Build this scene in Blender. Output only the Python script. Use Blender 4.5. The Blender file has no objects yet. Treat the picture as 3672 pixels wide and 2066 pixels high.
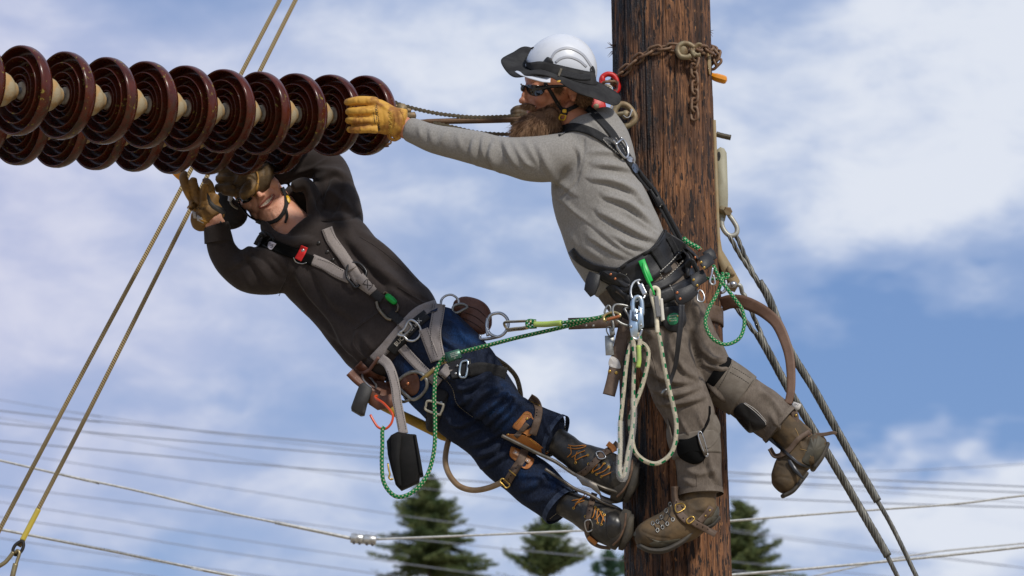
import bpy, bmesh, math, random
import numpy as np
from mathutils import Vector, Matrix
from mathutils.bvhtree import BVHTree

# ------------------------------------------------------------------ camera, sky, sun, exposure
SC = bpy.context.scene
COL = SC.collection
K = 0.00085                    # metres per photograph pixel at the working distance
DIST = 8.5
PITCH = math.radians(15)
CF, CU, CR = np.array([0, math.cos(PITCH), math.sin(PITCH)]), np.array([0, -math.sin(PITCH), math.cos(PITCH)]), np.array([1.0, 0, 0])
CENTRE = np.array([0, 0, 1.6 + DIST * math.sin(PITCH)])
CAM = CENTRE - CF * DIST
cd = bpy.data.cameras.new('camera'); cam = bpy.data.objects.new('camera', cd); COL.objects.link(cam)
cam.location = CAM; cam.rotation_euler = (math.pi / 2 + PITCH, 0, 0)
cd.sensor_width = 36; cd.lens = 36 * DIST / (3672 * K); cd.clip_end = 5000
cd.dof.use_dof = True; cd.dof.focus_distance = DIST - 0.25; cd.dof.aperture_fstop = 7
SC.camera = cam
SC.view_settings.view_transform = 'Standard'
try: SC.view_settings.look = 'None'
except Exception: pass
SC.view_settings.exposure = 0.0; SC.view_settings.gamma = 1.0; SC.view_settings.use_curve_mapping = False
SUN = Vector((0.46, -0.68, 0.68)).normalized()
sl = bpy.data.lights.new('sun', 'SUN'); sl.energy = 2.9; sl.angle = math.radians(6); sl.color = (1, 0.95, 0.87)
so = bpy.data.objects.new('sun', sl); COL.objects.link(so); so.rotation_euler = SUN.to_track_quat('Z', 'Y').to_euler()
so.location = (4, -4, 12)

def pdir(px, py):
    v = CF * 10000 + CR * (px - 1836) - CU * (py - 1033)
    return v / np.linalg.norm(v)
def P(px, py, d=0.0):
    """a point on the sight line through photograph pixel (px, py), d pixels (0.85 mm each) behind the working plane"""
    r = pdir(px, py)
    t = (d * K - CAM[1]) / r[1]
    return CAM + r * t
def proj(v):
    w = v - CAM
    f = w @ CF
    return np.stack([1836 + 10000 * (w @ CR) / f, 1033 - 10000 * (w @ CU) / f], 1)

W = bpy.data.worlds.new('World'); SC.world = W; W.use_nodes = True
wt = W.node_tree; wt.nodes.clear()
class NT:
    """small helper to write node trees"""
    def __init__(s, t): s.t = t
    def n(s, ty, **kw):
        nd = s.t.nodes.new(ty)
        for k, v in kw.items():
            if k == 'i':
                for a, b in v.items():
                    if isinstance(b, bpy.types.NodeSocket): s.t.links.new(b, nd.inputs[a])
                    else: nd.inputs[a].default_value = b
            else: setattr(nd, k, v)
        return nd
    def m(s, op, a, b=0.0, c=0.0, clamp=False):
        nd = s.n('ShaderNodeMath', operation=op, use_clamp=clamp)
        for i, v in enumerate((a, b, c)):
            if isinstance(v, bpy.types.NodeSocket): s.t.links.new(v, nd.inputs[i])
            else: nd.inputs[i].default_value = v
        return nd.outputs[0]
    def vm(s, op, a, b=(0, 0, 0)):
        nd = s.n('ShaderNodeVectorMath', operation=op)
        for i, v in enumerate((a, b)):
            if isinstance(v, bpy.types.NodeSocket): s.t.links.new(v, nd.inputs[i])
            else: nd.inputs[i].default_value = v
        return nd.outputs['Value'] if op in ('LENGTH', 'DOT_PRODUCT') else nd.outputs[0]
    def mix(s, f, a, b, mode='MIX'):
        nd = s.n('ShaderNodeMix', data_type='RGBA', blend_type=mode)
        for k, v in ((0, f), (6, a), (7, b)):
            if isinstance(v, bpy.types.NodeSocket): s.t.links.new(v, nd.inputs[k])
            elif k == 0: nd.inputs[k].default_value = v
            else: nd.inputs[k].default_value = tuple(v) + ((1,) if len(v) == 3 else ())
        return nd.outputs[2]
    def noise(s, vec, scale, detail=4, rough=0.5, dist=0.0):
        nd = s.n('ShaderNodeTexNoise', i={'Vector': vec, 'Scale': scale, 'Detail': detail, 'Roughness': rough, 'Distortion': dist})
        return nd.outputs[0]
    def ramp(s, f, lo, hi, a=0.0, b=1.0):
        nd = s.n('ShaderNodeMapRange', interpolation_type='SMOOTHSTEP', i={0: f, 1: lo, 2: hi, 3: a, 4: b})
        return nd.outputs[0]
wn = NT(wt)
sky = wn.n('ShaderNodeTexSky', sky_type='NISHITA', sun_disc=False)
sky.sun_elevation = math.asin(SUN.z); sky.sun_rotation = math.atan2(SUN.x, SUN.y)
sky.air_density = 1.0; sky.dust_density = 0.6; sky.ozone_density = 2.0
tc = wn.n('ShaderNodeTexCoord').outputs['Generated']
vs = wn.vm('MULTIPLY', tc, (1.0, 1.0, 1.9))
big = wn.noise(vs, 9.0, 3.0, 0.5, 0.3)
mid = wn.noise(wn.vm('ADD', vs, (3.1, 0.4, 1.7)), 26.0, 5.0, 0.55, 0.25)
fine = wn.noise(wn.vm('ADD', vs, (1.2, 7.4, 0.7)), 70.0, 5.0, 0.5, 0.1)
cov = wn.m('ADD', wn.m('MULTIPLY', big, 0.75), wn.m('ADD', wn.m('MULTIPLY', mid, 0.42), wn.m('MULTIPLY', fine, 0.06)))
def blob(px, py, rx, ry, amp, warp=0.0):
    """a bank of cloud (or a gap) in one direction of the sky"""
    d = pdir(px, py)
    w = wn.vm('SUBTRACT', tc, tuple(d))
    nz = wn.vm('MULTIPLY', wn.vm('SUBTRACT', wn.n('ShaderNodeTexNoise', i={'Vector': vs, 'Scale': 22.0, 'Detail': 3.0}).outputs[1], (0.5, 0.5, 0.5)), (rx * 8e-5,) * 3)
    w = wn.vm('ADD', w, nz)
    w = wn.vm('MULTIPLY', w, (10000 / rx, 10000 / (rx + ry) * 1.0, 10000 / ry))
    return wn.m('MULTIPLY', wn.ramp(wn.vm('LENGTH', w), 1.25, 0.1), amp)
for b in ((3350, 1380, 1000, 300, -0.95), (2850, 1120, 700, 300, -0.35), (3600, 1150, 500, 260, -0.3), (3100, 800, 800, 230, 0.16), (3560, 150, 700, 420, 0.50), (3300, 620, 700, 260, 0.30),
          (700, 20, 420, 170, -0.14), (150, 150, 700, 300, 0.10), (1750, 60, 700, 300, 0.12), (250, 1180, 900, 220, 0.12), (900, 1420, 700, 120, -0.12),
          (1150, 1790, 260, 170, 0.22), (400, 1990, 700, 120, -0.16), (3300, 1830, 900, 200, 0.36), (3250, 1960, 200, 90, -0.14),
          (60, 600, 700, 500, 0.10), (2050, 1500, 500, 300, 0.05), (900, 200, 600, 200, 0.05), (1750, 1000, 260, 260, -0.07), (1500, 500, 900, 400, 0.10), (500, 800, 900, 500, 0.08), (2900, 350, 500, 350, 0.10)):
    cov = wn.m('ADD', cov, blob(*b))
cl = wn.ramp(cov, 0.10, 0.80)
blue = wn.mix(0.6, sky.outputs[0], (1.7, 3.0, 6.3))
lit = wn.ramp(wn.m('ADD', wn.m('MULTIPLY', mid, 0.7), wn.m('MULTIPLY', cov, 0.65)), 0.62, 1.10)
ccol = wn.mix(lit, (4.2, 5.15, 7.3), (7.4, 7.85, 8.8))
warm = wn.ramp(wn.vm('LENGTH', wn.vm('SUBTRACT', tc, tuple(pdir(-500, 900)))), 0.25, 0.02)
ccol = wn.mix(wn.m('MULTIPLY', warm, 0.5), ccol, (5.6, 5.5, 7.6))
wcol = wn.mix(cl, blue, ccol)
bg = wn.n('ShaderNodeBackground', i={'Color': wcol, 'Strength': 0.1})
wo = wn.n('ShaderNodeOutputWorld'); wt.links.new(bg.outputs[0], wo.inputs[0])

# ------------------------------------------------------------------ helpers
rng = np.random.default_rng(7); random.seed(7)
def lin(c):
    """sRGB 0-255 to linear"""
    return tuple(((x / 255) / 12.92 if x / 255 <= 0.04045 else ((x / 255 + 0.055) / 1.055) ** 2.4) for x in c)
MATS = {}
LASTO = [None]
def mat(name, col, rough=0.7, col2=None, nscale=30.0, nmix=(0.35, 0.65), metal=0.0, bump=0.0, bscale=200.0, spec=0.5, coat=0.0, stretch=(1, 1, 1), extra=None, sheen=0.0):
    if name in MATS: return MATS[name]
    m = bpy.data.materials.new(name); m.use_nodes = True
    t = NT(m.node_tree); b = m.node_tree.nodes['Principled BSDF']
    o = t.n('ShaderNodeTexCoord').outputs['Object']
    v = t.vm('MULTIPLY', o, stretch)
    c = None
    if col2 is not None:
        f = t.ramp(t.noise(v, nscale, 5, 0.6, 0.2), *nmix)
        c = t.mix(f, col, col2)
    if extra: c = extra(t, v, c, b) or c
    if c is not None: m.node_tree.links.new(c, b.inputs['Base Color'])
    else: b.inputs['Base Color'].default_value = tuple(col) + (1,)
    b.inputs['Roughness'].default_value = rough; b.inputs['Metallic'].default_value = metal
    b.inputs['Specular IOR Level'].default_value = spec
    b.inputs['Coat Weight'].default_value = coat; b.inputs['Coat Roughness'].default_value = 0.08
    if sheen: b.inputs['Sheen Weight'].default_value = sheen
    if bump:
        bn = t.n('ShaderNodeBump', i={'Strength': bump, 'Distance': 0.002, 'Height': t.noise(v, bscale, 4, 0.6)})
        m.node_tree.links.new(bn.outputs[0], b.inputs['Normal'])
    MATS[name] = m
    return m

def tag(o, label=None, cat=None, group=None, kind=None):
    for k, v in (('label', label), ('category', cat), ('group', group), ('kind', kind)):
        if v: o[k] = v
    return o
def thing(name, base, label, cat, group=None):
    o = bpy.data.objects.new(name, None); COL.objects.link(o)
    o.location = tuple(base); o.empty_display_size = 0.05
    return tag(o, label, cat, group)
def link(name, me, parent=None, mats=None):
    o = bpy.data.objects.new(name, me); COL.objects.link(o)
    if mats is not None and not len(me.materials):
        for m in (mats if isinstance(mats, (list, tuple)) else [mats]): me.materials.append(m)
    if parent is not None: o.parent = parent
    return o
def worldloc(o):
    v = np.zeros(3)
    while o is not None:
        v += np.array(o.location); o = o.parent
    return v
def mkmesh(V, F, smooth=True, uv=None, name='mesh'):
    """V (n,3), F list/array of faces -> mesh"""
    me = bpy.data.meshes.new(name)
    V = np.asarray(V, float)
    if isinstance(F, np.ndarray):
        n, k = F.shape
        me.vertices.add(len(V)); me.vertices.foreach_set('co', V.ravel())
        me.loops.add(n * k); me.loops.foreach_set('vertex_index', F.ravel().astype(np.int32))
        me.polygons.add(n); me.polygons.foreach_set('loop_start', np.arange(0, n * k, k, dtype=np.int32))
        me.polygons.foreach_set('loop_total', np.full(n, k, np.int32)); me.update(calc_edges=True)
    else: me.from_pydata([tuple(v) for v in V], [], [tuple(f) for f in F])
    if uv is not None:
        l = me.uv_layers.new(name='UVMap'); vi = np.empty(len(me.loops), np.int32); me.loops.foreach_get('vertex_index', vi)
        l.data.foreach_set('uv', np.asarray(uv, float)[vi].ravel())
    me.polygons.foreach_set('use_smooth', [bool(smooth)] * len(me.polygons))
    me.validate(); me.update()
    return me
def obj(name, VF, m, parent=None, smooth=True, uv=None, label=None):
    """one mesh object from world-space vertices, stored relative to its parent"""
    V, F = VF[0], VF[1]
    if len(VF) > 2: uv = VF[2]
    V = np.asarray(V, float)
    if parent is not None: off = worldloc(parent)
    else: off = V.mean(0) * 1.0; off[2] = V[:, 2].min()
    me = mkmesh(V - off, F, smooth, uv, name)
    o = link(name, me, parent, m)
    if parent is None: o.location = tuple(off)
    if label: o['label'] = label
    LASTO[0] = o
    return o
def join(*vf):
    V, F, n = [], [], 0
    for v, f in [(x[0], x[1]) for x in vf]:
        V.append(np.asarray(v, float)); F += [tuple(int(i) + n for i in q) for q in f]; n += len(v)
    return np.concatenate(V), F
def catmull(c, step=None, n=None, closed=False):
    """dense samples of a smooth curve through the rows of c"""
    c = np.asarray(c, float)
    if len(c) == 2:
        k = n or max(2, int(np.linalg.norm((c[1] - c[0])[:3]) / (step or 8)) + 1)
        t = np.linspace(0, 1, k)[:, None]; return c[0] * (1 - t) + c[1] * t
    if closed: e = np.vstack([c[-1], c, c[0], c[1]])
    else: e = np.vstack([2 * c[0] - c[1], c, 2 * c[-1] - c[-2]])
    out = []
    for i in range(1, len(e) - 2):
        p0, p1, p2, p3 = e[i - 1:i + 3]
        k = n or max(2, int(np.linalg.norm((p2 - p1)[:3]) / (step or 8)) + 1)
        t = np.linspace(0, 1, k, endpoint=False)[:, None]
        out.append(0.5 * (2 * p1 + (p2 - p0) * t + (2 * p0 - 5 * p1 + 4 * p2 - p3) * t ** 2 + (3 * p1 - p0 - 3 * p2 + p3) * t ** 3))
    if not closed: out.append(e[-2][None])
    return np.vstack(out)
def nrm(v): return v / np.maximum(np.linalg.norm(v, axis=-1, keepdims=True), 1e-12)
def grid_faces(nr, nc, wrap=True, wrap_r=False):
    F = []
    for i in range(nr if wrap_r else nr - 1):
        for j in range(nc if wrap else nc - 1):
            a, b = i * nc + j, i * nc + (j + 1) % nc
            i2 = (i + 1) % nr
            F.append((a, b, i2 * nc + (j + 1) % nc, i2 * nc + j))
    return F
def loft(ctrl, seg=28, step=10, power=2.0, caps=True, inflate=0.0):
    """ctrl rows (px, py, d, half width seen, half depth): an oval tube laid out along the limb it follows"""
    c = catmull(ctrl, step=step)
    pts = np.array([P(*r[:3]) for r in c])
    sc = (1 + c[:, 2] / 10000) * K
    T = nrm(np.gradient(pts, axis=0))
    view = nrm(pts - CAM)
    S = nrm(np.cross(T, view)); U = np.cross(S, T)
    a = np.linspace(0, 2 * np.pi, seg, endpoint=False)
    ca, sa = np.cos(a), np.sin(a)
    e = 2.0 / power
    ca = np.sign(ca) * np.abs(ca) ** e; sa = np.sign(sa) * np.abs(sa) ** e
    rw = (c[:, 3] + inflate) * sc; rd = (c[:, 4] + inflate) * sc
    V = pts[:, None] + S[:, None] * (rw[:, None] * ca)[..., None] + U[:, None] * (rd[:, None] * sa)[..., None]
    n = len(pts); V = V.reshape(-1, 3)
    F = grid_faces(n, seg)
    if caps:
        k = len(V); V = np.vstack([V, pts[0] - T[0] * min(rw[0], rd[0]) * 0.35, pts[-1] + T[-1] * min(rw[-1], rd[-1]) * 0.35])
        F += [(k, (j + 1) % seg, j) for j in range(seg)] + [(k + 1, (n - 1) * seg + j, (n - 1) * seg + (j + 1) % seg) for j in range(seg)]
    return V, F
def tube(pts, r, seg=10, closed=False, rows=None, step=None, caps=True, flat=1.0):
    """pts world points (n,3) -> round tube with UV (length in metres, turn 0..1); r float or per point"""
    pts = np.asarray(pts, float); n = len(pts)
    T = nrm(np.gradient(pts, axis=0)) if not closed else nrm(np.roll(pts, -1, 0) - np.roll(pts, 1, 0))
    N = np.zeros_like(pts); ref = np.array([0, 0, 1.0]) if abs(T[0][2]) < 0.9 else np.array([0, 1.0, 0])
    N[0] = nrm(np.cross(T[0], ref))
    for i in range(1, n):
        v = N[i - 1] - T[i] * (N[i - 1] @ T[i]); N[i] = v / np.linalg.norm(v)
    if closed:   # spread the leftover twist
        v = N[-1] - T[0] * (N[-1] @ T[0]); v /= np.linalg.norm(v)
        ang = math.atan2(np.cross(v, N[0]) @ T[0], v @ N[0])
        for i in range(n):
            a = ang * i / n; b = np.cross(T[i], N[i]); N[i] = N[i] * math.cos(a) + b * math.sin(a)
    B = np.cross(T, N)
    r = np.broadcast_to(np.asarray(r, float), (n,))
    if closed:
        a = np.linspace(0, 2 * np.pi, seg, endpoint=False)
        V = pts[:, None] + (N[:, None] * np.cos(a)[None, :, None] + B[:, None] * np.sin(a)[None, :, None] * flat) * r[:, None, None]
        return V.reshape(-1, 3), grid_faces(n, seg, True, True)
    a = np.linspace(0, 2 * np.pi, seg + 1)
    V = (pts[:, None] + (N[:, None] * np.cos(a)[None, :, None] + B[:, None] * np.sin(a)[None, :, None] * flat) * r[:, None, None]).reshape(-1, 3)
    L = np.concatenate([[0], np.cumsum(np.linalg.norm(np.diff(pts, axis=0), axis=1))])
    uv = np.stack([np.repeat(L, seg + 1), np.tile(a / (2 * np.pi), n)], 1)
    F = grid_faces(n, seg + 1, False)
    if caps:
        k = len(V); V = np.vstack([V, pts[0], pts[-1]]); uv = np.vstack([uv, [0, 0], [L[-1], 0]])
        F += [(k, j + 1, j) for j in range(seg)] + [(k + 1, (n - 1) * (seg + 1) + j, (n - 1) * (seg + 1) + j + 1) for j in range(seg)]
    return V, F, uv
def ptube(ctrl, r, seg=10, step=6, closed=False, **k):
    """tube through control rows (px, py, d[, r])"""
    c = catmull(ctrl, step=step, closed=closed)
    pts = np.array([P(*q[:3]) for q in c])
    rr = (c[:, 3] if c.shape[1] > 3 else r) * K * (1 + c[:, 2] / 10000)
    return tube(pts, rr, seg, closed, **k)
def lathe(prof, origin, axis, seg=48, closed=False):
    """prof rows (a, r) in metres along / around the axis"""
    axis = nrm(np.asarray(axis, float)); ref = np.array([0, 0, 1.0]) if abs(axis[2]) < 0.9 else np.array([1.0, 0, 0])
    X = nrm(np.cross(ref, axis)); Y = np.cross(axis, X)
    a = np.linspace(0, 2 * np.pi, seg, endpoint=False); prof = np.asarray(prof, float)
    V = origin + axis * prof[:, 0][:, None, None] + (X * np.cos(a)[:, None] + Y * np.sin(a)[:, None])[None] * prof[:, 1][:, None, None]
    return V.reshape(-1, 3), grid_faces(len(prof), seg, True, closed)
def box(c, X, Y, Z, hx, hy, hz, bev=0.0):
    """bevelled box with centre c and unit axes X, Y, Z"""
    c = np.asarray(c, float); V = []; F = []
    b = min(bev, hx, hy, hz)
    bm = bmesh.new(); bmesh.ops.create_cube(bm, size=2)
    for v in bm.verts: v.co = Vector((v.co.x * hx, v.co.y * hy, v.co.z * hz))
    if b: bmesh.ops.bevel(bm, geom=bm.edges[:], offset=b, segments=2, affect='EDGES', profile=0.6)
    V = np.array([c + X * v.co.x + Y * v.co.y + Z * v.co.z for v in bm.verts]); bm.verts.index_update()
    F = [tuple(v.index for v in f.verts) for f in bm.faces]; bm.free()
    return V, F
def ellipsoid(c, X, Y, Z, rx, ry, rz, n=20):
    u = np.linspace(0, np.pi, n + 1)[1:-1]; v = np.linspace(0, 2 * np.pi, n * 2, endpoint=False)
    V = [c + X * 0 + Z * rz] + [c + X * rx * math.sin(a) * math.cos(b) + Y * ry * math.sin(a) * math.sin(b) + Z * rz * math.cos(a) for a in u for b in v] + [c - Z * rz]
    m = n * 2; F = [(0, 1 + j, 1 + (j + 1) % m) for j in range(m)]
    for i in range(len(u) - 1): F += [(1 + i * m + j, 1 + (i + 1) * m + j, 1 + (i + 1) * m + (j + 1) % m, 1 + i * m + (j + 1) % m) for j in range(m)]
    k = 1 + (len(u) - 1) * m; F += [(k + j, k + m, k + (j + 1) % m) for j in range(m)]
    return np.array(V), F
def slab(poly, d, th, tilt=(0, 0), inset=0.0):
    """a plate of real thickness: outline rows (px, py[, d]); th in px, away from the camera"""
    p = np.asarray(poly, float)
    if p.shape[1] == 2: p = np.hstack([p, np.full((len(p), 1), float(d))])
    A = np.array([P(*q) for q in p]); nn = np.zeros(3)
    for i in range(len(A)): nn += np.cross(A[i] - A.mean(0), A[(i + 1) % len(A)] - A.mean(0))
    nn = nrm(nn)
    if nn @ (A.mean(0) - CAM) < 0: nn = -nn
    n = len(A); c = A.mean(0)
    ins = inset * K
    A0 = A + nrm(c - A) * ins
    h = nn * th * K
    e = min(ins, th * K * 0.3)
    L = [A0, A + nn * e, A + h - nn * e, A0 + h] if ins else [A, A + h]
    V = np.vstack(L); F = [tuple(range(n))[::-1], tuple(range((len(L) - 1) * n, len(L) * n))]
    for k in range(len(L) - 1): F += [(k * n + i, k * n + (i + 1) % n, (k + 1) * n + (i + 1) % n, (k + 1) * n + i) for i in range(n)]
    return V, F
def bvh(*objs):
    V, F, n = [], [], 0
    for o in objs:
        off = Vector(worldloc(o)); me = o.data
        V += [v.co + off for v in me.vertices]; F += [tuple(i + n for i in p.vertices) for p in me.polygons]; n += len(me.vertices)
    return BVHTree.FromPolygons(V, F)
def cast(tree, px, py):
    r = pdir(px, py); h = tree.ray_cast(Vector(CAM), Vector(r))
    return (None if h[0] is None else (np.array(h[0]), h[3] / K))
def drape(tree, pts2, off=2.0, back=None):
    """depth (px along the sight line) of points on a surface; misses take the nearest hit"""
    ds = [cast(tree, *q) for q in pts2]; t = np.array([np.nan if h is None else h[1] for h in ds])
    if np.isnan(t).all(): t[:] = 10000 if back is None else back
    idx = np.arange(len(t)); ok = ~np.isnan(t)
    return np.interp(idx, idx[ok], t[ok]) - off
def pray(px, py, t): return CAM + pdir(px, py) * t * K
def strap(pts, width, tree=None, th=3.0, off=1.5, step=7, across=5, smooth=2, width2=None, crown=0.0):
    """a strip of webbing or leather with thickness. pts rows (px, py[, d]); laid on tree when given"""
    c = catmull(pts, step=step)
    n = len(c); T2 = nrm(np.gradient(c[:, :2], axis=0)); N2 = np.stack([-T2[:, 1], T2[:, 0]], 1)
    wd = np.linspace(width, width2 if width2 is not None else width, n)
    s = np.linspace(-0.5, 0.5, across)
    Q = c[:, None, :2] + N2[:, None] * (wd[:, None] * s)[..., None]
    if tree is not None:
        D = np.stack([drape(tree, Q[:, j], 0) for j in range(across)], 1)
        for _ in range(smooth):
            D[1:-1] = (D[:-2] + 2 * D[1:-1] + D[2:]) / 4
        D -= off + th
    else:
        base = np.array([np.linalg.norm(P(q[0], q[1], q[2]) - CAM) / K for q in c]); D = np.repeat(base[:, None], across, 1)
        D = D + crown * (s * 2) ** 2
    top = np.array([[pray(Q[i, j, 0], Q[i, j, 1], D[i, j]) for j in range(across)] for i in range(n)])
    bot = np.array([[pray(Q[i, j, 0], Q[i, j, 1], D[i, j] + th) for j in range(across)] for i in range(n)])
    V = np.concatenate([top, bot[:, ::-1]], 1).reshape(-1, 3); m = across * 2
    F = grid_faces(n, m); F += [tuple(range(m))[::-1], tuple(range((n - 1) * m, n * m))]
    L = np.concatenate([[0], np.cumsum(np.linalg.norm(np.diff(top[:, across // 2], axis=0), axis=1))])
    vv = np.concatenate([s + 0.5, (s + 0.5)[::-1]])
    uv = np.stack([np.repeat(L, m), np.tile(vv, n)], 1)
    return V, F, uv
def seam(pts, r, tree, off=0.0, seg=5, step=5):
    """a thin cord or stitched seam following a surface"""
    c = catmull([q[:2] for q in pts], step=step); t = drape(tree, c, off)
    for _ in range(2): t[1:-1] = (t[:-2] + 2 * t[1:-1] + t[2:]) / 4
    return tube(np.array([pray(q[0], q[1], k) for q, k in zip(c, t)]), r * K, seg)
def stitches(pts, tree, r=0.9, dash=6, gap=5, off=1.5):
    c = catmull([q[:2] for q in pts], step=2); L = np.concatenate([[0], np.cumsum(np.linalg.norm(np.diff(c, axis=0), axis=1))])
    t = drape(tree, c, off); out = []; s = 0
    while s + dash < L[-1]:
        q = [pray(np.interp(x, L, c[:, 0]), np.interp(x, L, c[:, 1]), np.interp(x, L, t)) for x in (s, s + dash / 2, s + dash)]
        out.append(tube(np.array(q), r * K, 4)); s += dash + gap
    return join(*out)
def text_on(txt, x, y, ang, size, tree, off=1.2, sx=1.0, d=None, shear=0.0):
    """lettering laid on a surface, (x, y) its centre in the photograph, ang in degrees"""
    cu = bpy.data.curves.new('t', 'FONT'); cu.body = txt; cu.align_x = 'CENTER'; cu.align_y = 'CENTER'; cu.size = 1; cu.resolution_u = 2; cu.offset = 0.012
    o = bpy.data.objects.new('t', cu); COL.objects.link(o); dg = bpy.context.evaluated_depsgraph_get()
    me = bpy.data.meshes.new_from_object(o.evaluated_get(dg)); bpy.data.objects.remove(o); bpy.data.curves.remove(cu)
    v = np.array([q.co[:] for q in me.vertices]); F = [tuple(p.vertices) for p in me.polygons]; bpy.data.meshes.remove(me)
    a = math.radians(ang); X = v[:, 0] * size * sx; Y = v[:, 1] * size; X = X + shear * Y
    q = np.stack([x + X * math.cos(a) + Y * math.sin(a), y + X * math.sin(a) - Y * math.cos(a)], 1)
    if tree is not None:
        t = np.array([np.nan if (h := cast(tree, *p)) is None else h[1] for p in q]); t[np.isnan(t)] = np.nanmedian(t) if not np.isnan(t).all() else (print("MISS", txt), 9500)[1]; t -= off
    else: t = np.array([np.linalg.norm(P(p[0], p[1], d) - CAM) / K for p in q]) - off
    V = np.array([pray(p[0], p[1], k) for p, k in zip(q, t)])
    n = len(V); V2 = np.array([pray(p[0], p[1], k + 1.0) for p, k in zip(q, t)])
    return np.vstack([V, V2]), F + [tuple(i + n for i in f[::-1]) for f in F]
# numpy value noise
_perm = rng.integers(0, 2 ** 31, 4096)
def vnoise(p):
    i = np.floor(p).astype(np.int64); f = p - i; f = f * f * (3 - 2 * f); r = 0
    for dx in (0, 1):
        for dy in (0, 1):
            for dz in (0, 1):
                h = ((i[:, 0] + dx) * 73856093) ^ ((i[:, 1] + dy) * 19349663) ^ ((i[:, 2] + dz) * 83492791)
                w = (f[:, 0] if dx else 1 - f[:, 0]) * (f[:, 1] if dy else 1 - f[:, 1]) * (f[:, 2] if dz else 1 - f[:, 2])
                r = r + w * (_perm[(h & 4095)] / 2 ** 31)
    return r * 2 - 1
def fbm(p, o=3):
    r = 0; a = 1
    for k in range(o): r = r + a * vnoise(p * 2 ** k + 17.3 * k); a *= 0.5
    return r
def remesh(vf, voxel, smooth=3):
    """melt overlapping closed shapes into one continuous surface; voxel in px"""
    V, F = vf; off = V.mean(0)
    me = mkmesh(V - off, F); o = link('melt', me); md = o.modifiers.new('r', 'REMESH'); md.mode = 'VOXEL'; md.voxel_size = voxel * K; md.adaptivity = 0
    dg = bpy.context.evaluated_depsgraph_get(); r = bpy.data.meshes.new_from_object(o.evaluated_get(dg))
    bpy.data.objects.remove(o); bpy.data.meshes.remove(me)
    n = len(r.vertices); v = np.empty(n * 3); r.vertices.foreach_get('co', v); v = v.reshape(-1, 3)
    q = np.empty(len(r.loops), np.int32); r.loops.foreach_get('vertex_index', q)
    e = np.empty(len(r.edges) * 2, np.int32); r.edges.foreach_get('vertices', e); e = e.reshape(-1, 2)
    f = q.reshape(-1, 4) if len(q) == 4 * len(r.polygons) else [tuple(p.vertices) for p in r.polygons]
    bpy.data.meshes.remove(r)
    v = lap(v, e, smooth)
    return v + off, f, e
def lap(v, e, it, w=None):
    n = len(v); deg = np.bincount(e.ravel(), minlength=n)[:, None]
    for _ in range(it):
        s = np.stack([np.bincount(e[:, 0], v[e[:, 1], k], n) + np.bincount(e[:, 1], v[e[:, 0], k], n) for k in range(3)], 1) / np.maximum(deg, 1)
        v = v + (s - v) * (0.6 if w is None else 0.6 * w[:, None])
    return v
def normals(v, f):
    f = np.asarray(f) if isinstance(f, np.ndarray) else np.array([q[:3] for q in f])
    fn = np.cross(v[f[:, 1]] - v[f[:, 0]], v[f[:, 2]] - v[f[:, 0]]); n = np.zeros_like(v)
    for k in range(3):
        for c in range(3): n[:, c] += np.bincount(f[:, k], fn[:, c], len(v))
    if f.shape[1] > 3:
        for c in range(3): n[:, c] += np.bincount(f[:, 3], fn[:, c], len(v))
    return nrm(n)
FOLD = 1.0
def sculpt(v, f, strokes, both=False):
    """push or pull the surface along drawn folds: strokes (points px, width px, height px[, sharp])"""
    n = normals(v, f); uv = proj(v); face = -(n * nrm(v - CAM)).sum(1)
    w = np.clip(face * 3 + 0.3, 0, 1) if not both else np.ones(len(v)); D = np.zeros(len(v))
    for s in strokes:
        pts, wd, am = s[0], s[1], s[2] * FOLD
        c = catmull([q[:2] for q in pts], step=6) if len(pts) > 1 else np.array([pts[0], (pts[0][0] + 1, pts[0][1])], float)
        lo, hi = c.min(0) - wd * 3, c.max(0) + wd * 3
        idx = np.where((uv[:, 0] > lo[0]) & (uv[:, 0] < hi[0]) & (uv[:, 1] > lo[1]) & (uv[:, 1] < hi[1]) & (w > 0))[0]
        if not len(idx): continue
        q = uv[idx]; best = np.full(len(idx), 1e9); tt = np.zeros(len(idx)); sg = np.zeros(len(idx)); m = len(c) - 1
        for i in range(m):
            a, b = c[i], c[i + 1]; ab = b - a; L = ab @ ab + 1e-9
            t = np.clip(((q - a) @ ab) / L, 0, 1); dv = q - a - t[:, None] * ab; d = np.sqrt((dv ** 2).sum(1)); k = d < best
            best[k] = d[k]; tt[k] = (i + t[k]) / m; sg[k] = np.sign(ab[0] * dv[k, 1] - ab[1] * dv[k, 0])
        taper = np.sin(np.pi * np.clip(tt * 0.9 + 0.05, 0, 1)) ** 0.7 if len(pts) > 1 else 1.0
        x = best / wd
        if len(s) > 3 and s[3] == 'fold':      # one steep side and one soft side
            g = np.where(sg > 0, np.exp(-x * x), np.exp(-(x * 0.45) ** 2) * 1.0) - 0.55 * np.exp(-((x - 1.3) ** 2) * 2.2) * (sg > 0)
        elif len(s) > 3 and s[3] == 'line': g = np.exp(-x ** 2); taper = 1.0
        else: g = np.exp(-x * x)
        D[idx] += am * K * g * taper * w[idx]
    return v + n * D[:, None]
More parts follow.
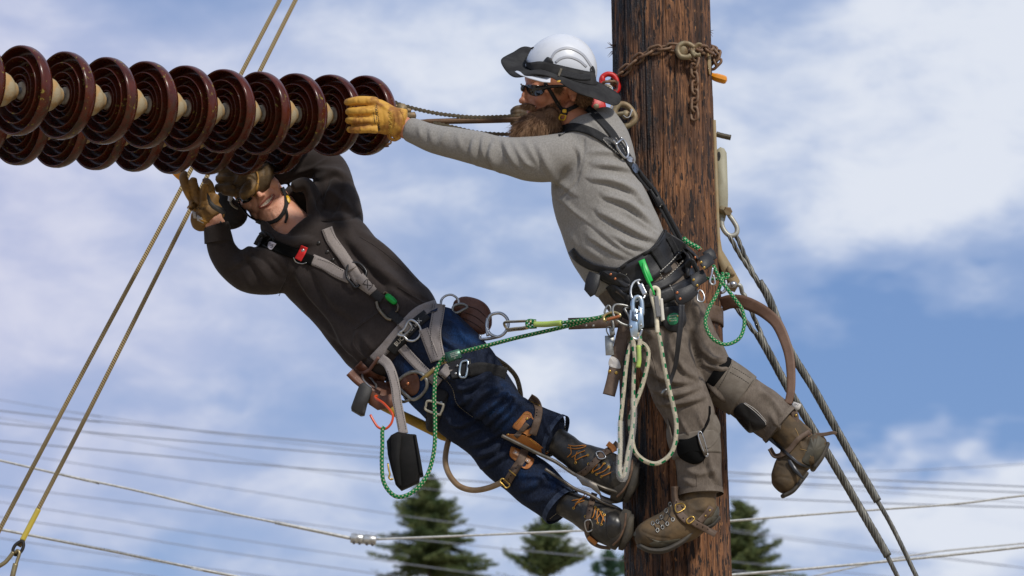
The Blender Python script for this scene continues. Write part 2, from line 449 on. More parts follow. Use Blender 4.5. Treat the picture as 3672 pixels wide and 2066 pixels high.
def blob_on(tree, poly, off, th):
    """a shallow domed plate laid on a surface from its outline"""
    p = catmull([q[:2] for q in poly], step=5, closed=True); c = p.mean(0); R = [0.0, 0.35, 0.7, 0.92, 1.0]
    V = []; 
    ts = drape(tree, p, 0); t0 = np.mean(ts); tc = cast(tree, *c); tc = tc[1] if tc else t0; tc = min(tc, t0)
    V.append(pray(c[0], c[1], tc - off - th))
    for r in R[1:]:
        for q, t in zip(p, ts): V.append(pray(*(c + (q - c) * r), tc * (1 - r ** 2) + t * r ** 2 - off - th * (1 - r ** 6)))
    m = len(p); F = [(0, 1 + j, 1 + (j + 1) % m) for j in range(m)]
    for k in range(len(R) - 2): F += [(1 + k * m + j, 1 + (k + 1) * m + j, 1 + (k + 1) * m + (j + 1) % m, 1 + k * m + (j + 1) % m) for j in range(m)]
    k = len(V); last = 1 + (len(R) - 2) * m
    V += [pray(p[j, 0], p[j, 1], ts[j] - off + th * 0.6) for j in range(m)]
    F += [(last + j, k + j, k + (j + 1) % m, last + (j + 1) % m) for j in range(m)]; F.append(tuple(range(k, k + m))[::-1])
    return np.array(V), F
def dtube(pts, r, tree, off=2, closed=False, seg=6, step=4, flat=False):
    c = catmull([q[:2] for q in pts], step=step, closed=closed) if len(pts) > 2 else catmull([q[:2] for q in pts], step=step)
    t = drape(tree, c, off)
    if flat: A = np.c_[c, np.ones(len(c))]; s = np.linalg.lstsq(A, t, rcond=None)[0]; t = A @ s; 
    return tube(np.array([pray(q[0], q[1], k) for q, k in zip(c, t)]), r * K, seg, closed)
def rivet(x, y, r, tree, m, parent, name='rivet', off=1):
    t = drape(tree, [(x, y)], off)[0]
    return obj(name, lathe([(0, 0), (0, r * K), (1.5 * K, r * K), (2.6 * K, r * 0.55 * K), (2.8 * K, 0)], pray(x, y, t), -pdir(x, y), 12), m, parent)
# ------------------------------------------------------------------ ground
def wood_extra(t, v, c, b): return None
g = mkmesh([(-900, -900, 0), (900, -900, 0), (900, 900, 0), (-900, 900, 0)], [(0, 1, 2, 3)], False)
gm = mat('dry_gravel_ground', (0.40, 0.31, 0.21), 0.95, (0.28, 0.23, 0.14), 0.35, bump=0.4, bscale=30)
tag(link('ground', g, None, gm), 'dry brown gravel yard with patches of grass', None, None, 'structure')

# ------------------------------------------------------------------ wooden pole
def pole_centre(z): # straight pole, leaning slightly
    return PA + (PB - PA) * ((z - PA[2]) / (PB[2] - PA[2]))
PA, PB = P(2431, 2066, 0), P(2370, 0, 0)
RB, RT = 184 * K, 180 * K
def pole_r(z): return RB + (RT - RB) * ((z - PA[2]) / (PB[2] - PA[2]))
z0, z1 = PA[2] - 0.12, PB[2] + 0.12
zs = np.concatenate([np.linspace(0, z0, 20, endpoint=False), np.linspace(z0, z1, 760), np.linspace(z1, z1 + 3.2, 24)[1:]])
na = 460
A = np.linspace(0, 2 * np.pi, na, endpoint=False)
ZZ, AA = np.meshgrid(zs, A, indexing='ij'); ZZ = ZZ.ravel(); AA = AA.ravel()
CC = PA + (PB - PA) * ((ZZ - PA[2]) / (PB[2] - PA[2]))[:, None]; CC[:, 2] = ZZ
RR = pole_r(ZZ)
ca, sa = np.cos(AA), np.sin(AA)
wob = fbm(np.stack([ca * 1.2, sa * 1.2, ZZ * 0.9], 1), 2) * 0.004
grain = fbm(np.stack([ca * 22, sa * 22, ZZ * 1.6], 1), 3)
gr2 = fbm(np.stack([ca * 44 + 9, sa * 44, ZZ * 3.2], 1), 2)
crack = np.clip(1 - np.abs(vnoise(np.stack([ca * 9 + 5, sa * 9, ZZ * 0.55], 1) + 0.12 * grain[:, None])) / 0.045, 0, 1)
crack2 = np.clip(1 - np.abs(vnoise(np.stack([ca * 17 + 2, sa * 17 + 8, ZZ * 1.3], 1))) / 0.07, 0, 1) * (vnoise(np.stack([ca * 5, sa * 5, ZZ * 3], 1)) > 0.05)
chip = np.clip(vnoise(np.stack([ca * 15 + 3, sa * 15 + 4, ZZ * 13], 1)) - 0.62, 0, 1) * 3
chip2 = np.clip(vnoise(np.stack([ca * 26 + 3, sa * 26 + 4, ZZ * 16 + 50], 1)) - 0.60, 0, 1) * 2.5
RR = RR + wob + grain * 0.0020 + gr2 * 0.0015 - crack * 0.0075 - crack2 * 0.0045 - np.clip(chip, 0, 1) * 0.0085 - np.clip(chip2, 0, 1) * 0.006
V = CC + np.stack([ca * RR, sa * RR, 0 * RR], 1)
n = len(zs); i, j = np.meshgrid(np.arange(n - 1), np.arange(na), indexing='ij'); i = i.ravel(); j = j.ravel(); j2 = (j + 1) % na
F = np.stack([i * na + j, i * na + j2, (i + 1) * na + j2, (i + 1) * na + j], 1)
def pole_mat():
    m = bpy.data.materials.new('weathered_treated_wood'); m.use_nodes = True; t = NT(m.node_tree); b = m.node_tree.nodes['Principled BSDF']
    o = t.n('ShaderNodeTexCoord').outputs['Object']
    v = t.vm('MULTIPLY', o, (1, 1, 0.075)); v3 = t.vm('MULTIPLY', o, (1, 1, 0.16))
    a = t.noise(v, 70, 6, 0.65, 0.4); c2 = t.noise(v, 210, 4, 0.6); big = t.noise(t.vm('MULTIPLY', o, (1, 1, 0.4)), 9, 4, 0.6); p = t.noise(v3, 60, 4, 0.6)
    col = t.mix(t.ramp(a, 0.34, 0.68), (0.055, 0.020, 0.008), (0.250, 0.105, 0.040))
    col = t.mix(t.ramp(c2, 0.42, 0.72), col, (0.31, 0.140, 0.058))
    col = t.mix(t.m('MULTIPLY', t.ramp(big, 0.40, 0.66), 0.85), col, (0.040, 0.017, 0.009))
    col = t.mix(t.ramp(p, 0.575, 0.62), col, (0.016, 0.007, 0.004))
    fk = t.noise(t.vm('MULTIPLY', o, (1, 1, 0.30)), 115, 3, 0.6)
    col = t.mix(t.ramp(fk, 0.63, 0.68), col, (0.33, 0.15, 0.055))
    col = t.mix(t.ramp(t.noise(t.vm('MULTIPLY', o, (1, 1, 0.22)), 95, 3, 0.6), 0.60, 0.64), col, (0.012, 0.006, 0.004))
    ck = t.m('ABSOLUTE', t.m('SUBTRACT', t.noise(t.vm('MULTIPLY', o, (1, 1, 0.03)), 75, 3, 0.6, 0.5), 0.5))
    col = t.mix(t.m('MULTIPLY', t.ramp(ck, 0.022, 0.006), t.ramp(t.noise(v3, 20, 2, 0.5), 0.40, 0.50)), col, (0.010, 0.005, 0.003))
    # creosote runs: long drips, denser and darker toward the left side
    sx = t.n('ShaderNodeSeparateXYZ', i={0: o})
    side = t.ramp(sx.outputs[0], 0.03, -0.15)
    dr = t.noise(t.vm('MULTIPLY', o, (1, 1, 0.09)), 26, 5, 0.7, 0.5)
    tar = t.m('MULTIPLY', t.ramp(t.m('ADD', dr, t.m('MULTIPLY', side, 0.10)), 0.60, 0.68), t.ramp(t.noise(t.vm('MULTIPLY', o, (1, 1, 0.3)), 7, 2, 0.5), 0.36, 0.5))
    tar = t.m('MAXIMUM', tar, t.m('MULTIPLY', side, t.ramp(t.noise(t.vm('MULTIPLY', o, (1, 1, 0.2)), 40, 4, 0.6), 0.40, 0.62)))
    col = t.mix(tar, col, (0.012, 0.011, 0.013))
    m.node_tree.links.new(col, b.inputs['Base Color'])
    ro = t.m('SUBTRACT', 0.82, t.m('MULTIPLY', tar, t.ramp(t.noise(o, 260, 3, 0.7), 0.4, 0.7, 0.1, 0.5)))
    m.node_tree.links.new(ro, b.inputs['Roughness'])
    h = t.m('ADD', t.m('MULTIPLY', a, 1.0), t.m('ADD', t.m('MULTIPLY', c2, 0.8), t.m('MULTIPLY', t.m('MULTIPLY', tar, t.noise(o, 180, 3, 0.6)), 1.2)))
    bn = t.n('ShaderNodeBump', i={'Strength': 1.0, 'Distance': 0.007, 'Height': h}); m.node_tree.links.new(bn.outputs[0], b.inputs['Normal'])
    return m
pole_root = thing('utility_pole', (PA[0], PA[1], 0), 'thick brown wooden utility pole streaked with black tar', 'utility pole')
pole = obj('trunk', (V, F), pole_mat(), pole_root)
POLE = bvh(pole)
# torn splinters standing off the wood
sv = []
for (x, y, d, k) in ((2192, 170, -40, 1), (2194, 185, -20, -1), (2242, 2005, -30, -1), (2562, 700, 0, 1), (2545, 120, 0, 1), (2575, 1290, 0, 1), (2600, 1850, 0, -1), (2226, 1000, 0, 1)):
    for q in range(3):
        p = P(x + rng.normal() * 3, y + rng.normal() * 5, d)
        sgn = -1 if x < 2350 else 1
        e = p + np.array([sgn * rng.uniform(8, 20), 0, rng.normal() * 12]) * K
        s0 = p - np.array([sgn * 14, 0, 0]) * K
        sv.append(tube(np.array([s0, p, e]), np.array([2.5, 1.6, 0.3]) * K, 4))
obj('splinters', join(*sv), mat('splinter_wood', (0.10, 0.05, 0.025), 0.8), pole_root)['kind'] = 'stuff'

# ------------------------------------------------------------------ insulators
porc = None
def porcelain():
    m = bpy.data.materials.new('brown_glazed_porcelain'); m.use_nodes = True; t = NT(m.node_tree); b = m.node_tree.nodes['Principled BSDF']
    o = t.n('ShaderNodeTexCoord').outputs['Object']
    oi = t.n('ShaderNodeObjectInfo').outputs['Random']
    ov = t.vm('ADD', o, t.n('ShaderNodeCombineXYZ', i={0: oi, 1: t.m('MULTIPLY', oi, 7)}).outputs[0])
    c = t.mix(t.ramp(t.noise(ov, 18, 4, 0.6), 0.3, 0.7), (0.052, 0.0090, 0.0040), (0.088, 0.0165, 0.0065))
    gz = t.n('ShaderNodeSeparateXYZ', i={0: o}).outputs[2]
    low = t.ramp(gz, 0.05, -0.10)
    dirt = t.m('MULTIPLY', low, t.ramp(t.noise(ov, 40, 5, 0.7), 0.42, 0.66))
    c = t.mix(t.m('MULTIPLY', dirt, 0.75), c, (0.030, 0.026, 0.012))
    li = t.m('MULTIPLY', t.ramp(t.noise(ov, 75, 4, 0.7), 0.59, 0.65), t.ramp(t.noise(ov, 13, 2, 0.5), 0.47, 0.57))
    c = t.mix(li, c, (0.20, 0.15, 0.022))
    m.node_tree.links.new(c, b.inputs['Base Color'])
    r = t.m('ADD', 0.22, t.m('ADD', t.m('MULTIPLY', dirt, 0.35), t.m('MULTIPLY', li, 0.5))); m.node_tree.links.new(r, b.inputs['Roughness'])
    b.inputs['Specular IOR Level'].default_value = 0.34
    return m
M_porc = porcelain()
M_cap = mat('weathered_galvanised_cap', (0.40, 0.33, 0.21), 0.75, (0.44, 0.27, 0.11), 22, (0.45, 0.62), bump=0.5, bscale=260)
M_pin = mat('zinc_pin', (0.13, 0.15, 0.17), 0.5, (0.22, 0.22, 0.21), 60, metal=0.4, bump=0.2)
M_cem = mat('pale_cement', (0.36, 0.32, 0.25), 0.9, (0.24, 0.19, 0.14), 60, bump=0.4)
R0 = 145.5 * K
shell_prof = [(-0.06, .0), (-0.06, .20), (-.03, .215), (.09, .232), (.105, .242), (.09, .252), (-.10, .27), (-.13, .30), (-.10, .325), (.13, .345), (.147, .356), (.13, .368), (-.10, .385), (-.13, .43), (-.10, .478), (.17, .508), (.19, .520), (.17, .533), (-.09, .555), (-.12, .62),
              (-.08, .695), (.20, .718), (.222, .731), (.20, .745), (-.05, .765), (-.09, .83), (-.05, .885), (.13, .925), (.19, .94), (.215, .955), (.218, .972), (.19, .992), (.12, 1.0), (.04, .996), (-.03, .975), (-.09, .94), (-.165, .87), (-.21, .75), (-.24, .62), (-.25, .48), (-.27, .38), (-.27, .0)]
cap_prof = [(-.22, .0), (-.22, .42), (-.27, .435), (-.33, .43), (-.42, .415), (-.62, .40), (-.74, .36), (-.83, .29), (-.90, .22), (-.97, .20), (-1.0, .16), (-1.0, .0)]
def insulator(i, c, ax, group, label, yaw):
    root = thing('insulator', c - ax * 0, label, 'insulator', group)
    a = Vector(ax); a.rotate(Matrix.Rotation(yaw, 3, 'Z')); a = np.array(a) + rng.normal(size=3) * 0.012; a = nrm(a)
    s = 1 + rng.normal() * 0.004
    obj('shell', lathe(np.array(shell_prof) * R0 * s, c, a, 96), M_porc, root)
    cp = lathe(np.array(cap_prof) * R0, c, a, 32)
    # socket lug on the cap end
    Xa = nrm(np.cross(a, np.array([0, 0.3, 1.0]))); Za = np.cross(Xa, a)
    ang = rng.uniform(-1.4, -0.2); u = Xa * math.cos(ang) + Za * math.sin(ang); w = np.cross(u, a)
    lug = ellipsoid(c - a * R0 * .82 + u * R0 * .17, u, w, a, R0 * .11, R0 * .10, R0 * .12, 8)
    obj('cap', join(cp, lug), M_cap, root)
    obj('cement_ring', lathe(np.array([(.085, .0), (.085, .17), (.07, .20), (-.03, .222)]) * R0 * np.array([1, 1]), c, a, 32), M_cem, root)
    obj('pin', lathe(np.array([(.06, .075), (.10, .075), (.12, .058), (.26, .056), (.30, .0)]) * R0, c, a, 20), M_pin, root)
    return root
ordn = ['first', 'second', 'third', 'fourth', 'fifth', 'sixth', 'seventh', 'eighth', 'ninth', 'tenth', 'eleventh', 'twelfth']
fx = [(1322, 414.5), (1197, 413.5), (1071, 411), (942, 407), (811, 400), (674, 389.5), (533, 377), (389, 363), (239, 345), (83, 327), (-84, 306)]
fc = np.array([P(x, y, -100 - 1050 * i / 9) for i, (x, y) in enumerate(fx)])
tn = nrm(np.gradient(fc, axis=0))
for i in range(len(fx)):
    insulator(i, fc[i], tn[i], 'brown porcelain insulators strung in the nearer row', f'{ordn[i]} brown glazed disc from the yellow glove end of the nearer row' if i != 10 else 'brown glazed disc cut off by the left edge, nearer row', math.radians(-2 + i * 0.45))
bx = [(1130, 487), (1006, 484), (882, 484), (757, 483), (628, 479), (497, 470), (359, 463), (220, 453), (79, 442), (-66, 428)]
dd = np.interp([b[0] for b in bx], [-84, 1322], [-1265, -100]) + 480
bc = np.array([P(x, y, d) for (x, y), d in zip(bx, dd)]); tb = nrm(np.gradient(bc, axis=0))
for i in range(1, len(bx)):
    insulator(i, bc[i], tb[i], 'brown porcelain insulators strung in the farther row', f'{ordn[i - 1]} disc from the right in the lower, farther row, half hidden' if i != 9 else 'disc cut off by the left edge in the farther, lower row', math.radians(-2 + i * 0.45))

# ------------------------------------------------------------------ trees
def needles(P0, D, L, wd, rs, count):
    """flat sprays of needles hanging along a twig"""
    t = rs.uniform(0.05, 1, count); c = P0 + D * (t * L)[:, None] + rs.normal(size=(count, 3)) * wd * 0.5 * (1.15 - t)[:, None] * np.array([1, 1, 0.5])
    a = nrm(rs.normal(size=(count, 3)) * np.array([1, 1, 0.55]) + D * 1.2 + np.array([0, 0, -0.15])); b = nrm(np.cross(a, rs.normal(size=(count, 3))))
    l = rs.uniform(0.5, 1.2, count)[:, None] * wd * 0.62; w = l * 0.20
    return np.stack([c - b * w, c + a * l * 0.5 + b * w * .2, c + a * l, c + b * w * 1.0], 1)
def conifer(base, H, spread, label, seed, dense=1.0, tint=0, droop=-0.22, vis=5.0, taper=0.9):
    rs = np.random.default_rng(seed)
    root = thing('fir_tree', base, label, 'tree', 'fir trees behind the yard')
    zz = np.linspace(0, H, 12); trunk = np.stack([base[0] + 0 * zz, base[1] + 0 * zz, zz], 1)
    obj('trunk', tube(trunk, 0.012 * H * (1 - zz / H * 0.97) + 0.01, 10), mat('fir_bark', (0.09, 0.06, 0.04), 0.9, (0.05, 0.035, 0.025), 8), root)
    Q = []; B = []
    z = H * 0.12
    while z < H - 0.05:
        top = H - z; near = top < vis
        R = spread * (top / vis) ** taper if near else spread * (1 + (top - vis) / vis * 0.5)
        R = min(R, 0.24 * H)
        nb = int((10 if near else 5) * dense) + (2 if top > 1.2 else 0)
        for k in range(nb):
            az = rs.uniform(0, 2 * np.pi); r = R * rs.uniform(0.50, 1.18) * (1.25 if rs.random() < 0.12 else 1)
            up = 0.55 if top < 0.8 else (0.25 if top < 1.8 else 0.05)
            D0 = np.array([math.cos(az), math.sin(az), up + droop * min(1, top / 3) + rs.normal() * 0.09]); D0 = nrm(D0)
            p0 = np.array([base[0], base[1], z + rs.normal() * 0.08]); nseg = 6
            p = p0.copy(); d = D0.copy(); pts = [p.copy()]
            for s in range(nseg):
                st = r / nseg; pts.append(p + d * st)
                cnt = max(5, int((80 if near else 8) * st * 3.0 * dense))
                Q.append(needles(p, d, st, 0.15 + 0.13 * (1 - s / nseg), rs, cnt))
                if near:
                    for sd in (-1, 1):   # side twigs
                        tw = nrm(np.cross(d, [0, 0, 1.0])) * sd * rs.uniform(0.5, 1) + d * 0.8 + np.array([0, 0, -0.12]); tw = nrm(tw)
                        tl = r * 0.36 * (1 - s / nseg * 0.75) * rs.uniform(0.5, 1.1)
                        Q.append(needles(p, tw, tl, 0.15, rs, max(6, int(120 * tl * dense))))
                p = p + d * st; d = nrm(d + np.array([0, 0, 0.05 + rs.normal() * 0.03]))
            pts[0] = pts[0] - D0 * 0.05; B.append(tube(np.array(pts), np.linspace(0.022, 0.005, len(pts)), 4, caps=False))
        z += (0.20 if near else 0.55) * rs.uniform(0.75, 1.25)
    Q.append(needles(np.array([base[0], base[1], H - 0.7]), np.array([0, 0, 1.0]), 0.7, 0.14, rs, 90))
    q = np.concatenate(Q); n = len(q); F = np.arange(n * 4).reshape(-1, 4)
    gcol = [((0.060, 0.095, 0.035), (0.165, 0.190, 0.070)), ((0.040, 0.090, 0.052), (0.090, 0.155, 0.080))][tint]
    crown = obj('crown', (q.reshape(-1, 3), F), mat('fir_needles_%d' % tint, gcol[0], 0.75, gcol[1], 2.2, (0.35, 0.65), spec=0.2), root, smooth=False)
    obj('branches', join(*B), mat('fir_bark', (0.09, 0.06, 0.04)), root)
    return root
def tree_at(px, py_top, dist, spread_px, vis_px, label, seed, **k):
    r = pdir(px, py_top); t = dist / r[1]; top = CAM + r * t; s = dist / 10000 / 0.966
    conifer(np.array([top[0], top[1], 0]), top[2], spread_px * s, label, seed, vis=vis_px * s, **k)
tree_at(1542, 1715, 95, 260, 350, 'tall full fir tree whose top rises beneath the green rope', 3, dense=1.25)
tree_at(1962, 1858, 80, 225, 210, 'open layered fir tree between the lower boots and the pale cable', 5, dense=1.0, droop=-0.1)
tree_at(2657, 1803, 85, 200, 262, 'fir tree with open branches just right of the pole', 8, dense=1.1)
tree_at(2186, 1968, 105, 62, 98, 'small bluish fir top close to the left side of the pole', 11, dense=0.9, tint=1)
tree_at(2243, 1985, 107, 50, 80, 'small fir tip touching the left edge of the pole', 12, dense=0.9, tint=1)
tree_at(2140, 2022, 110, 40, 60, 'smallest fir tip low between the two left trees', 13, dense=0.9, tint=1)
tree_at(2612, 1895, 112, 90, 170, 'dark dense fir directly behind the right edge of the pole', 14, dense=1.2, tint=1)

# ------------------------------------------------------------------ overhead wires
M_wire = mat('dull_aluminium_wire', (0.27, 0.29, 0.35), 0.6, metal=0.2)
M_pale = mat('bright_stranded_aluminium', (0.62, 0.61, 0.57), 0.55, (0.42, 0.42, 0.40), 90, metal=0.2, bump=0.3)
def wire(pts, d, r, label, m, group='thin wires crossing the sky'):
    """a line hung far behind the pole: rows (px, py) carried to depth d"""
    pts = [tuple(q) for q in pts]; (xa, ya), (xb, yb) = pts[-2:]
    if xb >= 4190 or yb >= 2064 or xb in (2300,): pts.append((xb + 3500, yb + (yb - ya) * 3500 / (xb - xa)))
    c = catmull([(x, y, 0) for x, y in pts], step=45)
    q = np.array([P(x, y, d) for x, y, _ in c]); r = r * (0.8 if d > 35000 else 1)
    o = obj('power_line', tube(q, r, 7), m); tag(o, label, 'power line', group); return o
def ext(p): return [(p[0][0] - 4000, p[0][1] - (p[1][1] - p[0][1]) * 4000 / (p[1][0] - p[0][0]))] + list(p)
for pts, d, r, lab in (
    (ext([(0, 1473), (222, 1498), (494, 1523), (791, 1552), (1359, 1604), (1703, 1629), (2150, 1664), (2605, 1693), (3060, 1717), (3672, 1745), (4200, 1768)]), 27000, .0075, 'uppermost strong dark wire, passing under the small tool pouch strap'),
    (ext([(0, 1518), (395, 1557), (790, 1592), (1359, 1640), (1726, 1668), (2150, 1698), (2609, 1723), (3106, 1745), (3672, 1766), (4200, 1784)]), 27400, .0075, 'second strong dark wire from the top, just below the uppermost'),
    (ext([(0, 1581), (790, 1654), (1359, 1701), (1761, 1730), (2150, 1756), (2609, 1781), (3152, 1804), (3672, 1819), (4200, 1832)]), 26800, .0075, 'third strong dark wire, just above the big fir top'),
    (ext([(0, 1434), (217, 1471), (395, 1498), (593, 1528), (900, 1572), (1359, 1624), (1700, 1655), (2300, 1700)]), 52000, .008, 'faint wire starting highest at the left edge'),
    (ext([(0, 1498), (346, 1557), (790, 1634), (1359, 1727), (1732, 1780), (2300, 1855)]), 54000, .0075, 'faint wire falling steeply across the three strong wires'),
    (ext([(0, 1619), (395, 1681), (790, 1745), (1114, 1797), (1440, 1849), (1877, 1908), (2400, 1975)]), 44000, .009, 'faint wire running from above the pale cable down to the big fir'),
    (ext([(0, 1743), (790, 1844), (1091, 1878), (1440, 1928), (1732, 1960), (2300, 2015)]), 40000, .009, 'faint wire meeting the big fir behind the steel coupling'),
    (ext([(0, 1800), (395, 1862), (790, 1925), (1382, 2012), (1800, 2070)]), 42000, .0085, 'middle one of the three low faint wires at the left'),
    (ext([(0, 1854), (395, 1912), (790, 1977), (1382, 2062), (1700, 2105)]), 36000, .009, 'bolder low wire passing behind the yellow rope sleeve'),
    (ext([(0, 1930), (445, 1997), (900, 2060), (1300, 2110)]), 38000, .009, 'low wire just above the black thimble at bottom left'),
    (ext([(0, 1997), (300, 2034), (543, 2066), (900, 2110)]), 38000, .009, 'lowest wire in the bottom left corner'),
    ([(2300, 1862), (2752, 1924), (3106, 1970), (3672, 2037), (4200, 2095)], 46000, .008, 'faint wire falling behind the right fir'),
    ([(2300, 1722), (2894, 1696), (3300, 1685), (3672, 1664), (4200, 1630)], 50000, .008, 'faint wire rising to the right below the kicked-back boot'),
    ([(2300, 1985), (2900, 2040), (3400, 2090)], 50000, .008, 'very faint low wire behind the right pale cable')):
    wire(pts, d, r, lab, M_wire)
wire(ext([(0, 1651), (217, 1701), (494, 1760), (790, 1832), (986, 1873), (1262, 1931)]), 5200, .0058, 'pale aluminium cable sagging from the left edge to the steel coupling', M_pale, 'pale near cables')
obj_s = wire([(986, 1873), (1120, 1901), (1262, 1931)], 5190, .0085, 'thicker pale armour rods wrapped on the cable left of the coupling', M_pale, 'pale near cables')
wire([(1345, 1934), (1644, 1922), (2098, 1902), (2400, 1884), (2609, 1869), (3014, 1837), (3427, 1807), (3672, 1777), (4200, 1725)], 5200, .0052, 'pale cable rising gently from the coupling to the right edge', M_pale, 'pale near cables')
wire(ext([(0, 1898), (395, 1975), (790, 2056), (1000, 2096)]), 3600, .0062, 'lower pale cable leaving through the bottom left', M_pale, 'pale near cables')
wire([(2300, 2084), (2618, 2062), (2922, 2037), (3290, 2002), (3672, 1961), (4200, 1895)], 4600, .0062, 'lower pale cable crossing the bottom right corner', M_pale, 'pale near cables')
wire([(2900, 2070), (3290, 1988), (3672, 1948), (4200, 1890)], 9000, .005, 'thin pale wire just above the lower right pale cable', M_pale, 'pale near cables')
cpl = thing('cable_coupling', P(1303, 1934, 5200), 'short bright steel coupling clamped on the pale cable', 'cable clamp')
for (xa, xb) in ((1258, 1303), (1304.5, 1349)):
    a, b = P(xa, 1929 + (xa - 1261) * .1, 5190), P(xb, 1929 + (xb - 1261) * .1, 5190); L = np.linalg.norm(b - a); ax = nrm(b - a); s = 1.52 * K
    obj('barrel', lathe([(0, 0), (0, 16 * s), (2 * s, 18 * s), (L - 2 * s, 18 * s), (L, 16 * s), (L, 0)], a, ax, 20), mat('bright_steel', (0.62, 0.62, 0.6), 0.35, (0.35, 0.34, 0.32), 50, metal=0.7), cpl)
    for k in (0.25, 0.7): obj('bolt', lathe([(0, 0), (0, 5 * s), (8 * s, 5 * s), (8 * s, 0)], a + ax * L * k + np.array([0, -10 * s, -15 * s]), (0.1, -0.6, -0.8), 6), mat('dark_bolt', (0.12, 0.11, 0.1), 0.5, metal=0.6), cpl, smooth=False)
# ------------------------------------------------------------------ cloth, skin and leather
def weave(scale, amt):
    def f(t, v, c, b):
        n1 = t.noise(t.vm('MULTIPLY', v, (1, 1, 0.35)), scale, 3, 0.7)
        return t.mix(t.ramp(n1, 0.30, 0.70), c, tuple(x * amt for x in (0.5, 0.5, 0.5)), 'MULTIPLY') if False else t.mix(1.0, c, t.mix(t.ramp(n1, 0.35, 0.68), (1 - amt,) * 3, (1 + amt,) * 3), 'MULTIPLY')
    return f
M_shirt = mat('heather_grey_jersey', (0.235, 0.220, 0.200), 0.92, (0.282, 0.267, 0.245), 190, (0.35, 0.65), bump=0.25, bscale=420, spec=0.2, extra=weave(330, 0.08), sheen=0.15)
M_canvas = mat('taupe_canvas_trousers', (0.110, 0.088, 0.070), 0.95, (0.165, 0.135, 0.108), 26, (0.3, 0.7), bump=0.3, bscale=400, spec=0.15, extra=weave(260, 0.12))
M_hood = mat('charcoal_fleece', (0.034, 0.027, 0.025), 0.95, (0.040, 0.032, 0.030), 30, bump=0.3, bscale=380, spec=0.12, extra=weave(240, 0.08), sheen=0.1)
M_jean = mat('dark_blue_denim', (0.013, 0.018, 0.034), 0.9, (0.010, 0.034, 0.100), 6, (0.50, 0.70), bump=0.35, bscale=420, spec=0.15, extra=weave(300, 0.35))  # bluer noise patches put the strong light on the thighs into the colour
M_hem = mat('denim_hem', (0.022, 0.030, 0.055), 0.9, (0.045, 0.060, 0.095), 60, spec=0.15)
def skin_extra(t, v, c, b):
    b.inputs['Subsurface Weight'].default_value = 0.12; b.inputs['Subsurface Radius'].default_value = (0.01, 0.004, 0.002); b.inputs['Subsurface Scale'].default_value = 0.5
    return t.mix(t.m('MULTIPLY', t.ramp(t.noise(v, 260, 3, 0.6), 0.58, 0.72), 0.35), c, (0.33, 0.12, 0.06))
M_skin = mat('fair_freckled_skin', (0.70, 0.33, 0.215), 0.5, (0.76, 0.41, 0.29), 16, (0.35, 0.65), bump=0.12, bscale=300, spec=0.4, extra=skin_extra)
M_skin1 = mat('sunburnt_skin', (0.47, 0.185, 0.105), 0.5, (0.53, 0.24, 0.145), 16, (0.35, 0.65), bump=0.12, bscale=300, spec=0.4, extra=skin_extra)
M_glove = mat('golden_cowhide', (0.58, 0.31, 0.05), 0.65, (0.30, 0.125, 0.025), 16, (0.46, 0.62), bump=0.4, bscale=170, spec=0.35)
M_glove_old = mat('worn_dark_cowhide', (0.17, 0.090, 0.026), 0.6, (0.42, 0.22, 0.045), 17, (0.42, 0.66), bump=0.5, bscale=150, spec=0.35)
M_glove_dark = mat('grimy_cowhide', (0.075, 0.046, 0.020), 0.6, (0.21, 0.12, 0.035), 14, (0.46, 0.70), bump=0.5, bscale=150, spec=0.4)
M_black = mat('black_webbing', (0.014, 0.014, 0.015), 0.8, (0.022, 0.022, 0.023), 200, bump=0.4, bscale=500, spec=0.3)
M_bleath = mat('black_leather', (0.012, 0.012, 0.013), 0.5, (0.020, 0.019, 0.020), 24, bump=0.3, bscale=150, spec=0.35)
M_grey = mat('grey_webbing', (0.245, 0.215, 0.200), 0.85, (0.30, 0.265, 0.25), 300, bump=0.5, bscale=500, spec=0.2)
M_brown = mat('dark_brown_strap', (0.085, 0.052, 0.033), 0.7, (0.12, 0.078, 0.052), 40, bump=0.3, bscale=300)
M_choc = mat('chocolate_leather', (0.115, 0.040, 0.020), 0.5, (0.15, 0.058, 0.030), 18, bump=0.3, bscale=140)
M_tanl = mat('orange_tan_leather', (0.42, 0.155, 0.030), 0.55, (0.33, 0.11, 0.022), 18, bump=0.3, bscale=140)
M_steel = mat('polished_steel', (0.55, 0.56, 0.57), 0.28, (0.38, 0.39, 0.40), 70, metal=0.85)
M_dsteel = mat('dull_forged_steel', (0.34, 0.34, 0.32), 0.42, (0.22, 0.22, 0.21), 40, metal=0.8, bump=0.2)
M_brass = mat('brass', (0.60, 0.40, 0.10), 0.35, (0.45, 0.28, 0.07), 60, metal=0.8)
M_copper = mat('copper_rivet', (0.55, 0.20, 0.09), 0.4, metal=0.8)
M_white = mat('white_stitching', (0.62, 0.58, 0.50), 0.8)
M_print = mat('black_print', (0.016, 0.014, 0.012), 0.7)
M_label = mat('white_paper_label', (0.50, 0.47, 0.43), 0.7, (0.45, 0.43, 0.42), 60)
M_velvet = mat('black_velvet_pad', (0.008, 0.008, 0.008), 1.0, spec=0.05)
M_red = mat('bright_red_webbing', (0.62, 0.012, 0.012), 0.7, bump=0.3, bscale=300)

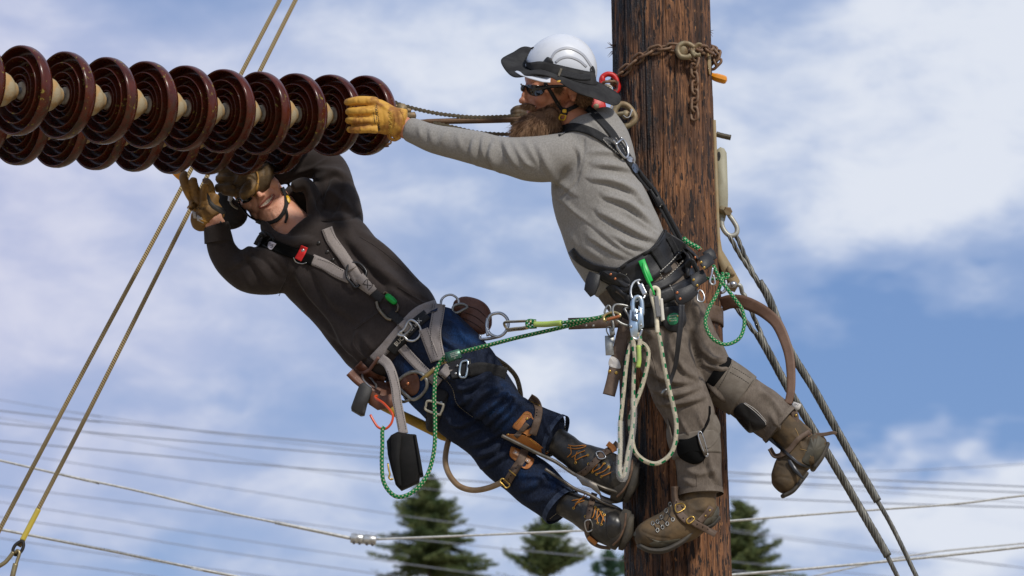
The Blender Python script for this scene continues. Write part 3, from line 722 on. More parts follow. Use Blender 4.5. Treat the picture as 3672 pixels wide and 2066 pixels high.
# ------------------------------------------------------------------ chain, hoist and bracket on the pole
M_rust = mat('rusty_chain_steel', (0.145, 0.066, 0.028), 0.65, (0.20, 0.125, 0.075), 50, (0.35, 0.65), metal=0.25, bump=0.4, bscale=220)
M_khaki = mat('worn_khaki_steel', (0.27, 0.22, 0.13), 0.55, (0.20, 0.13, 0.065), 26, (0.4, 0.66), metal=0.3, bump=0.3)
M_olive = mat('galvanised_bracket_paint', (0.33, 0.31, 0.22), 0.6, (0.26, 0.235, 0.16), 14, (0.35, 0.7), bump=0.2)
M_ochre = mat('rust_stained_bracket', (0.28, 0.18, 0.075), 0.7, (0.30, 0.24, 0.14), 12, (0.35, 0.65), bump=0.3)
def link_mesh(r, L, w):
    """one oval chain link, long axis X, lying in XY"""
    a = np.linspace(0, 2 * np.pi, 20, endpoint=False); h = L / 2 - w / 2; q = []
    for t in a: q.append((np.sign(math.cos(t)) * h * (1 if abs(math.cos(t)) > 0.3 else abs(math.cos(t)) / 0.3) + math.cos(t) * w / 2, math.sin(t) * w / 2, 0))
    V, F = tube(np.array(q), r, 8, True); return mkmesh(V, F, True, name='chain_link')
LM = link_mesh(5.4 * K, 50 * K, 27 * K)
def chain(name, pts, label, base, roll0=0.3, spacing=36):
    root = thing(name, base, label, 'chain'); pts = np.asarray(pts); L = np.concatenate([[0], np.cumsum(np.linalg.norm(np.diff(pts, axis=0), axis=1))])
    s = np.arange(0, L[-1], spacing * K)
    for i, x in enumerate(s):
        p = np.array([np.interp(x, L, pts[:, k]) for k in range(3)]); q = np.array([np.interp(min(x + 8 * K, L[-1]), L, pts[:, k]) for k in range(3)]); p0 = np.array([np.interp(max(x - 8 * K, 0), L, pts[:, k]) for k in range(3)])
        X = nrm(q - p0); out = nrm(np.array([p[0] - PA[0], p[1] - PA[1], 0])); Y = nrm(np.cross(out, X)); Z = np.cross(X, Y)
        r = (0.25 if i % 2 else -1.15) + roll0 + rng.normal() * 0.1; Y, Z = Y * math.cos(r) + Z * math.sin(r), Z * math.cos(r) - Y * math.sin(r)
        o = link('chain_link', LM, root, M_rust if not len(LM.materials) else None); M = Matrix(((X[0], Y[0], Z[0], p[0] - base[0]), (X[1], Y[1], Z[1], p[1] - base[1]), (X[2], Y[2], Z[2], p[2] - base[2]), (0, 0, 0, 1))); o.matrix_local = M
    return root
def on_pole(px, py, lift=12):
    h = cast(POLE, px, py)
    if h is None: return P(px, py, 0)
    p = h[0]; o = nrm(np.array([p[0] - PA[0] - 0.0, p[1] - PA[1], 0])); return p + o * lift * K
def route(pts, lift=12):
    c = catmull(pts, step=8); return np.array([on_pole(q[0], q[1], lift) for q in c])
q = route([(2206, 300), (2235, 268), (2270, 238), (2300, 210), (2335, 190), (2372, 178), (2410, 174), (2450, 180), (2490, 178), (2524, 182), (2538, 186)])
q = np.vstack([np.array([P(2184, 300, -115), P(2196, 300, -110)]), q, [P(2556, 192, 0)], [P(2566, 200, 20)]])
chain('wrap_chain', q, 'rusty link chain wrapped round the pole near its top', P(2372, 178, -190))
chain('hanging_chain', route([(2478, 200), (2486, 222), (2480, 250), (2484, 300), (2484, 350), (2482, 390), (2484, 420)], 14), 'rusty chain tail hanging straight down the pole from the grab hook', P(2484, 425, -190), 0.8, 33)
chain('chain_end', np.array([P(2548, 176, 10), P(2566, 182, 5), P(2570, 200, 0), P(2560, 215, -5), P(2572, 225, -5), P(2556, 240, 0)]), 'bunched rusty chain end sticking out at the right edge of the pole', P(2566, 240, 0), 0.2, 22)
gh = thing('grab_hook', on_pole(2450, 200), 'khaki cast grab hook clamping the rusty chain on the pole face', 'hook')
dpt = -212
obj('hook', join(ptube([(2490, 172, dpt), (2472, 160, dpt), (2452, 156, dpt), (2434, 166, dpt), (2430, 184, dpt), (2440, 202, dpt), (2462, 206, dpt), (2476, 200, dpt)], 12, 10, 4, flat=0.8), ptube([(2486, 168, dpt), (2480, 180, dpt), (2488, 196, dpt), (2494, 200, dpt)], 8, 8), ellipsoid(P(2448, 182, dpt + 6), CR, CF, CU, 20 * K, 8 * K, 22 * K, 10)), M_khaki, gh)
obj('clevis', join(ptube([(2488, 172, dpt), (2502, 160, dpt), (2516, 162, dpt)], 8, 8), ptube([(2488, 192, dpt), (2500, 198, dpt), (2512, 196, dpt)], 8, 8), ptube([(2488, 172, dpt), (2484, 182, dpt), (2488, 194, dpt)], 8, 8)), M_khaki, gh)
fp = thing('steel_strip', P(2545, 262, 0), 'narrow rusty steel strip tucked under the chain on the right of the pole', 'metal strip')
obj('strip', slab([(2540, 190, -85), (2549, 188, -70), (2551, 230, -70), (2549, 268, -70), (2544, 266, -85), (2540, 230, -85)], 0, 5, inset=1), M_ochre, fp)
sd = thing('screwdriver', P(2560, 290, 0), 'screwdriver with amber handle jammed in at the right side of the pole', 'screwdriver')
MA = mat('amber_plastic', (0.72, 0.27, 0.01), 0.25)
obj('handle', loft([(2548, 270, 0, 10, 10), (2556, 273, 0, 12, 12), (2562, 276, 0, 14, 14), (2572, 279, 0, 15.5, 15.5), (2596, 286, 0, 15.5, 15.5), (2604, 288, 0, 12, 12)], 8, 5), MA, sd, smooth=False)
obj('shank', ptube([(2535, 266, 0), (2550, 271, 0)], 4, 8), M_rust, sd)
# red hoist and its hook
M_hred = mat('chipped_red_paint', (0.52, 0.010, 0.008), 0.45, (0.10, 0.05, 0.04), 34, (0.58, 0.62), bump=0.35, bscale=90)
rh = thing('chain_hoist', P(2150, 380, -60), 'chipped red hoist hooked between the pole chain and the steel rod', 'hoist')
obj('top_hook', join(ptube([(2166, 320, -110), (2158, 300, -110), (2160, 278, -110), (2178, 266, -110), (2200, 272, -108), (2214, 295, -105), (2216, 320, -100), (2200, 338, -100)], 10, 10, 4), ellipsoid(P(2160, 290, -110), CR, CF, CU, 11 * K, 11 * K, 22 * K, 8)), M_hred, rh)
obj('body', slab([(2085, 350, -110), (2120, 335, -110), (2160, 345, -108), (2172, 370, -108), (2176, 392, -108), (2160, 405, -108), (2120, 400, -110), (2080, 380, -110)], 0, 60, inset=6), M_hred, rh)
trh = bvh(LASTO[0])
for k_, y in enumerate((352, 360, 368, 376)): obj('cast_lettering', text_on(('SINGLE', 'CHAIN', 'LOAD', '1500 LBS')[k_], 2122, y, 20, 8, trh, 1.5, 0.8), mat('dark_red', (0.16, 0.01, 0.01), 0.6), rh)
rivet_pts = []
obj('bolt_head', lathe([(0, 0), (0, 11 * K), (5 * K, 10 * K), (8 * K, 5 * K), (8 * K, 0)], P(2138, 382, -112), -pdir(2138, 382), 12), M_khaki, rh)
rc = thing('tie_cord', P(2180, 330, -120), 'frayed white cord knotted under the red hook', 'cord')
obj('cord', join(ptube([(2160, 308, -124), (2176, 304, -126), (2192, 312, -124), (2180, 318, -124), (2164, 314, -124), (2190, 308, -125)], 4, 8), ptube([(2186, 314, -124), (2198, 326, -122), (2204, 350, -118), (2196, 376, -115), (2180, 402, -112), (2170, 408, -112)], 3.6, 8)), mat('dirty_white_cord', (0.50, 0.45, 0.36), 0.9, bump=0.3), rc)
sk = thing('shackle', P(2240, 460, -150), 'brown forged shackle and link pinned to the left face of the pole', 'shackle')
obj('link', ptube([(2206, 392, -195), (2226, 374, -195), (2252, 382, -195), (2272, 408, -195), (2276, 430, -195), (2256, 448, -195), (2230, 454, -195), (2212, 440, -195), (2204, 415, -195)], 12, 12, closed=True), M_khaki, sk)
obj('clevis', join(ptube([(2170, 412, -175), (2205, 412, -205), (2238, 408, -215), (2250, 412, -215)], 9, 10), ellipsoid(P(2244, 412, -212), CR, CF, CU, 16 * K, 14 * K, 17 * K, 10)), M_khaki, sk)
obj('pin', lathe([(0, 0), (0, 10 * K), (16 * K, 10 * K), (18 * K, 8 * K), (18 * K, 0)], P(2262, 410, -210), -pdir(2262, 410), 14), M_khaki, sk)
obj('cotter_pin', ptube([(2236, 414, -234), (2246, 422, -234), (2258, 418, -234), (2264, 400, -234), (2262, 392, -234), (2268, 394, -234), (2266, 402, -234)], 1.8, 6), mat('bright_wire', (0.7, 0.7, 0.68), 0.3, metal=0.6), sk)
# rod and roller chains
rd = thing('steel_rod', P(1700, 430, -70), 'long rusty steel rod running from the last disc back to the hoist', 'rod')
obj('shaft', ptube([(1420, 440, -90, 6), (1520, 436, -85, 8), (1560, 436, -84, 10.5), (1860, 428, -50, 11.5), (2120, 415, -60, 11)], 10, 12, 20), mat('rusty_tube', (0.17, 0.095, 0.048), 0.7, (0.10, 0.06, 0.035), 22, metal=0.2, bump=0.3), rd)
obj('end_fitting', join(slab([(1420, 386, -120), (1445, 382, -120), (1475, 390, -118), (1474, 400, -118), (1440, 402, -120)], 0, 24, inset=3), slab([(1445, 404, -118), (1488, 400, -116), (1493, 412, -116), (1490, 421, -116), (1450, 420, -118)], 0, 26, inset=4), lathe([(0, 0), (0, 20 * K), (10 * K, 22 * K), (14 * K, 0)], P(1440, 392, -130), -pdir(1440, 392), 16)), M_khaki, rd)
obj('eye_bolt', join(lathe([(0, 0), (0, 9 * K), (28 * K, 9 * K), (28 * K, 0)], P(1386, 528, -130), nrm(CU * 1.0 - CR * .1), 12), ptube([(1384, 520, -130), (1400, 514, -130), (1402, 506, -130)], 4, 8)), M_rust, rd)
ML = None
def roller_chain(pts, label, pitch=15.5):
    root = thing('roller_chain', P(*pts[len(pts) // 2]), label, 'chain'); c = catmull(pts, step=2); w = np.array([P(*q) for q in c]); L = np.concatenate([[0], np.cumsum(np.linalg.norm(np.diff(w, axis=0), axis=1))]); s = np.arange(0, L[-1], pitch * K); base = worldloc(root)
    pp = np.stack([np.interp(s, L, w[:, k]) for k in range(3)], 1); u = pitch * K
    global ML
    if ML is None:
        ang = np.linspace(0, 2 * np.pi, 10, endpoint=False); pr = [(7.4 * K * math.cos(a_) * 0.5 * 1.9, 7.6 * K * math.sin(a_)) for a_ in ang]
        def plate(y):
            o_ = []
            for sx_ in (0, 1):
                for a_ in np.linspace(-np.pi / 2, np.pi / 2, 6): o_.append(((u - 0.0) * (1 - sx_) + (math.cos(a_) if sx_ == 0 else -math.cos(a_)) * 7.6 * K, (math.sin(a_) if sx_ == 0 else -math.sin(a_)) * 7.6 * K))
            o_.insert(6, (u / 2, 4.6 * K)); o_.append((u / 2, -4.6 * K)); n_ = len(o_)
            V_ = [(a_, y, b_) for a_, b_ in o_] + [(a_, y + 3 * K, b_) for a_, b_ in o_]
            return np.array(V_), [tuple(range(n_)), tuple(range(n_, 2 * n_))[::-1]] + [(i_, i_ + n_, (i_ + 1) % n_ + n_, (i_ + 1) % n_) for i_ in range(n_)]
        pin = lathe([(-11 * K, 0), (-11 * K, 3 * K), (11 * K, 3 * K), (11 * K, 0)], np.zeros(3), (0, 1, 0), 8)
        ML = (mkmesh(*join(plate(-9 * K), plate(6 * K), pin), False, name='outer_link'), mkmesh(*join(plate(-5.5 * K), plate(2.5 * K), pin), False, name='inner_link'))
        for m_ in ML: m_.materials.append(mat('oily_roller_chain', (0.10, 0.085, 0.06), 0.4, (0.18, 0.15, 0.10), 60, metal=0.6))
    for i in range(len(pp) - 1):
        X = nrm(pp[i + 1] - pp[i]); Y = nrm(CF - X * (CF @ X)); Z = np.cross(X, Y); o = link('outer_link' if i % 2 else 'inner_link', ML[0 if i % 2 else 1], root); b_ = pp[i] - base
        o.matrix_local = Matrix(((X[0], Y[0], Z[0], b_[0]), (X[1], Y[1], Z[1], b_[1]), (X[2], Y[2], Z[2], b_[2]), (0, 0, 0, 1)))
roller_chain([(1404, 362, -120), (1437, 376, -112), (1465, 384, -105), (1504, 394, -98), (1545, 403, -92), (1586, 410, -86), (1628, 415, -80), (1669, 419, -74), (1730, 421, -66), (1815, 418, -55), (1900, 412, -50), (2100, 400, -60)], 'upper greasy roller chain above the steel rod')
roller_chain([(1560, 442, -98), (1620, 455, -92), (1697, 473, -85), (1760, 480, -75), (1843, 481, -60), (1950, 468, -55), (2110, 430, -60)], 'lower roller chain between the rod and the outstretched grey sleeve')
# bracket on the right of the pole
br = thing('guy_bracket', P(2575, 1000, -30), 'long olive steel guy bracket bolted down the right side of the pole', 'bracket')
obj('spine', slab([(2556, 428, -40), (2567, 430, -40), (2572, 560, -40), (2578, 760, -40), (2583, 860, -40), (2590, 900, -40), (2618, 945, -40), (2653, 1008, -40), (2640, 1030, -40), (2622, 1024, -40), (2590, 975, -40), (2572, 930, -40), (2566, 880, -40), (2562, 700, -40), (2557, 560, -40)], 0, 74, inset=3), M_ochre, br)
obj('flange', slab([(2570, 600, -20), (2569, 575, -20), (2572, 535, -20), (2583, 527, -20), (2597, 532, -20), (2606, 548, -20), (2608, 600, -20), (2611, 700, -20), (2610, 745, -20), (2600, 790, -20), (2586, 800, -20), (2576, 780, -20), (2572, 700, -20)], 0, 12, inset=2), M_olive, br)
obj('flange_hole', blob_on(bvh(LASTO[0]), [(2571, 560), (2574, 546), (2581, 545), (2584, 560), (2580, 575), (2573, 576)], 0.6, 0.6), mat('hole_dark', (0.02, 0.02, 0.02), 0.9), br)
obj('lower_flange', blob_on(bvh(br.children[0]), [(2612, 952), (2628, 962), (2636, 985), (2620, 990), (2605, 970)], 2, 8), M_ochre, br)
thr = ptube([(2568, 481, 0), (2590, 487, 0), (2612, 492, 0), (2621, 494, 0)], 10, 14, 1.2)
V_, F_, u_ = thr; a_, b_ = P(2568, 481, 0), P(2621, 494, 0); tt_ = ((V_ - a_) @ nrm(b_ - a_)); ctr = a_ + np.outer(tt_, nrm(b_ - a_)); V_ = ctr + (V_ - ctr) * (1 + 0.10 * np.sin(tt_ / K * 2 * np.pi / 5))[:, None]
obj('threaded_bolt', (V_, F_), mat('greasy_bolt', (0.10, 0.085, 0.06), 0.5, metal=0.5), br)
bh = lathe([(0, 0), (0, 17 * K), (14 * K, 17 * K), (17 * K, 14 * K), (17 * K, 0)], P(2607, 758, -34), nrm(-pdir(2600, 750) + 0.25 * CR), 6)
obj('bolt_head', bh, M_khaki, br, smooth=False); obj('bolt_shank', ptube([(2584, 752, -20), (2604, 757, -30)], 15, 12), M_khaki, br)
M_gal = mat('galvanised_shackle', (0.40, 0.39, 0.33), 0.5, (0.31, 0.30, 0.26), 22, metal=0.4, bump=0.2)
s1 = thing('shackle', P(2615, 850, -20), 'upper galvanised shackle hanging from the bracket bolt', 'shackle')
obj('bow', ptube([(2588, 782, -20), (2590, 812, -20), (2604, 836, -20), (2622, 846, -20), (2640, 838, -20), (2643, 818, -20), (2632, 796, -20), (2618, 776, -20), (2612, 765, -25)], 9, 12, 4), M_gal, s1)
s2 = thing('shackle', P(2660, 1080, -10), 'lower galvanised shackle under the bracket foot, half hidden by the brown strap', 'shackle')
obj('bow', join(ptube([(2640, 1020, -30), (2655, 1026, -30), (2662, 1050, -10), (2672, 1062, -5), (2664, 1075, 0), (2650, 1076, 0), (2634, 1060, 0)], 8, 12, 4)), M_gal, s2)
obj('pin', join(ptube([(2606, 1024, -60), (2630, 1022, -60)], 8, 10), ellipsoid(P(2628, 1020, -60), CR, CF, CU, 15 * K, 12 * K, 12 * K, 10), ptube([(2600, 1000, -58), (2604, 1030, -60), (2596, 1046, -60), (2585, 1050, -60)], 6, 8)), M_steel, s2)
# guy cables
M_guy = mat('weathered_guy_strand', (0.15, 0.145, 0.125), 0.5, (0.095, 0.09, 0.075), 40, metal=0.45)
def strand(ctrl, R, nw, pitch, wr=None, ph=0.0, taper=None):
    """wires laid helically round a path"""
    c = catmull(ctrl, step=7); w = np.array([P(*q[:3]) for q in c]); T_ = nrm(np.gradient(w, axis=0)); N_ = nrm(np.cross(T_, CF)); B_ = np.cross(T_, N_)
    L = np.concatenate([[0], np.cumsum(np.linalg.norm(np.diff(w, axis=0), axis=1))]); out = []; wr = wr or R * 0.42
    for k in range(nw):
        a_ = 2 * np.pi * (k / nw) + ph + L / (pitch * K) * 2 * np.pi
        out.append(tube(w + (N_ * np.cos(a_)[:, None] + B_ * np.sin(a_)[:, None]) * (R - wr) * K, wr * K, 6))
    return out
for (A_, B_, M_, thin, lab, endp) in ((([(2612, 842, -22), (2622, 858, -22), (2650, 910, -20), (2685, 962, -18), (2722, 1020, -15), (2757, 1070, -12)]), ([(2640, 846, -18), (2652, 872, -18), (2672, 920, -16), (2704, 985, -12), (2740, 1045, -12), (2757, 1075, -12)]),
      [(2722, 1010, -14), (2757, 1070, -12), (2831, 1251, -10), (2922, 1402, -6), (3032, 1598, 0), (3147, 1797, 10)], [(3140, 1785, 10), (3205, 1900, 15), (3290, 2075, 22), (3420, 2340, 30)], 'right-hand steel guy strand, starting at the upper shackle', 0),
      (([(2626, 1075, 0), (2632, 1092, 0), (2660, 1130, 0), (2700, 1185, 2), (2740, 1235, 4)]), ([(2668, 1072, 0), (2682, 1090, 0), (2700, 1130, 0), (2722, 1180, 2), (2744, 1230, 4)]),
      [(2716, 1195, 3), (2755, 1262, 4), (2831, 1402, 8), (2929, 1562, 12), (3060, 1782, 18), (3184, 1994, 24)], [(3176, 1982, 24), (3222, 2076, 28), (3350, 2340, 36)], 'left-hand steel guy strand, passing behind the kicked-back boot', 1)):
    g_ = thing('guy_cable', P(*M_[-1]), lab, 'steel cable')
    obj('wrapped_grip', join(*strand(M_, 15, 7, 150, 5.6)), M_guy, g_)
    obj('grip_leg', join(*strand(A_, 9, 3, 110, 4.8)), M_guy, g_); obj('grip_leg', join(*strand(B_, 9, 3, 110, 4.8, 1)), M_guy, g_)
    obj('inner_strand', join(*strand(thin, 8.5, 6, 120, 4.0)), M_guy, g_)
# tan hand lines on the left
def hand_rope(pts, lab):
    t_ = thing('tan_rope', P(*pts[-1]), lab, 'rope', None); obj('cord', ptube(pts, 8.0, 12, 30), R_line, t_); return t_
R_line = None
def line_mat():
    m = bpy.data.materials.new('tan_hand_line'); m.use_nodes = True; t = NT(m.node_tree); b = m.node_tree.nodes['Principled BSDF']
    s = t.n('ShaderNodeSeparateXYZ', i={0: t.n('ShaderNodeUVMap').outputs[0]}); w = t.m('SINE', t.m('ADD', t.m('MULTIPLY', s.outputs[0], 6.283 / (9 * K)), t.m('MULTIPLY', s.outputs[1], 6.283 * 2)))
    c = t.mix(t.ramp(w, -0.7, 0.7), (0.31, 0.225, 0.105), (0.40, 0.30, 0.15)); m.node_tree.links.new(c, b.inputs['Base Color']); b.inputs['Roughness'].default_value = 0.8
    bn = t.n('ShaderNodeBump', i={'Strength': 0.8, 'Distance': 0.002, 'Height': w}); m.node_tree.links.new(bn.outputs[0], b.inputs['Normal']); return m
R_line = line_mat()
hand_rope([(1160, -300, 420), (1003, 0, 420), (690, 599, 420), (602, 766, 420), (300, 1330, 420), (0, 1897, 420), (-150, 2180, 420)], 'left one of two tan ropes slanting up behind the discs')
hr = hand_rope([(1215, -300, 410), (1060, 0, 410), (749, 620, 410), (627, 860, 410), (330, 1452, 410), (134, 1832, 410), (68, 1960, 410)], 'right one of two tan ropes, ending in a yellow sleeve and black thimble')
obj('sleeve', ptube([(138, 1826, 405), (110, 1880, 405), (80, 1938, 405)], 10, 12), mat('yellow_vinyl', (0.55, 0.42, 0.06), 0.35), hr)
obj('thimble', ptube([(82, 1942, 395), (84, 1960, 395), (74, 1980, 395), (56, 1990, 395), (46, 1976, 395), (54, 1956, 395), (70, 1944, 395)], 6, 8, closed=True), M_print0 if False else mat('black_print', (0.016, 0.014, 0.012), 0.7), hr)
ss = thing('snap_shackle', P(48, 2070, 380), 'dull brass shackle under the black thimble in the bottom left corner', 'shackle')
MB_ = mat('dull_bronze', (0.30, 0.24, 0.12), 0.4, (0.2, 0.16, 0.09), 30, metal=0.6)
obj('bow', ptube([(54, 1984, 385), (62, 1974, 382), (70, 1984, 380), (62, 2010, 378), (56, 2030, 376)], 6, 10), MB_, ss); obj('barrel', ptube([(56, 2022, 378), (46, 2062, 376), (40, 2100, 376)], 9.5, 12), MB_, ss)
tr_ = thing('tail_rope', P(0, 2030, 380), 'short khaki rope tail leaving the left edge beside the thimble', 'rope')
obj('cord', ptube([(48, 1980, 385), (30, 2004, 384), (8, 2024, 382), (-60, 2060, 380)], 7.5, 10), MB_, tr_)
# ------------------------------------------------------------------ people
def finish(name, vf, m, parent, **k):
    return obj(name, (vf[0], vf[1]), m, parent, **k)
def cloth(parts, voxel, smooth, strokes=(), noise_amp=2.0, noise_scale=14, aniso=(1, 1, 1), post=1):
    v, f, e = remesh(join(*parts), voxel, smooth)
    n = normals(v, f); q = v / K / 100.0 * np.array(aniso)
    if noise_amp: v = v + n * (fbm(q * (noise_scale / 14.0) * 1.1, 2) * noise_amp * K)[:, None]
    global FOLD
    FOLD = 2.1
    if strokes: v = sculpt(v, f, strokes)
    FOLD = 1.0
    if post: v = lap(v, e, post)
    return v, f

def head_frame(o, F, U):
    F = nrm(np.asarray(F, float)); U = np.asarray(U, float); U = nrm(U - F * (U @ F)); return np.asarray(o, float), F, np.cross(F, U) * -1, U   # O, F, R(to his left), U
def head_parts(fr, s=1.0, wide=1.0):
    O, F, R, U = fr; k = K * s
    def e(f, r, u, a, b, c, n=14, U2=None, F2=None): return ellipsoid(O + (F * f + R * r + U * u) * k, F, R, U, a * k, b * k * (wide if f > 15 and b > 24 else 1), c * k, n)
    L = [e(-8, 0, 48, 112, 84, 100, 22), e(34, 0, -22, 72, 64, 102, 20), e(84, 0, 26, 20, 54, 13), e(20, 0, -62, 64, 60, 52),
         e(103, 0, 14, 10, 8, 22), e(112, 0, -5, 12, 10, 16), e(121, 0, -21, 13, 13, 11), e(108, 0, -28, 12, 16, 8),
         e(86, 0, -56, 20, 34, 22), e(86, 0, -106, 24, 27, 19), e(84, 0, 52, 20, 50, 30)]
    for q in (-1, 1):
        L += [e(68, 42 * q * wide, -18, 26, 25, 26), e(24, 50 * q * wide, -76, 50, 18, 34), e(111, 11 * q, -26, 10, 8, 8), e(-24, 84 * q, 4, 17, 7, 30), e(-24, 86 * q, -20, 10, 7, 14)]
    return L

def ribbon_hair(roots, dirs, length, width, rs, seg=4, curl=0.35, grav=None):
    """many fine tapering ribbons"""
    n = len(roots); p = roots.copy(); d = nrm(dirs); side = nrm(np.cross(d, rs.normal(size=(n, 3))))
    L = (length * rs.uniform(0.55, 1.15, n))[:, None]; rows = []
    for s in range(seg + 1):
        w = width * (1 - (s / seg) ** 1.5 * 0.9) / 2; rows.append(np.stack([p - side * w, p + side * w], 1))
        d = nrm(d + rs.normal(size=(n, 3)) * curl * 0.4 + (0 if grav is None else grav * 0.22)); p = p + d * L / seg
    V = np.stack(rows, 1).reshape(-1, 3); m = 2 * (seg + 1); b = np.arange(n)[:, None] * m
    F = np.concatenate([np.stack([b[:, 0] + 2 * s, b[:, 0] + 2 * s + 1, b[:, 0] + 2 * s + 3, b[:, 0] + 2 * s + 2], 1) for s in range(seg)])
    return V, F
def sample_surface(vf, n, rs):
    V, F = vf; F = np.array([f[:3] for f in F] + [(f[0], f[2], f[3]) for f in F if len(f) > 3])
    a, b, c = V[F[:, 0]], V[F[:, 1]], V[F[:, 2]]; ar = np.linalg.norm(np.cross(b - a, c - a), axis=1); ar = np.nan_to_num(ar)
    i = rs.choice(len(F), n, p=ar / ar.sum()); u, v = rs.random(n), rs.random(n); k = u + v > 1; u[k], v[k] = 1 - u[k], 1 - v[k]
    return a[i] + (b - a)[i] * u[:, None] + (c - a)[i] * v[:, None], nrm(np.cross((b - a)[i], (c - a)[i]))

# ================================================================== man on the pole, grey shirt
man1 = thing('person', P(2400, 1950, -300), 'bearded man in grey long-sleeved shirt and white helmet, leaning out from the pole', 'person')
T1 = [(2100, 452, -350, 92, 120), (2118, 500, -355, 128, 140), (2125, 570, -360, 148, 150), (2140, 690, -350, 166, 152), (2168, 770, -340, 172, 150), (2200, 850, -330, 176, 150), (2238, 925, -320, 168, 148), (2275, 985, -310, 158, 142)]
A1 = [(2085, 560, -400, 92, 84), (2000, 566, -440, 88, 80), (1900, 570, -455, 82, 74), (1800, 557, -450, 66, 64), (1697, 529, -440, 61, 58), (1567, 500, -420, 54, 52), (1490, 473, -405, 48, 46), (1462, 464, -398, 44, 44)]
A1f = [(2110, 480, -240, 80, 80), (2040, 470, -110, 66, 66), (1960, 440, -40, 50, 50), (1900, 428, -20, 40, 40)]
shirt_strokes = [([(1697, 500), (1690, 545), (1703, 585)], 8, 6, 'fold'), ([(1765, 515), (1757, 560), (1785, 612)], 9, 8, 'fold'), ([(1800, 505), (1826, 560), (1858, 604)], 8, 7, 'fold'), ([(1838, 508), (1880, 578), (1910, 600)], 8, 5),
    ([(1880, 505), (1930, 590)], 9, 4), ([(1600, 470), (1580, 520)], 12, 3), ([(1500, 445), (1510, 500)], 8, 3), ([(1640, 480), (1655, 540)], 10, 3), ([(1925, 520), (1960, 600), (1985, 640)], 10, 5, 'fold'),
    ([(2120, 642), (2190, 652), (2262, 684), (2312, 735)], 9, 9, 'fold'), ([(2165, 702), (2240, 730), (2290, 765), (2338, 812)], 9, 10, 'fold'), ([(2145, 760), (2220, 802), (2300, 846), (2352, 862)], 9, 9, 'fold'),
    ([(2190, 838), (2250, 875), (2312, 893)], 8, 7, 'fold'), ([(2130, 590), (2200, 598), (2262, 610)], 9, 6, 'fold'), ([(2110, 545), (2180, 545), (2240, 560)], 9, 4), ([(2150, 820), (2220, 880), (2270, 915)], 10, 5), ([(2200, 690), (2280, 715), (2320, 760)], 7, 4),
    ([(2090, 880), (2160, 930)], 12, 4), ([(2030, 820), (2080, 900)], 12, 3), ([(2240, 760), (2300, 800), (2360, 845)], 7, 5), ([(2040, 600), (2000, 660)], 14, -5), ([(2093, 500), (2091, 570), (2062, 660), (2010, 706)], 3.5, -4, 'line'),
    ([(1958, 690), (2100, 800), (2200, 880), (2275, 925)], 3, -2.5, 'line'), ([(2120, 430), (2170, 480)], 8, 4), ([(2060, 520), (2085, 570), (2075, 630)], 8, 5, 'fold'), ([(1960, 640), (2010, 660), (2060, 700)], 8, 5, 'fold'), ([(2000, 700), (2060, 760), (2110, 800)], 10, 4), ([(2110, 850), (2190, 900), (2240, 925)], 7, 5, 'fold'), ([(1540, 455), (1545, 500), (1560, 530)], 8, 3, 'fold'), ([(1730, 490), (1728, 540), (1745, 590)], 7, 5, 'fold'), ([(2090, 440), (2140, 500)], 8, 3)]
sv1 = cloth([loft(T1), loft(A1), loft(A1f, seg=20), loft([(2150, 420, -330, 55, 90), (2190, 500, -340, 70, 120), (2225, 590, -345, 62, 120)])], 5.5, 5, shirt_strokes, 2.2)
shirt = finish('shirt', sv1, M_shirt, man1)
SH = bvh(shirt)
# trousers
near_leg = [(2330, 1090, -300, 150, 135), (2360, 1195, -300, 116, 118), (2400, 1300, -305, 103, 108), (2434, 1400, -310, 96, 100), (2474, 1492, -310, 90, 92), (2497, 1600, -300, 84, 84), (2505, 1690, -290, 80, 82), (2509, 1765, -285, 80, 82)]
far_leg = [(2390, 1090, -240, 120, 120), (2450, 1200, -225, 112, 110), (2510, 1285, -215, 96, 98), (2566, 1352, -210, 80, 90), (2660, 1420, -205, 78, 82), (2735, 1475, -200, 82, 80), (2796, 1521, -200, 80, 80)]
hips = [(2240, 940, -315, 150, 135), (2290, 1010, -305, 152, 142), (2345, 1090, -290, 150, 150), (2370, 1140, -280, 130, 140)]
tr_strokes = [([(2480, 1190), (2505, 1280), (2516, 1370)], 9, -12), ([(2330, 1330), (2400, 1370), (2470, 1375)], 10, 8, 'fold'), ([(2345, 1400), (2420, 1420), (2500, 1395)], 9, 7, 'fold'), ([(2370, 1450), (2440, 1450), (2520, 1430)], 9, 7, 'fold'), ([(2300, 1270), (2360, 1330)], 12, 6),
    ([(2400, 1240), (2450, 1330), (2505, 1360)], 10, 6, 'fold'), ([(2520, 1260), (2560, 1300), (2600, 1300)], 9, 8, 'fold'), ([(2530, 1310), (2580, 1330), (2612, 1325)], 8, 7, 'fold'), ([(2535, 1370), (2560, 1400), (2600, 1440)], 8, 6), ([(2545, 1290), (2590, 1285)], 7, 6),
    ([(2440, 1500), (2470, 1560), (2475, 1590)], 8, 5), ([(2500, 1480), (2520, 1540)], 8, 6), ([(2460, 1680), (2500, 1700), (2560, 1690)], 12, 4), ([(2540, 1620), (2545, 1680), (2570, 1730)], 10, 6, 'fold'), ([(2450, 1720), (2490, 1740)], 10, 4),
    ([(2720, 1400), (2770, 1440), (2810, 1500)], 12, 5), ([(2760, 1480), (2800, 1550)], 10, 5), ([(2260, 1200), (2300, 1180), (2350, 1210)], 12, 5), ([(2410, 1180), (2440, 1260)], 12, 6), ([(2190, 1030), (2240, 1060), (2260, 1110)], 10, 8, 'fold'), ([(2490, 1080), (2500, 1150)], 12, 6)]
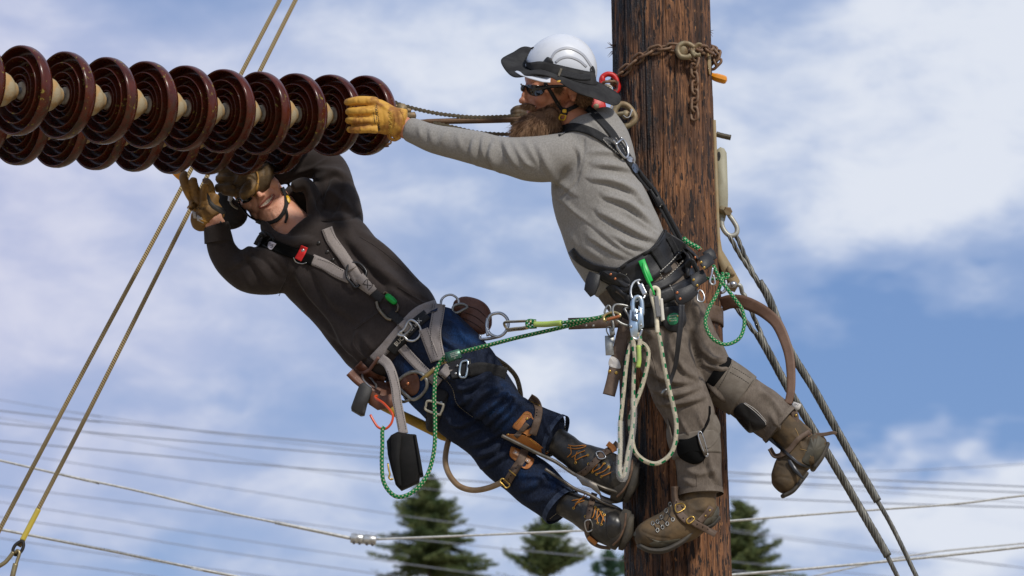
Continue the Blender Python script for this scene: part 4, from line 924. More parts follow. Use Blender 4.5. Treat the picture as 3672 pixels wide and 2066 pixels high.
tv1 = cloth([loft(hips), loft(near_leg), loft(far_leg)], 5.5, 4, [(a_, w_ * 0.85, h_ * 1.25, *k_) for a_, w_, h_, *k_ in tr_strokes], 3.2)
trousers = finish('trousers', tv1, M_canvas, man1)
TR1 = bvh(trousers); B1 = bvh(shirt, trousers)
for s_ in ([(2300, 1090), (2320, 1200), (2352, 1330), (2385, 1450)], [(2440, 1660), (2498, 1700), (2500, 1780)][1:], [(2560, 1330), (2640, 1440), (2760, 1560)]): obj('seam', seam(s_, 1.5, TR1, 0.4), M_canvas, trousers)
obj('hem', join(loft([(2508, 1755, -286, 82, 84), (2510, 1777, -286, 84, 86)], 28, 6, caps=False), loft([(2788, 1514, -200, 82, 82), (2801, 1525, -200, 84, 84)], 28, 6, caps=False)), M_canvas, man1)['kind'] = 'stuff'
# the body under the clothes: one continuous figure
fr1 = head_frame(P(1998, 333, -385), -0.93 * CR - 0.30 * CF - 0.06 * CU, CU + 0.10 * CR)
inner = [loft([(r[0], r[1], r[2], r[3] - 24, r[4] - 24) for r in L]) for L in (T1, hips)]
body_parts = head_parts(fr1, 1.07) + inner + [
    loft([(2015, 400, -390, 62, 66), (2060, 440, -380, 66, 70), (2105, 490, -360, 90, 90)]),
    loft([(r[0], r[1], r[2], r[3] - 15, r[4] - 15) for r in A1[:-1]] + [(1462, 464, -398, 38, 36), (1440, 452, -395, 40, 36), (1400, 440, -392, 42, 34), (1370, 430, -390, 40, 26)]),
    loft([(r[0], r[1], r[2], r[3] - 12, r[4] - 12) for r in A1f] + [(1870, 422, -15, 28, 26)], 16),
    loft([(r[0], r[1], r[2], r[3] - 30, r[4] - 30) for r in near_leg[:-1]] + [(2506, 1760, -287, 48, 48), (2500, 1850, -285, 44, 44), (2400, 1900, -300, 36, 34)]),
    loft([(r[0], r[1], r[2], r[3] - 30, r[4] - 30) for r in far_leg[:-1]] + [(2800, 1522, -200, 46, 46), (2880, 1590, -195, 42, 42), (2840, 1690, -200, 34, 30)])]
bv, bf, be = remesh(join(*body_parts), 3.3, 3)
bv = sculpt(bv, bf, [([(2058, 318), (2068, 335), (2058, 362)], 4, 4), ([(2046, 335), (2044, 355)], 5, -6), ([(1893, 366), (1905, 352), (1912, 372)], 4, -3), ([(1880, 322), (1900, 316), (1930, 320)], 8, -4), ([(1872, 290), (1900, 292)], 3, -1.2), ([(1872, 283), (1895, 284)], 3, -1.0), ([(1900, 392), (1922, 388)], 3, -3)])
body1 = finish('body', (bv, bf), M_skin1, man1)
BD1 = bvh(body1)

# gloves: fingers, palm and cuff melted into one leather glove
def glove(parts, voxel, m, parent, strokes, smooth=2, label=None):
    v, f, e = remesh(join(*parts), voxel, smooth); v = sculpt(v, f, strokes); v = v + normals(v, f) * (fbm(v / K / 22, 2) * 1.1 * K)[:, None]; v = lap(v, e, 1)
    return obj('glove', (v, f), m, parent, label=label)
g1 = [loft([(1350, 368, -425, 20, 22), (1320, 362, -435, 18, 19), (1285, 362, -437, 17, 18), (1258, 366, -425, 16, 17), (1246, 368, -400, 14, 15)], 16, 6),
      loft([(1350, 400, -430, 19, 22), (1318, 398, -442, 18, 19), (1285, 399, -442, 17, 18), (1262, 400, -430, 16, 16), (1250, 401, -404, 14, 15)], 16, 6),
      loft([(1350, 432, -430, 19, 22), (1318, 432, -440, 17, 19), (1285, 433, -440, 16, 18), (1262, 432, -428, 15, 16), (1250, 432, -402, 14, 15)], 16, 6),
      loft([(1350, 462, -420, 18, 20), (1318, 463, -428, 15, 17), (1288, 464, -428, 15, 16), (1264, 465, -416, 14, 15), (1254, 465, -395, 13, 14)], 16, 6),
      loft([(1322, 412, -410, 58, 26), (1350, 416, -405, 62, 34), (1385, 428, -398, 56, 38), (1415, 440, -396, 52, 40)], 28, 6),
      loft([(1350, 380, -380, 24, 20), (1320, 376, -360, 20, 17), (1295, 380, -345, 17, 16)], 16, 6),
      loft([(1400, 432, -396, 48, 40), (1425, 440, -396, 56, 50), (1440, 446, -398, 58, 54), (1446, 448, -398, 52, 48)], 28, 5)]
g1s = [([(1236, 384), (1290, 380), (1330, 386)], 3.2, -7, 'line'), ([(1240, 416), (1290, 416), (1330, 414)], 3.2, -7, 'line'), ([(1245, 449), (1290, 448), (1325, 444)], 3.2, -7, 'line'), ([(1328, 355), (1332, 400), (1330, 470)], 5, -3), ([(1331, 364), (1329, 440), (1333, 474)], 2.5, 2.5, 'line'),
       ([(1280, 352), (1284, 378)], 3, -3.5), ([(1300, 418), (1302, 446)], 3, -3), ([(1284, 422), (1285, 446)], 3, -3), ([(1286, 456), (1288, 478)], 3, -3), ([(1310, 352), (1313, 380)], 3, -3), ([(1311, 388), (1312, 412)], 3, -3), ([(1370, 390), (1376, 440), (1366, 478)], 4, -2.5), ([(1345, 360), (1400, 400)], 5, 3), ([(1284, 390), (1286, 412)], 3, -2), ([(1390, 395), (1400, 430), (1388, 480)], 5, -4), ([(1412, 400), (1418, 440), (1400, 490)], 4, 3), ([(1350, 370), (1380, 385)], 6, 3), ([(1340, 470), (1380, 478)], 7, 3), ([(1428, 395), (1434, 440), (1418, 490)], 5, 3)]
GL1 = glove(g1, 3.0, M_glove, man1, g1s, label='golden leather glove gripping the disc rim')
TG1 = bvh(GL1)
obj('glove_trim', seam([(1436, 394), (1448, 418), (1448, 450), (1440, 480), (1424, 500)], 3.4, TG1, 1), M_glove, GL1)
obj('glove_flap', strap([(1392, 482), (1398, 496), (1416, 502), (1436, 492)], 12, TG1, 3, 1, 4), M_glove, GL1)
for k, (tx, x, y, s_) in enumerate((('YOUNGSTOWN', 1353, 423, 13.5), ('GLOVE COMPANY', 1342, 424, 5.5))):
    obj('lettering', text_on(tx, x, y, 82, s_, TG1, 1.2, 0.95), M_print, GL1)
obj('zigzag_stitch', join(*[seam([(1396 + (4 if i % 2 else -3) + o, 400 + i * 8), (1396 + (4 if (i + 1) % 2 else -3) + o, 408 + i * 8)], 0.8, TG1, 0.8) for i in range(10) for o in (0, 5)]), mat('glove_thread', (0.62, 0.42, 0.08), 0.7), GL1)['kind'] = 'stuff'
g1f = [loft([(1905, 420, -20, 34, 34), (1878, 412, -22, 34, 32), (1858, 408, -28, 28, 26)], 20, 6)] + \
      [loft([(1872, 385 + 16 * k, -40, 11, 12), (1852, 388 + 15 * k, -52, 10, 11), (1838, 396 + 14 * k, -40, 9, 10), (1838, 402 + 14 * k, -18, 9, 9)], 14, 5) for k in range(4)]
glove(g1f, 3, M_glove_dark, man1, [], label='dark worn glove closed on the steel rod behind the beard')

# beard
rs = np.random.default_rng(5)
bb = [ellipsoid(P(1928, 446, -432), CR, CF, CU, 62 * K, 55 * K, 46 * K, 18), ellipsoid(P(1975, 425, -432), CR, CF, CU, 34 * K, 50 * K, 40 * K, 14), ellipsoid(P(1893, 458, -440), CR, CF, CU, 44 * K, 44 * K, 36 * K, 12),
      ellipsoid(P(1896, 377, -455), nrm(CR - 0.15 * CU), CF, CU, 26 * K, 34 * K, 6 * K, 10)]
bvv, bff, bee = remesh(join(*bb), 4.5, 4)
M_beard = mat('brown_beard_hair', (0.12, 0.060, 0.030), 0.65, (0.31, 0.180, 0.098), 24, (0.38, 0.62), spec=0.35)
M_bd2 = mat('dark_beard_hair', (0.085, 0.042, 0.022), 0.7, (0.17, 0.09, 0.045), 30, spec=0.3)
beard = obj('beard', (bvv, bff), M_bd2, man1)
pts, nn = sample_surface((bvv, [tuple(q) for q in bff]), 13000, rs)
uvp = proj(pts); keep = ~((uvp[:, 1] < 366)) & (uvp[:, 1] > np.where(uvp[:, 0] > 1920, 398 - (uvp[:, 0] - 1920) * 0.30, 0)) & ~((np.abs(uvp[:, 0] - 1904) < 22) & (np.abs(uvp[:, 1] - 388) < 5)); pts, nn, uvp = pts[keep], nn[keep], uvp[keep]
flow = nrm(-0.42 * CR - 0.9 * CU + 0 * CF)
ln = np.where(uvp[:, 1] < 385, 20, np.clip(22 + (uvp[:, 1] - 380) * 0.36, 20, 50)) * K
hv = ribbon_hair(pts - nn * 2 * K, nn * 0.45 + flow[None] * 0.9 + rs.normal(size=pts.shape) * 0.22, ln, 1.7 * K, rs, 4, 0.5, flow)
h1 = obj('beard_hair', hv, M_beard, beard, smooth=False); h1['kind'] = 'stuff'
sb = []
for _ in range(2600):
    x, y = rs.uniform(1925, 2012), rs.uniform(345, 425)
    if y > 392 - (x - 1925) * 0.42 and rs.random() < 0.35 + (y - 345) / 70:
        h_ = cast(BD1, x, y)
        if h_ is not None: sb.append(h_[0])
sb = np.array(sb); obj('sideburn', ribbon_hair(sb, flow[None] * 0.8 - pdir(1960, 390) * 0.5 + rs.normal(size=sb.shape) * 0.3, 15 * K, 1.3 * K, rs, 3, 0.4, flow), M_beard, man1, smooth=False)['kind'] = 'stuff'
# short hair at the temple and nape
cc = [ellipsoid(P(2085, 345, -400), CR, CF, CU, 36 * K, 72 * K, 48 * K, 12), ellipsoid(P(2000, 318, -452), CR, CF, CU, 22 * K, 24 * K, 20 * K, 8)]
p2, n2 = sample_surface(join(*cc), 3500, rs)
obj('hair', join(*cc), M_bd2, man1); 
obj('hair_strands', ribbon_hair(p2, n2 * 0.5 - CU * 0.8 + 0.5 * CR, 14 * K, 1.6 * K, rs, 3, 0.4), M_beard, LASTO[0], smooth=False)['kind'] = 'stuff'
obj('lip', join(seam([(1886, 389), (1900, 394), (1914, 389), (1923, 384)], 3.0, BD1, 1.5)), mat('lips', (0.36, 0.115, 0.085), 0.45), man1)
obj('teeth', strap([(1887, 384), (1900, 388), (1912, 385), (1920, 381)], 5, BD1, 2, 3, 3, 3), mat('tooth_enamel', (0.86, 0.79, 0.66), 0.3), man1)
# sunglasses
sg = [(1867, 300, -560)]
BDg = bvh(body1, beard)
gl = obj('sunglasses', join(strap([(1944, 313), (1975, 311), (2010, 309), (2050, 308)], 14, BDg, 4, 4, 6, 3, width2=7), seam([(1868, 300), (1872, 306), (1895, 311), (1945, 313)], 3.2, BDg, 6), strap([(1935, 318), (1950, 316), (1962, 313)], 22, BDg, 4, 5, 4, 3, width2=12)), mat('glossy_black_frame', (0.008, 0.008, 0.009), 0.15), man1)
M_lens = mat('smoked_lens', (0.012, 0.013, 0.016), 0.06, spec=0.8)
obj('lens', blob_on(BDg, [(1887, 306), (1912, 305), (1942, 309), (1955, 316), (1947, 335), (1928, 344), (1905, 342), (1891, 330)], 6, 4), M_lens, gl)
obj('lens', ellipsoid(P(1874, 317, -425), CR, CF, CU, 8 * K, 20 * K, 12 * K, 10), M_lens, gl)
# helmet
hc = P(2012, 252, -395); Uh = nrm(CU + 0.24 * CR); Fh = nrm(-CR * 0.95 - CF * 0.25 + CU * 0.22); Rh = np.cross(Fh, Uh)
dome = ellipsoid(hc, Fh, Rh, Uh, 127 * K, 110 * K, 127 * K, 40)
V, F = dome; keepv = (V - hc) @ Uh > -34 * K; F = [f for f in F if all(keepv[i] for i in f)]
V = sculpt(V, F, [([(1975, 212), (1995, 185), (2038, 174), (2085, 195), (2120, 238)], 4.5, 3, 'line'), ([(1985, 222), (2005, 205), (2040, 199), (2080, 215), (2110, 242)], 3.5, 2.5, 'line'), ([(1900, 173), (1925, 165)], 5, -2), ([(1930, 150), (1980, 128), (2060, 126)], 14, 2)])
M_helm = mat('scuffed_white_helmet', (0.62, 0.64, 0.68), 0.35, (0.54, 0.56, 0.60), 14, (0.55, 0.8), spec=0.5, bump=0.05)
helm = obj('helmet', (V, F), M_helm, man1); md = helm.modifiers.new('t', 'SOLIDIFY'); md.thickness = 2 * K; md.offset = 0
TH = bvh(helm)
M_harc = mat('pale_grey_helmet_arc', (0.36, 0.37, 0.40), 0.45)  # grey strips laid along the raised arcs of the shell
obj('arc_trim', strap([(1975, 212), (1995, 184), (2038, 172), (2088, 194), (2124, 242)], 9, TH, 1.5, 1.8, 5), M_harc, helm)
obj('arc_panel', strap([(1992, 224), (2010, 210), (2040, 204), (2075, 216), (2104, 240)], 9, TH, 1.0, 1.8, 5), M_harc, helm)
obj('vent', blob_on(TH, [(1901, 173), (1912, 168), (1918, 172), (1908, 176)], 0.5, 1), M_velvet, helm)
M_bcloth = mat('faded_black_cotton', (0.022, 0.021, 0.021), 0.95, (0.038, 0.037, 0.036), 20, bump=0.4, bscale=300, spec=0.15)
obj('clip', blob_on(TH, [(1942, 232), (1964, 204), (1985, 227), (1958, 240)], 4, 3), M_bleath, helm)
obj('clip', blob_on(TH, [(2115, 248), (2126, 236), (2134, 252), (2134, 268), (2124, 268)], 3, 3), M_bleath, helm)
ring_in = [(1886, 238, -430), (1905, 252, -500), (1950, 250, -528), (2010, 272, -535), (2070, 292, -522), (2122, 303, -480), (2140, 300, -420), (2122, 285, -335), (2040, 262, -290), (1950, 236, -300), (1905, 224, -345)]
ring_out = [(1796, 222, -440), (1834, 266, -520), (1915, 268, -570), (2002, 288, -590), (2092, 338, -580), (2192, 376, -510), (2226, 345, -400), (2172, 318, -290), (2060, 275, -225), (1908, 178, -250), (1838, 182, -330)]
def ring_surface(a, b, th, mid=0.0, n=6, up=0.0):
    A = catmull(a, n=10, closed=True); B = catmull(b, n=10, closed=True); rows = []
    for i, t in enumerate(np.linspace(0, 1, n)):
        q = A * (1 - t) + B * t; w = np.array([P(*r) for r in q]); k = np.arange(len(q)) / len(q) * 2 * np.pi
        w = w + CU * (mid * np.sin(np.pi * t) + up * (t ** 2) * np.sin(k * 5 + 1) * 1.0)[..., None].reshape(-1, 1) * K; rows.append(w)
    top = rows; bot = [r - CU * th * K + 0 * r for r in rows[::-1]]
    L = top + bot; m = len(A); return np.vstack(L), grid_faces(len(L), m, True, True)
brim = obj('sun_brim', ring_surface(ring_in, ring_out, 3.5, 5, 8, 6), M_bcloth, helm)
band_top = [(1884, 214, -430), (1897, 226, -497), (1942, 222, -524), (2000, 234, -531), (2062, 248, -518), (2112, 258, -478), (2132, 256, -420), (2116, 240, -335), (2040, 222, -290), (1950, 200, -300), (1900, 196, -345)]
obj('hat_band', ring_surface([(a, b, c - 5 if c < -400 else c + 5) for a, b, c in band_top], [(a + 1, b + 2, c - 7 if c < -400 else c + 7) for a, b, c in ring_in], -2, 0, 4), M_bcloth, helm)
TBn = bvh(helm, LASTO[0], brim)
obj('band_strap', strap([(2010, 262), (2040, 268), (2080, 276), (2118, 276)], 22, TBn, 3, 1, 6), M_black, helm)
obj('band_buckle', strap([(2004, 258), (2012, 261)], 30, TBn, 5, 2, 4), mat('olive_webbing', (0.10, 0.085, 0.06), 0.8, bump=0.3), helm)
obj('peak', slab([(1846, 256, -510), (1856, 252, -500), (1880, 254, -500), (1925, 262, -540), (1975, 274, -585), (1973, 294, -590), (1945, 292, -590), (1900, 280, -575), (1866, 268, -545)], 0, 4, inset=1.5), M_helm, helm)
obj('brim_logo', blob_on(TBn, [(1998, 290), (2010, 288), (2008, 294), (1999, 295)], 1, 1), mat('yellow_thread', (0.6, 0.36, 0.04), 0.7), helm)
TH1 = bvh(body1, beard)
obj('chin_strap', join(strap([(1953, 296), (1975, 330), (2000, 372), (2014, 392)], 13, TH1, 3, 3, 5), strap([(2100, 362), (2070, 378), (2045, 390), (2028, 398)], 15, TH1, 3, 3, 5)), M_black, helm)
obj('strap_buckle', blob_on(TH1, [(2012, 388), (2026, 386), (2036, 392), (2034, 412), (2014, 410)], 6, 6), M_bleath, helm)
obj('buckle_button', blob_on(TH1, [(2017, 393), (2030, 392), (2031, 404), (2018, 404)], 15, 4), mat('yellow_plastic', (0.72, 0.43, 0.02), 0.4), helm)
c = catmull([(2010, 412), (2028, 414), (2022, 430), (2006, 427)], step=4, closed=True); t = drape(TH1, c, 6)
obj('buckle_frame', tube(np.array([pray(q[0], q[1], k) for q, k in zip(c, t)]), 3 * K, 6, closed=True), MATS['yellow_plastic'], helm)
# ================================================================== man leaning back on his belt, dark hooded top
man2 = thing('person', P(2200, 1950, -100), 'smiling man in dark hooded top and jeans, leaning back with arms raised under the discs', 'person')
T2 = [(1075, 842, 235, 120, 105), (1118, 885, 230, 170, 118), (1160, 925, 225, 190, 128), (1215, 985, 215, 186, 132), (1277, 1042, 200, 187, 132), (1364, 1142, 180, 198, 130), (1398, 1180, 165, 200, 132), (1432, 1216, 152, 186, 134), (1462, 1246, 150, 164, 126), (1478, 1262, 150, 140, 112)]
AU = [(1215, 850, 235, 84, 86), (1222, 770, 245, 80, 78), (1200, 690, 262, 76, 68), (1180, 610, 285, 68, 62), (1130, 585, 295, 60, 58), (1070, 597, 300, 52, 50), (1005, 618, 290, 47, 46), (972, 630, 282, 44, 43)]
AL = [(1070, 935, 220, 105, 95), (965, 970, 190, 88, 84), (885, 970, 165, 78, 74), (830, 944, 145, 59, 60), (798, 900, 130, 52, 52), (785, 850, 115, 49, 49), (779, 822, 108, 47, 47)]
hs = [([(1240, 630), (1150, 605), (1060, 625), (1010, 650)], 10, 4), ([(1190, 560), (1120, 600), (1040, 620)], 5, 3), ([(1120, 660), (1140, 720), (1170, 800)], 12, -6), ([(1150, 640), (1200, 620), (1240, 640)], 10, 6, 'fold'), ([(1160, 690), (1200, 700), (1260, 760)], 12, 5),
      ([(1000, 1060), (1030, 1000), (1035, 940)], 3.5, -4, 'line'), ([(1155, 790), (1230, 790), (1290, 770)], 3.5, -4, 'line'), ([(860, 905), (910, 940), (960, 1010)], 12, 8, 'fold'), ([(880, 895), (950, 920), (1010, 980)], 12, 7, 'fold'), ([(850, 930), (880, 990), (900, 1040)], 12, 5),
      ([(1060, 960), (1110, 1050), (1200, 1150), (1260, 1260)], 16, 9, 'fold'), ([(1120, 950), (1200, 1080), (1280, 1150)], 16, 7, 'fold'), ([(1250, 850), (1330, 950), (1420, 1020), (1500, 1060)], 14, 9, 'fold'), ([(1290, 830), (1380, 900), (1480, 1000)], 14, 7), ([(1230, 920), (1300, 1000), (1340, 1060)], 14, 7),
      ([(1080, 1080), (1170, 1190), (1240, 1280)], 14, 6), ([(1300, 1200), (1340, 1260)], 12, 6), ([(1195, 820), (1260, 900), (1330, 960)], 14, -6), ([(1040, 1000), (1100, 1090), (1130, 1130)], 12, -6), ([(1280, 1190), (1275, 1235), (1320, 1290), (1345, 1290)], 4, 4, 'line'), ([(1270, 1180), (1330, 1140), (1375, 1110)], 3.5, 2.5, 'line'),
      ([(1425, 1030), (1480, 1065), (1540, 1100)], 3.5, 3, 'line'), ([(1440, 1045), (1495, 1085), (1530, 1108)], 3.5, -2.5, 'line'), ([(1410, 1055), (1425, 1030)], 3, 2.5, 'line'), ([(740, 866), (790, 874), (838, 862)], 4, -3, 'line'), ([(830, 960), (870, 940), (900, 900)], 10, 6, 'fold'), ([(930, 900), (1000, 930), (1050, 990)], 12, 6, 'fold'), ([(1200, 640), (1180, 700), (1150, 760)], 12, 6, 'fold'), ([(1240, 660), (1235, 720), (1200, 790)], 12, 6, 'fold'), ([(1350, 960), (1420, 1060), (1440, 1120)], 14, 6, 'fold'), ([(1150, 1140), (1230, 1230), (1290, 1290)], 12, 6, 'fold'), ([(1380, 1230), (1290, 1310)], 5, -4, 'line')]
hoodv = cloth([loft(T2, 32), loft(AU), loft(AL), loft([(1050, 672, 200, 20, 34), (1095, 662, 205, 26, 44), (1122, 700, 205, 28, 50), (1132, 770, 190, 30, 50), (1150, 840, 160, 26, 40), (1170, 890, 140, 18, 26)], 20, 6),
               loft([(950, 812, 190, 18, 40), (975, 850, 165, 26, 44), (1040, 872, 140, 26, 40), (1105, 868, 125, 24, 36), (1150, 880, 122, 22, 30)], 20, 6), loft([(1085, 690, 300, 60, 60), (1040, 790, 340, 90, 50), (1000, 850, 300, 60, 60)], 20, 8)], 5.5, 4, hs, 2.6)
hoodie = finish('hooded_top', hoodv, M_hood, man2); HD = bvh(hoodie)
for s in ([(1000, 1062), (1030, 1000), (1036, 945), (1040, 920)], [(1150, 792), (1230, 795), (1294, 772)], [(1272, 1182), (1330, 1140), (1378, 1108)], [(1275, 1190), (1275, 1235), (1322, 1292)], [(1425, 1028), (1480, 1062), (1545, 1100)], [(1170, 880), (1200, 940), (1235, 980)], [(1290, 850), (1370, 900), (1500, 1010)]):
    obj('seam', seam(s, 1.3, HD, 0.6), M_hood, hoodie)
for x, y in ((1143, 872), (1174, 904), (1194, 932)):
    obj('button', lathe([(0, 0), (0, 7 * K), (3 * K, 6.5 * K), (3 * K, 0)], pray(x, y, drape(HD, [(x, y)], 1)[0]), -pdir(x, y), 16), mat('dark_button', (0.02, 0.018, 0.018), 0.3), hoodie)
LA = [(1540, 1205, 110, 128, 120), (1620, 1275, 60, 122, 112), (1700, 1360, 10, 112, 104), (1765, 1440, -30, 98, 96), (1812, 1484, -50, 84, 88), (1903, 1530, -80, 82, 82), (1994, 1561, -105, 78, 80)]
LB = [(1470, 1290, 150, 112, 112), (1560, 1380, 110, 110, 110), (1650, 1478, 75, 104, 102), (1742, 1560, 40, 93, 96), (1800, 1636, 10, 84, 86), (1852, 1682, -10, 82, 84), (1935, 1750, -50, 84, 82), (2010, 1812, -80, 74, 78)]
PV = [(1380, 1160, 175, 150, 105), (1440, 1210, 175, 150, 105), (1500, 1260, 155, 160, 118), (1540, 1300, 140, 140, 120)]
js = [([(1559, 1380), (1620, 1440), (1690, 1500), (1760, 1545)], 10, -8), ([(1640, 1400), (1700, 1390), (1760, 1340)], 10, 8, 'fold'), ([(1690, 1470), (1740, 1420), (1800, 1390)], 9, 9, 'fold'), ([(1720, 1500), (1770, 1460), (1822, 1415)], 8, 9, 'fold'), ([(1745, 1525), (1800, 1480), (1850, 1430)], 8, 8, 'fold'),
      ([(1680, 1440), (1720, 1400), (1780, 1370)], 9, 6), ([(1770, 1545), (1820, 1500), (1880, 1440)], 8, 6, 'fold'), ([(1640, 1200), (1690, 1240), (1720, 1290)], 12, 6), ([(1700, 1600), (1740, 1590), (1790, 1560)], 9, 8, 'fold'), ([(1715, 1640), (1770, 1625), (1800, 1590)], 9, 9, 'fold'), ([(1735, 1680), (1780, 1655), (1830, 1620)], 9, 7, 'fold'),
      ([(1660, 1570), (1700, 1550), (1740, 1530)], 9, 6), ([(1800, 1720), (1850, 1690), (1890, 1650)], 10, 6), ([(1850, 1560), (1900, 1520), (1950, 1500)], 16, 4), ([(1860, 1760), (1920, 1740), (1960, 1700)], 14, 5, 'fold'), ([(1880, 1800), (1950, 1790), (2010, 1750)], 14, 4), ([(1540, 1430), (1600, 1490), (1650, 1560)], 12, 5),
      ([(1600, 1150), (1640, 1180), (1660, 1220)], 8, 5), ([(1560, 1290), (1600, 1350), (1670, 1370)], 8, 6, 'fold'), ([(1590, 1420), (1640, 1450), (1700, 1430)], 8, 6, 'fold'), ([(1620, 1520), (1660, 1530), (1710, 1500)], 7, 7, 'fold'), ([(1790, 1410), (1830, 1440), (1840, 1480)], 7, 6, 'fold'), ([(1560, 1170), (1600, 1230), (1650, 1260)], 8, 5, 'fold'), ([(1950, 1500), (1970, 1560), (1960, 1600)], 8, 5), ([(1500, 1350), (1560, 1330), (1600, 1290)], 12, 5), ([(1600, 1340), (1650, 1380), (1680, 1440)], 14, 6)]
jv = cloth([loft(PV), loft(LA), loft(LB)], 5.5, 4, [(a_, w_ * 0.85, h_ * 1.35, *k_) for a_, w_, h_, *k_ in js], 3.4)
jeans = finish('jeans', jv, M_jean, man2); JN = bvh(jeans); B2 = bvh(hoodie, jeans)
obj('jeans_hem', join(loft([(1985, 1559, -103, 80, 82), (1999, 1566, -107, 81, 83)], 28, 5, caps=False), loft([(2002, 1806, -78, 77, 80), (2016, 1819, -83, 77, 80)], 28, 5, caps=False)), M_hem, jeans)['kind'] = 'stuff'
M_dstitch = mat('tan_stitching', (0.42, 0.36, 0.24), 0.8)
for s in ([(2028, 1500), (2022, 1560), (1990, 1605), (1955, 1622)], [(2050, 1766), (2018, 1820), (1968, 1864)], [(1570, 1330), (1620, 1390), (1640, 1450), (1700, 1500)]):
    obj('stitching', stitches(s, JN, 1.0, 5, 3), M_dstitch, jeans)['kind'] = 'stuff'
fr2 = head_frame(P(920, 672, 262), -0.97 * CF + 0.10 * CR - 0.16 * CU, 0.80 * CU - 0.60 * CR)
bp2 = head_parts(fr2, 1.0, 1.25) + [loft([(r[0], r[1], r[2], r[3] - 34, r[4] - 34) for r in L]) for L in (T2, PV)] + [
    loft([(985, 745, 255, 74, 74), (1015, 790, 250, 78, 76), (1060, 850, 240, 92, 84), (1090, 890, 235, 100, 80)]),
    loft([(r[0], r[1], r[2], r[3] - 16, r[4] - 16) for r in AU[:-1]] + [(975, 630, 282, 32, 30), (945, 640, 262, 30, 28), (880, 650, 180, 34, 26)]),
    loft([(r[0], r[1], r[2], r[3] - 15, r[4] - 15) for r in AL[:-1]] + [(779, 822, 108, 38, 36), (765, 795, 100, 37, 34), (745, 750, 95, 40, 30)]),
    loft([(r[0], r[1], r[2], r[3] - 28, r[4] - 28) for r in LA[:-1]] + [(1975, 1555, -100, 38, 38)] + [(2040, 1608, -118, 34, 34), (2110, 1655, -135, 34, 34), (2180, 1695, -150, 34, 34)]),
    loft([(r[0], r[1], r[2], r[3] - 28, r[4] - 28) for r in LB[:-1]] + [(1975, 1775, -68, 38, 38)] + [(2060, 1815, -95, 34, 34), (2120, 1848, -112, 34, 34), (2180, 1880, -130, 34, 34)])]
bv, bf, be = remesh(join(*bp2), 3.3, 3)
face = [([(918, 712), (922, 735), (925, 752)], 5, -4), ([(962, 672), (985, 680), (996, 700)], 5, -5), ([(932, 716), (945, 706), (955, 694)], 4, -3), ([(936, 741), (958, 724), (980, 700)], 5, -7), ([(950, 745), (968, 738), (984, 722)], 5, -3.5), ([(955, 752), (975, 742)], 5, 2.5),
        ([(905, 735), (900, 760)], 16, 4), ([(1000, 665), (1010, 690)], 16, 4), ([(850, 745), (862, 768)], 5, -5), ([(975, 775), (990, 768)], 12, 3), ([(1040, 760), (1075, 810)], 14, 3), ([(990, 820), (1060, 780)], 10, -3), ([(1015, 680), (1022, 705)], 3.5, -2.5), ([(898, 745), (905, 765), (918, 775)], 5, -2), ([(1030, 745), (1090, 815)], 9, -3)]
bv = sculpt(bv, bf, face); body2 = finish('body', (bv, bf), M_skin, man2); BD2 = bvh(body2)
M_lip = mat('lips', (0.36, 0.115, 0.085), 0.45)
obj('lip', seam([(929, 744), (942, 728), (960, 711), (983, 697)], 4.2, BD2, 2.5), M_lip, man2)
obj('lip', seam([(931, 746), (950, 741), (970, 727), (984, 700)], 4.8, BD2, 2.5), M_lip, man2)
obj('teeth', strap([(934, 742), (946, 733), (962, 720), (980, 702)], 12.5, BD2, 2, 3.5, 3, 5), MATS['tooth_enamel'], man2)
tt2 = bvh(LASTO[0])
obj('tooth_gaps', join(*[seam([(x - 3, y - 5), (x + 4, y + 6)], 0.55, tt2, 0.5) for x, y in ((941, 737), (948, 731.5), (955, 726), (962, 720), (968, 714), (974, 708))]), M_lip, LASTO[0])['kind'] = 'stuff'
# goggles, helmet edge and chin strap
BDh = bvh(body2)
M_frame = MATS['glossy_black_frame']
g2 = obj('sunglasses', strap([(846, 712), (866, 720), (886, 717), (900, 706)], 18, BDh, 5, 6, 5), M_frame, man2)
obj('lens', blob_on(BDh, [(854, 708), (876, 702), (898, 702), (898, 714), (884, 725), (866, 724)], 8, 6), M_lens, g2)
O, Fv, Rv, Uv = fr2
hc2 = O + Uv * 62 * K - Fv * 26 * K
V, F = ellipsoid(hc2, Fv, Rv, Uv, 112 * K, 106 * K, 112 * K, 32); kp = (V - hc2) @ Uv > -28 * K; F = [f for f in F if all(kp[i] for i in f)]
helm2 = obj('helmet', (V, F), M_helm, man2); md = helm2.modifiers.new('t', 'SOLIDIFY'); md.thickness = 2 * K; md.offset = 0
obj('sun_brim', loft([(800, 690, 340, 20, 24), (815, 735, 345, 36, 26), (838, 775, 350, 52, 26), (858, 800, 350, 38, 18), (864, 808, 350, 16, 10)], 24, 6), M_bcloth, helm2)
obj('peak', slab([(818, 697, 170), (836, 697, 165), (832, 712, 160), (826, 725, 160), (816, 718, 165)], 0, 5, inset=1.5), M_helm, helm2)
obj('peak_edge', ptube([(826, 725, 158), (835, 738, 160), (852, 748, 175)], 4, 8), mat('clear_grey_plastic', (0.25, 0.23, 0.2), 0.3), helm2)
BDn = bvh(body2)
obj('chin_strap', join(strap([(856, 728), (872, 752), (893, 775), (918, 790)], 7, BDn, 3, 3, 5), strap([(918, 792), (945, 801), (985, 793), (1010, 772), (1026, 740), (1028, 712), (1020, 690), (1012, 672)], 14, BDn, 4, 4, 5), strap([(1026, 750), (1030, 775), (1022, 800)], 9, BDn, 3, 7, 5)), M_black, helm2)
obj('chin_cup', blob_on(BDn, [(914, 788), (930, 788), (950, 794), (946, 805), (922, 800)], 7, 5), M_bleath, helm2)
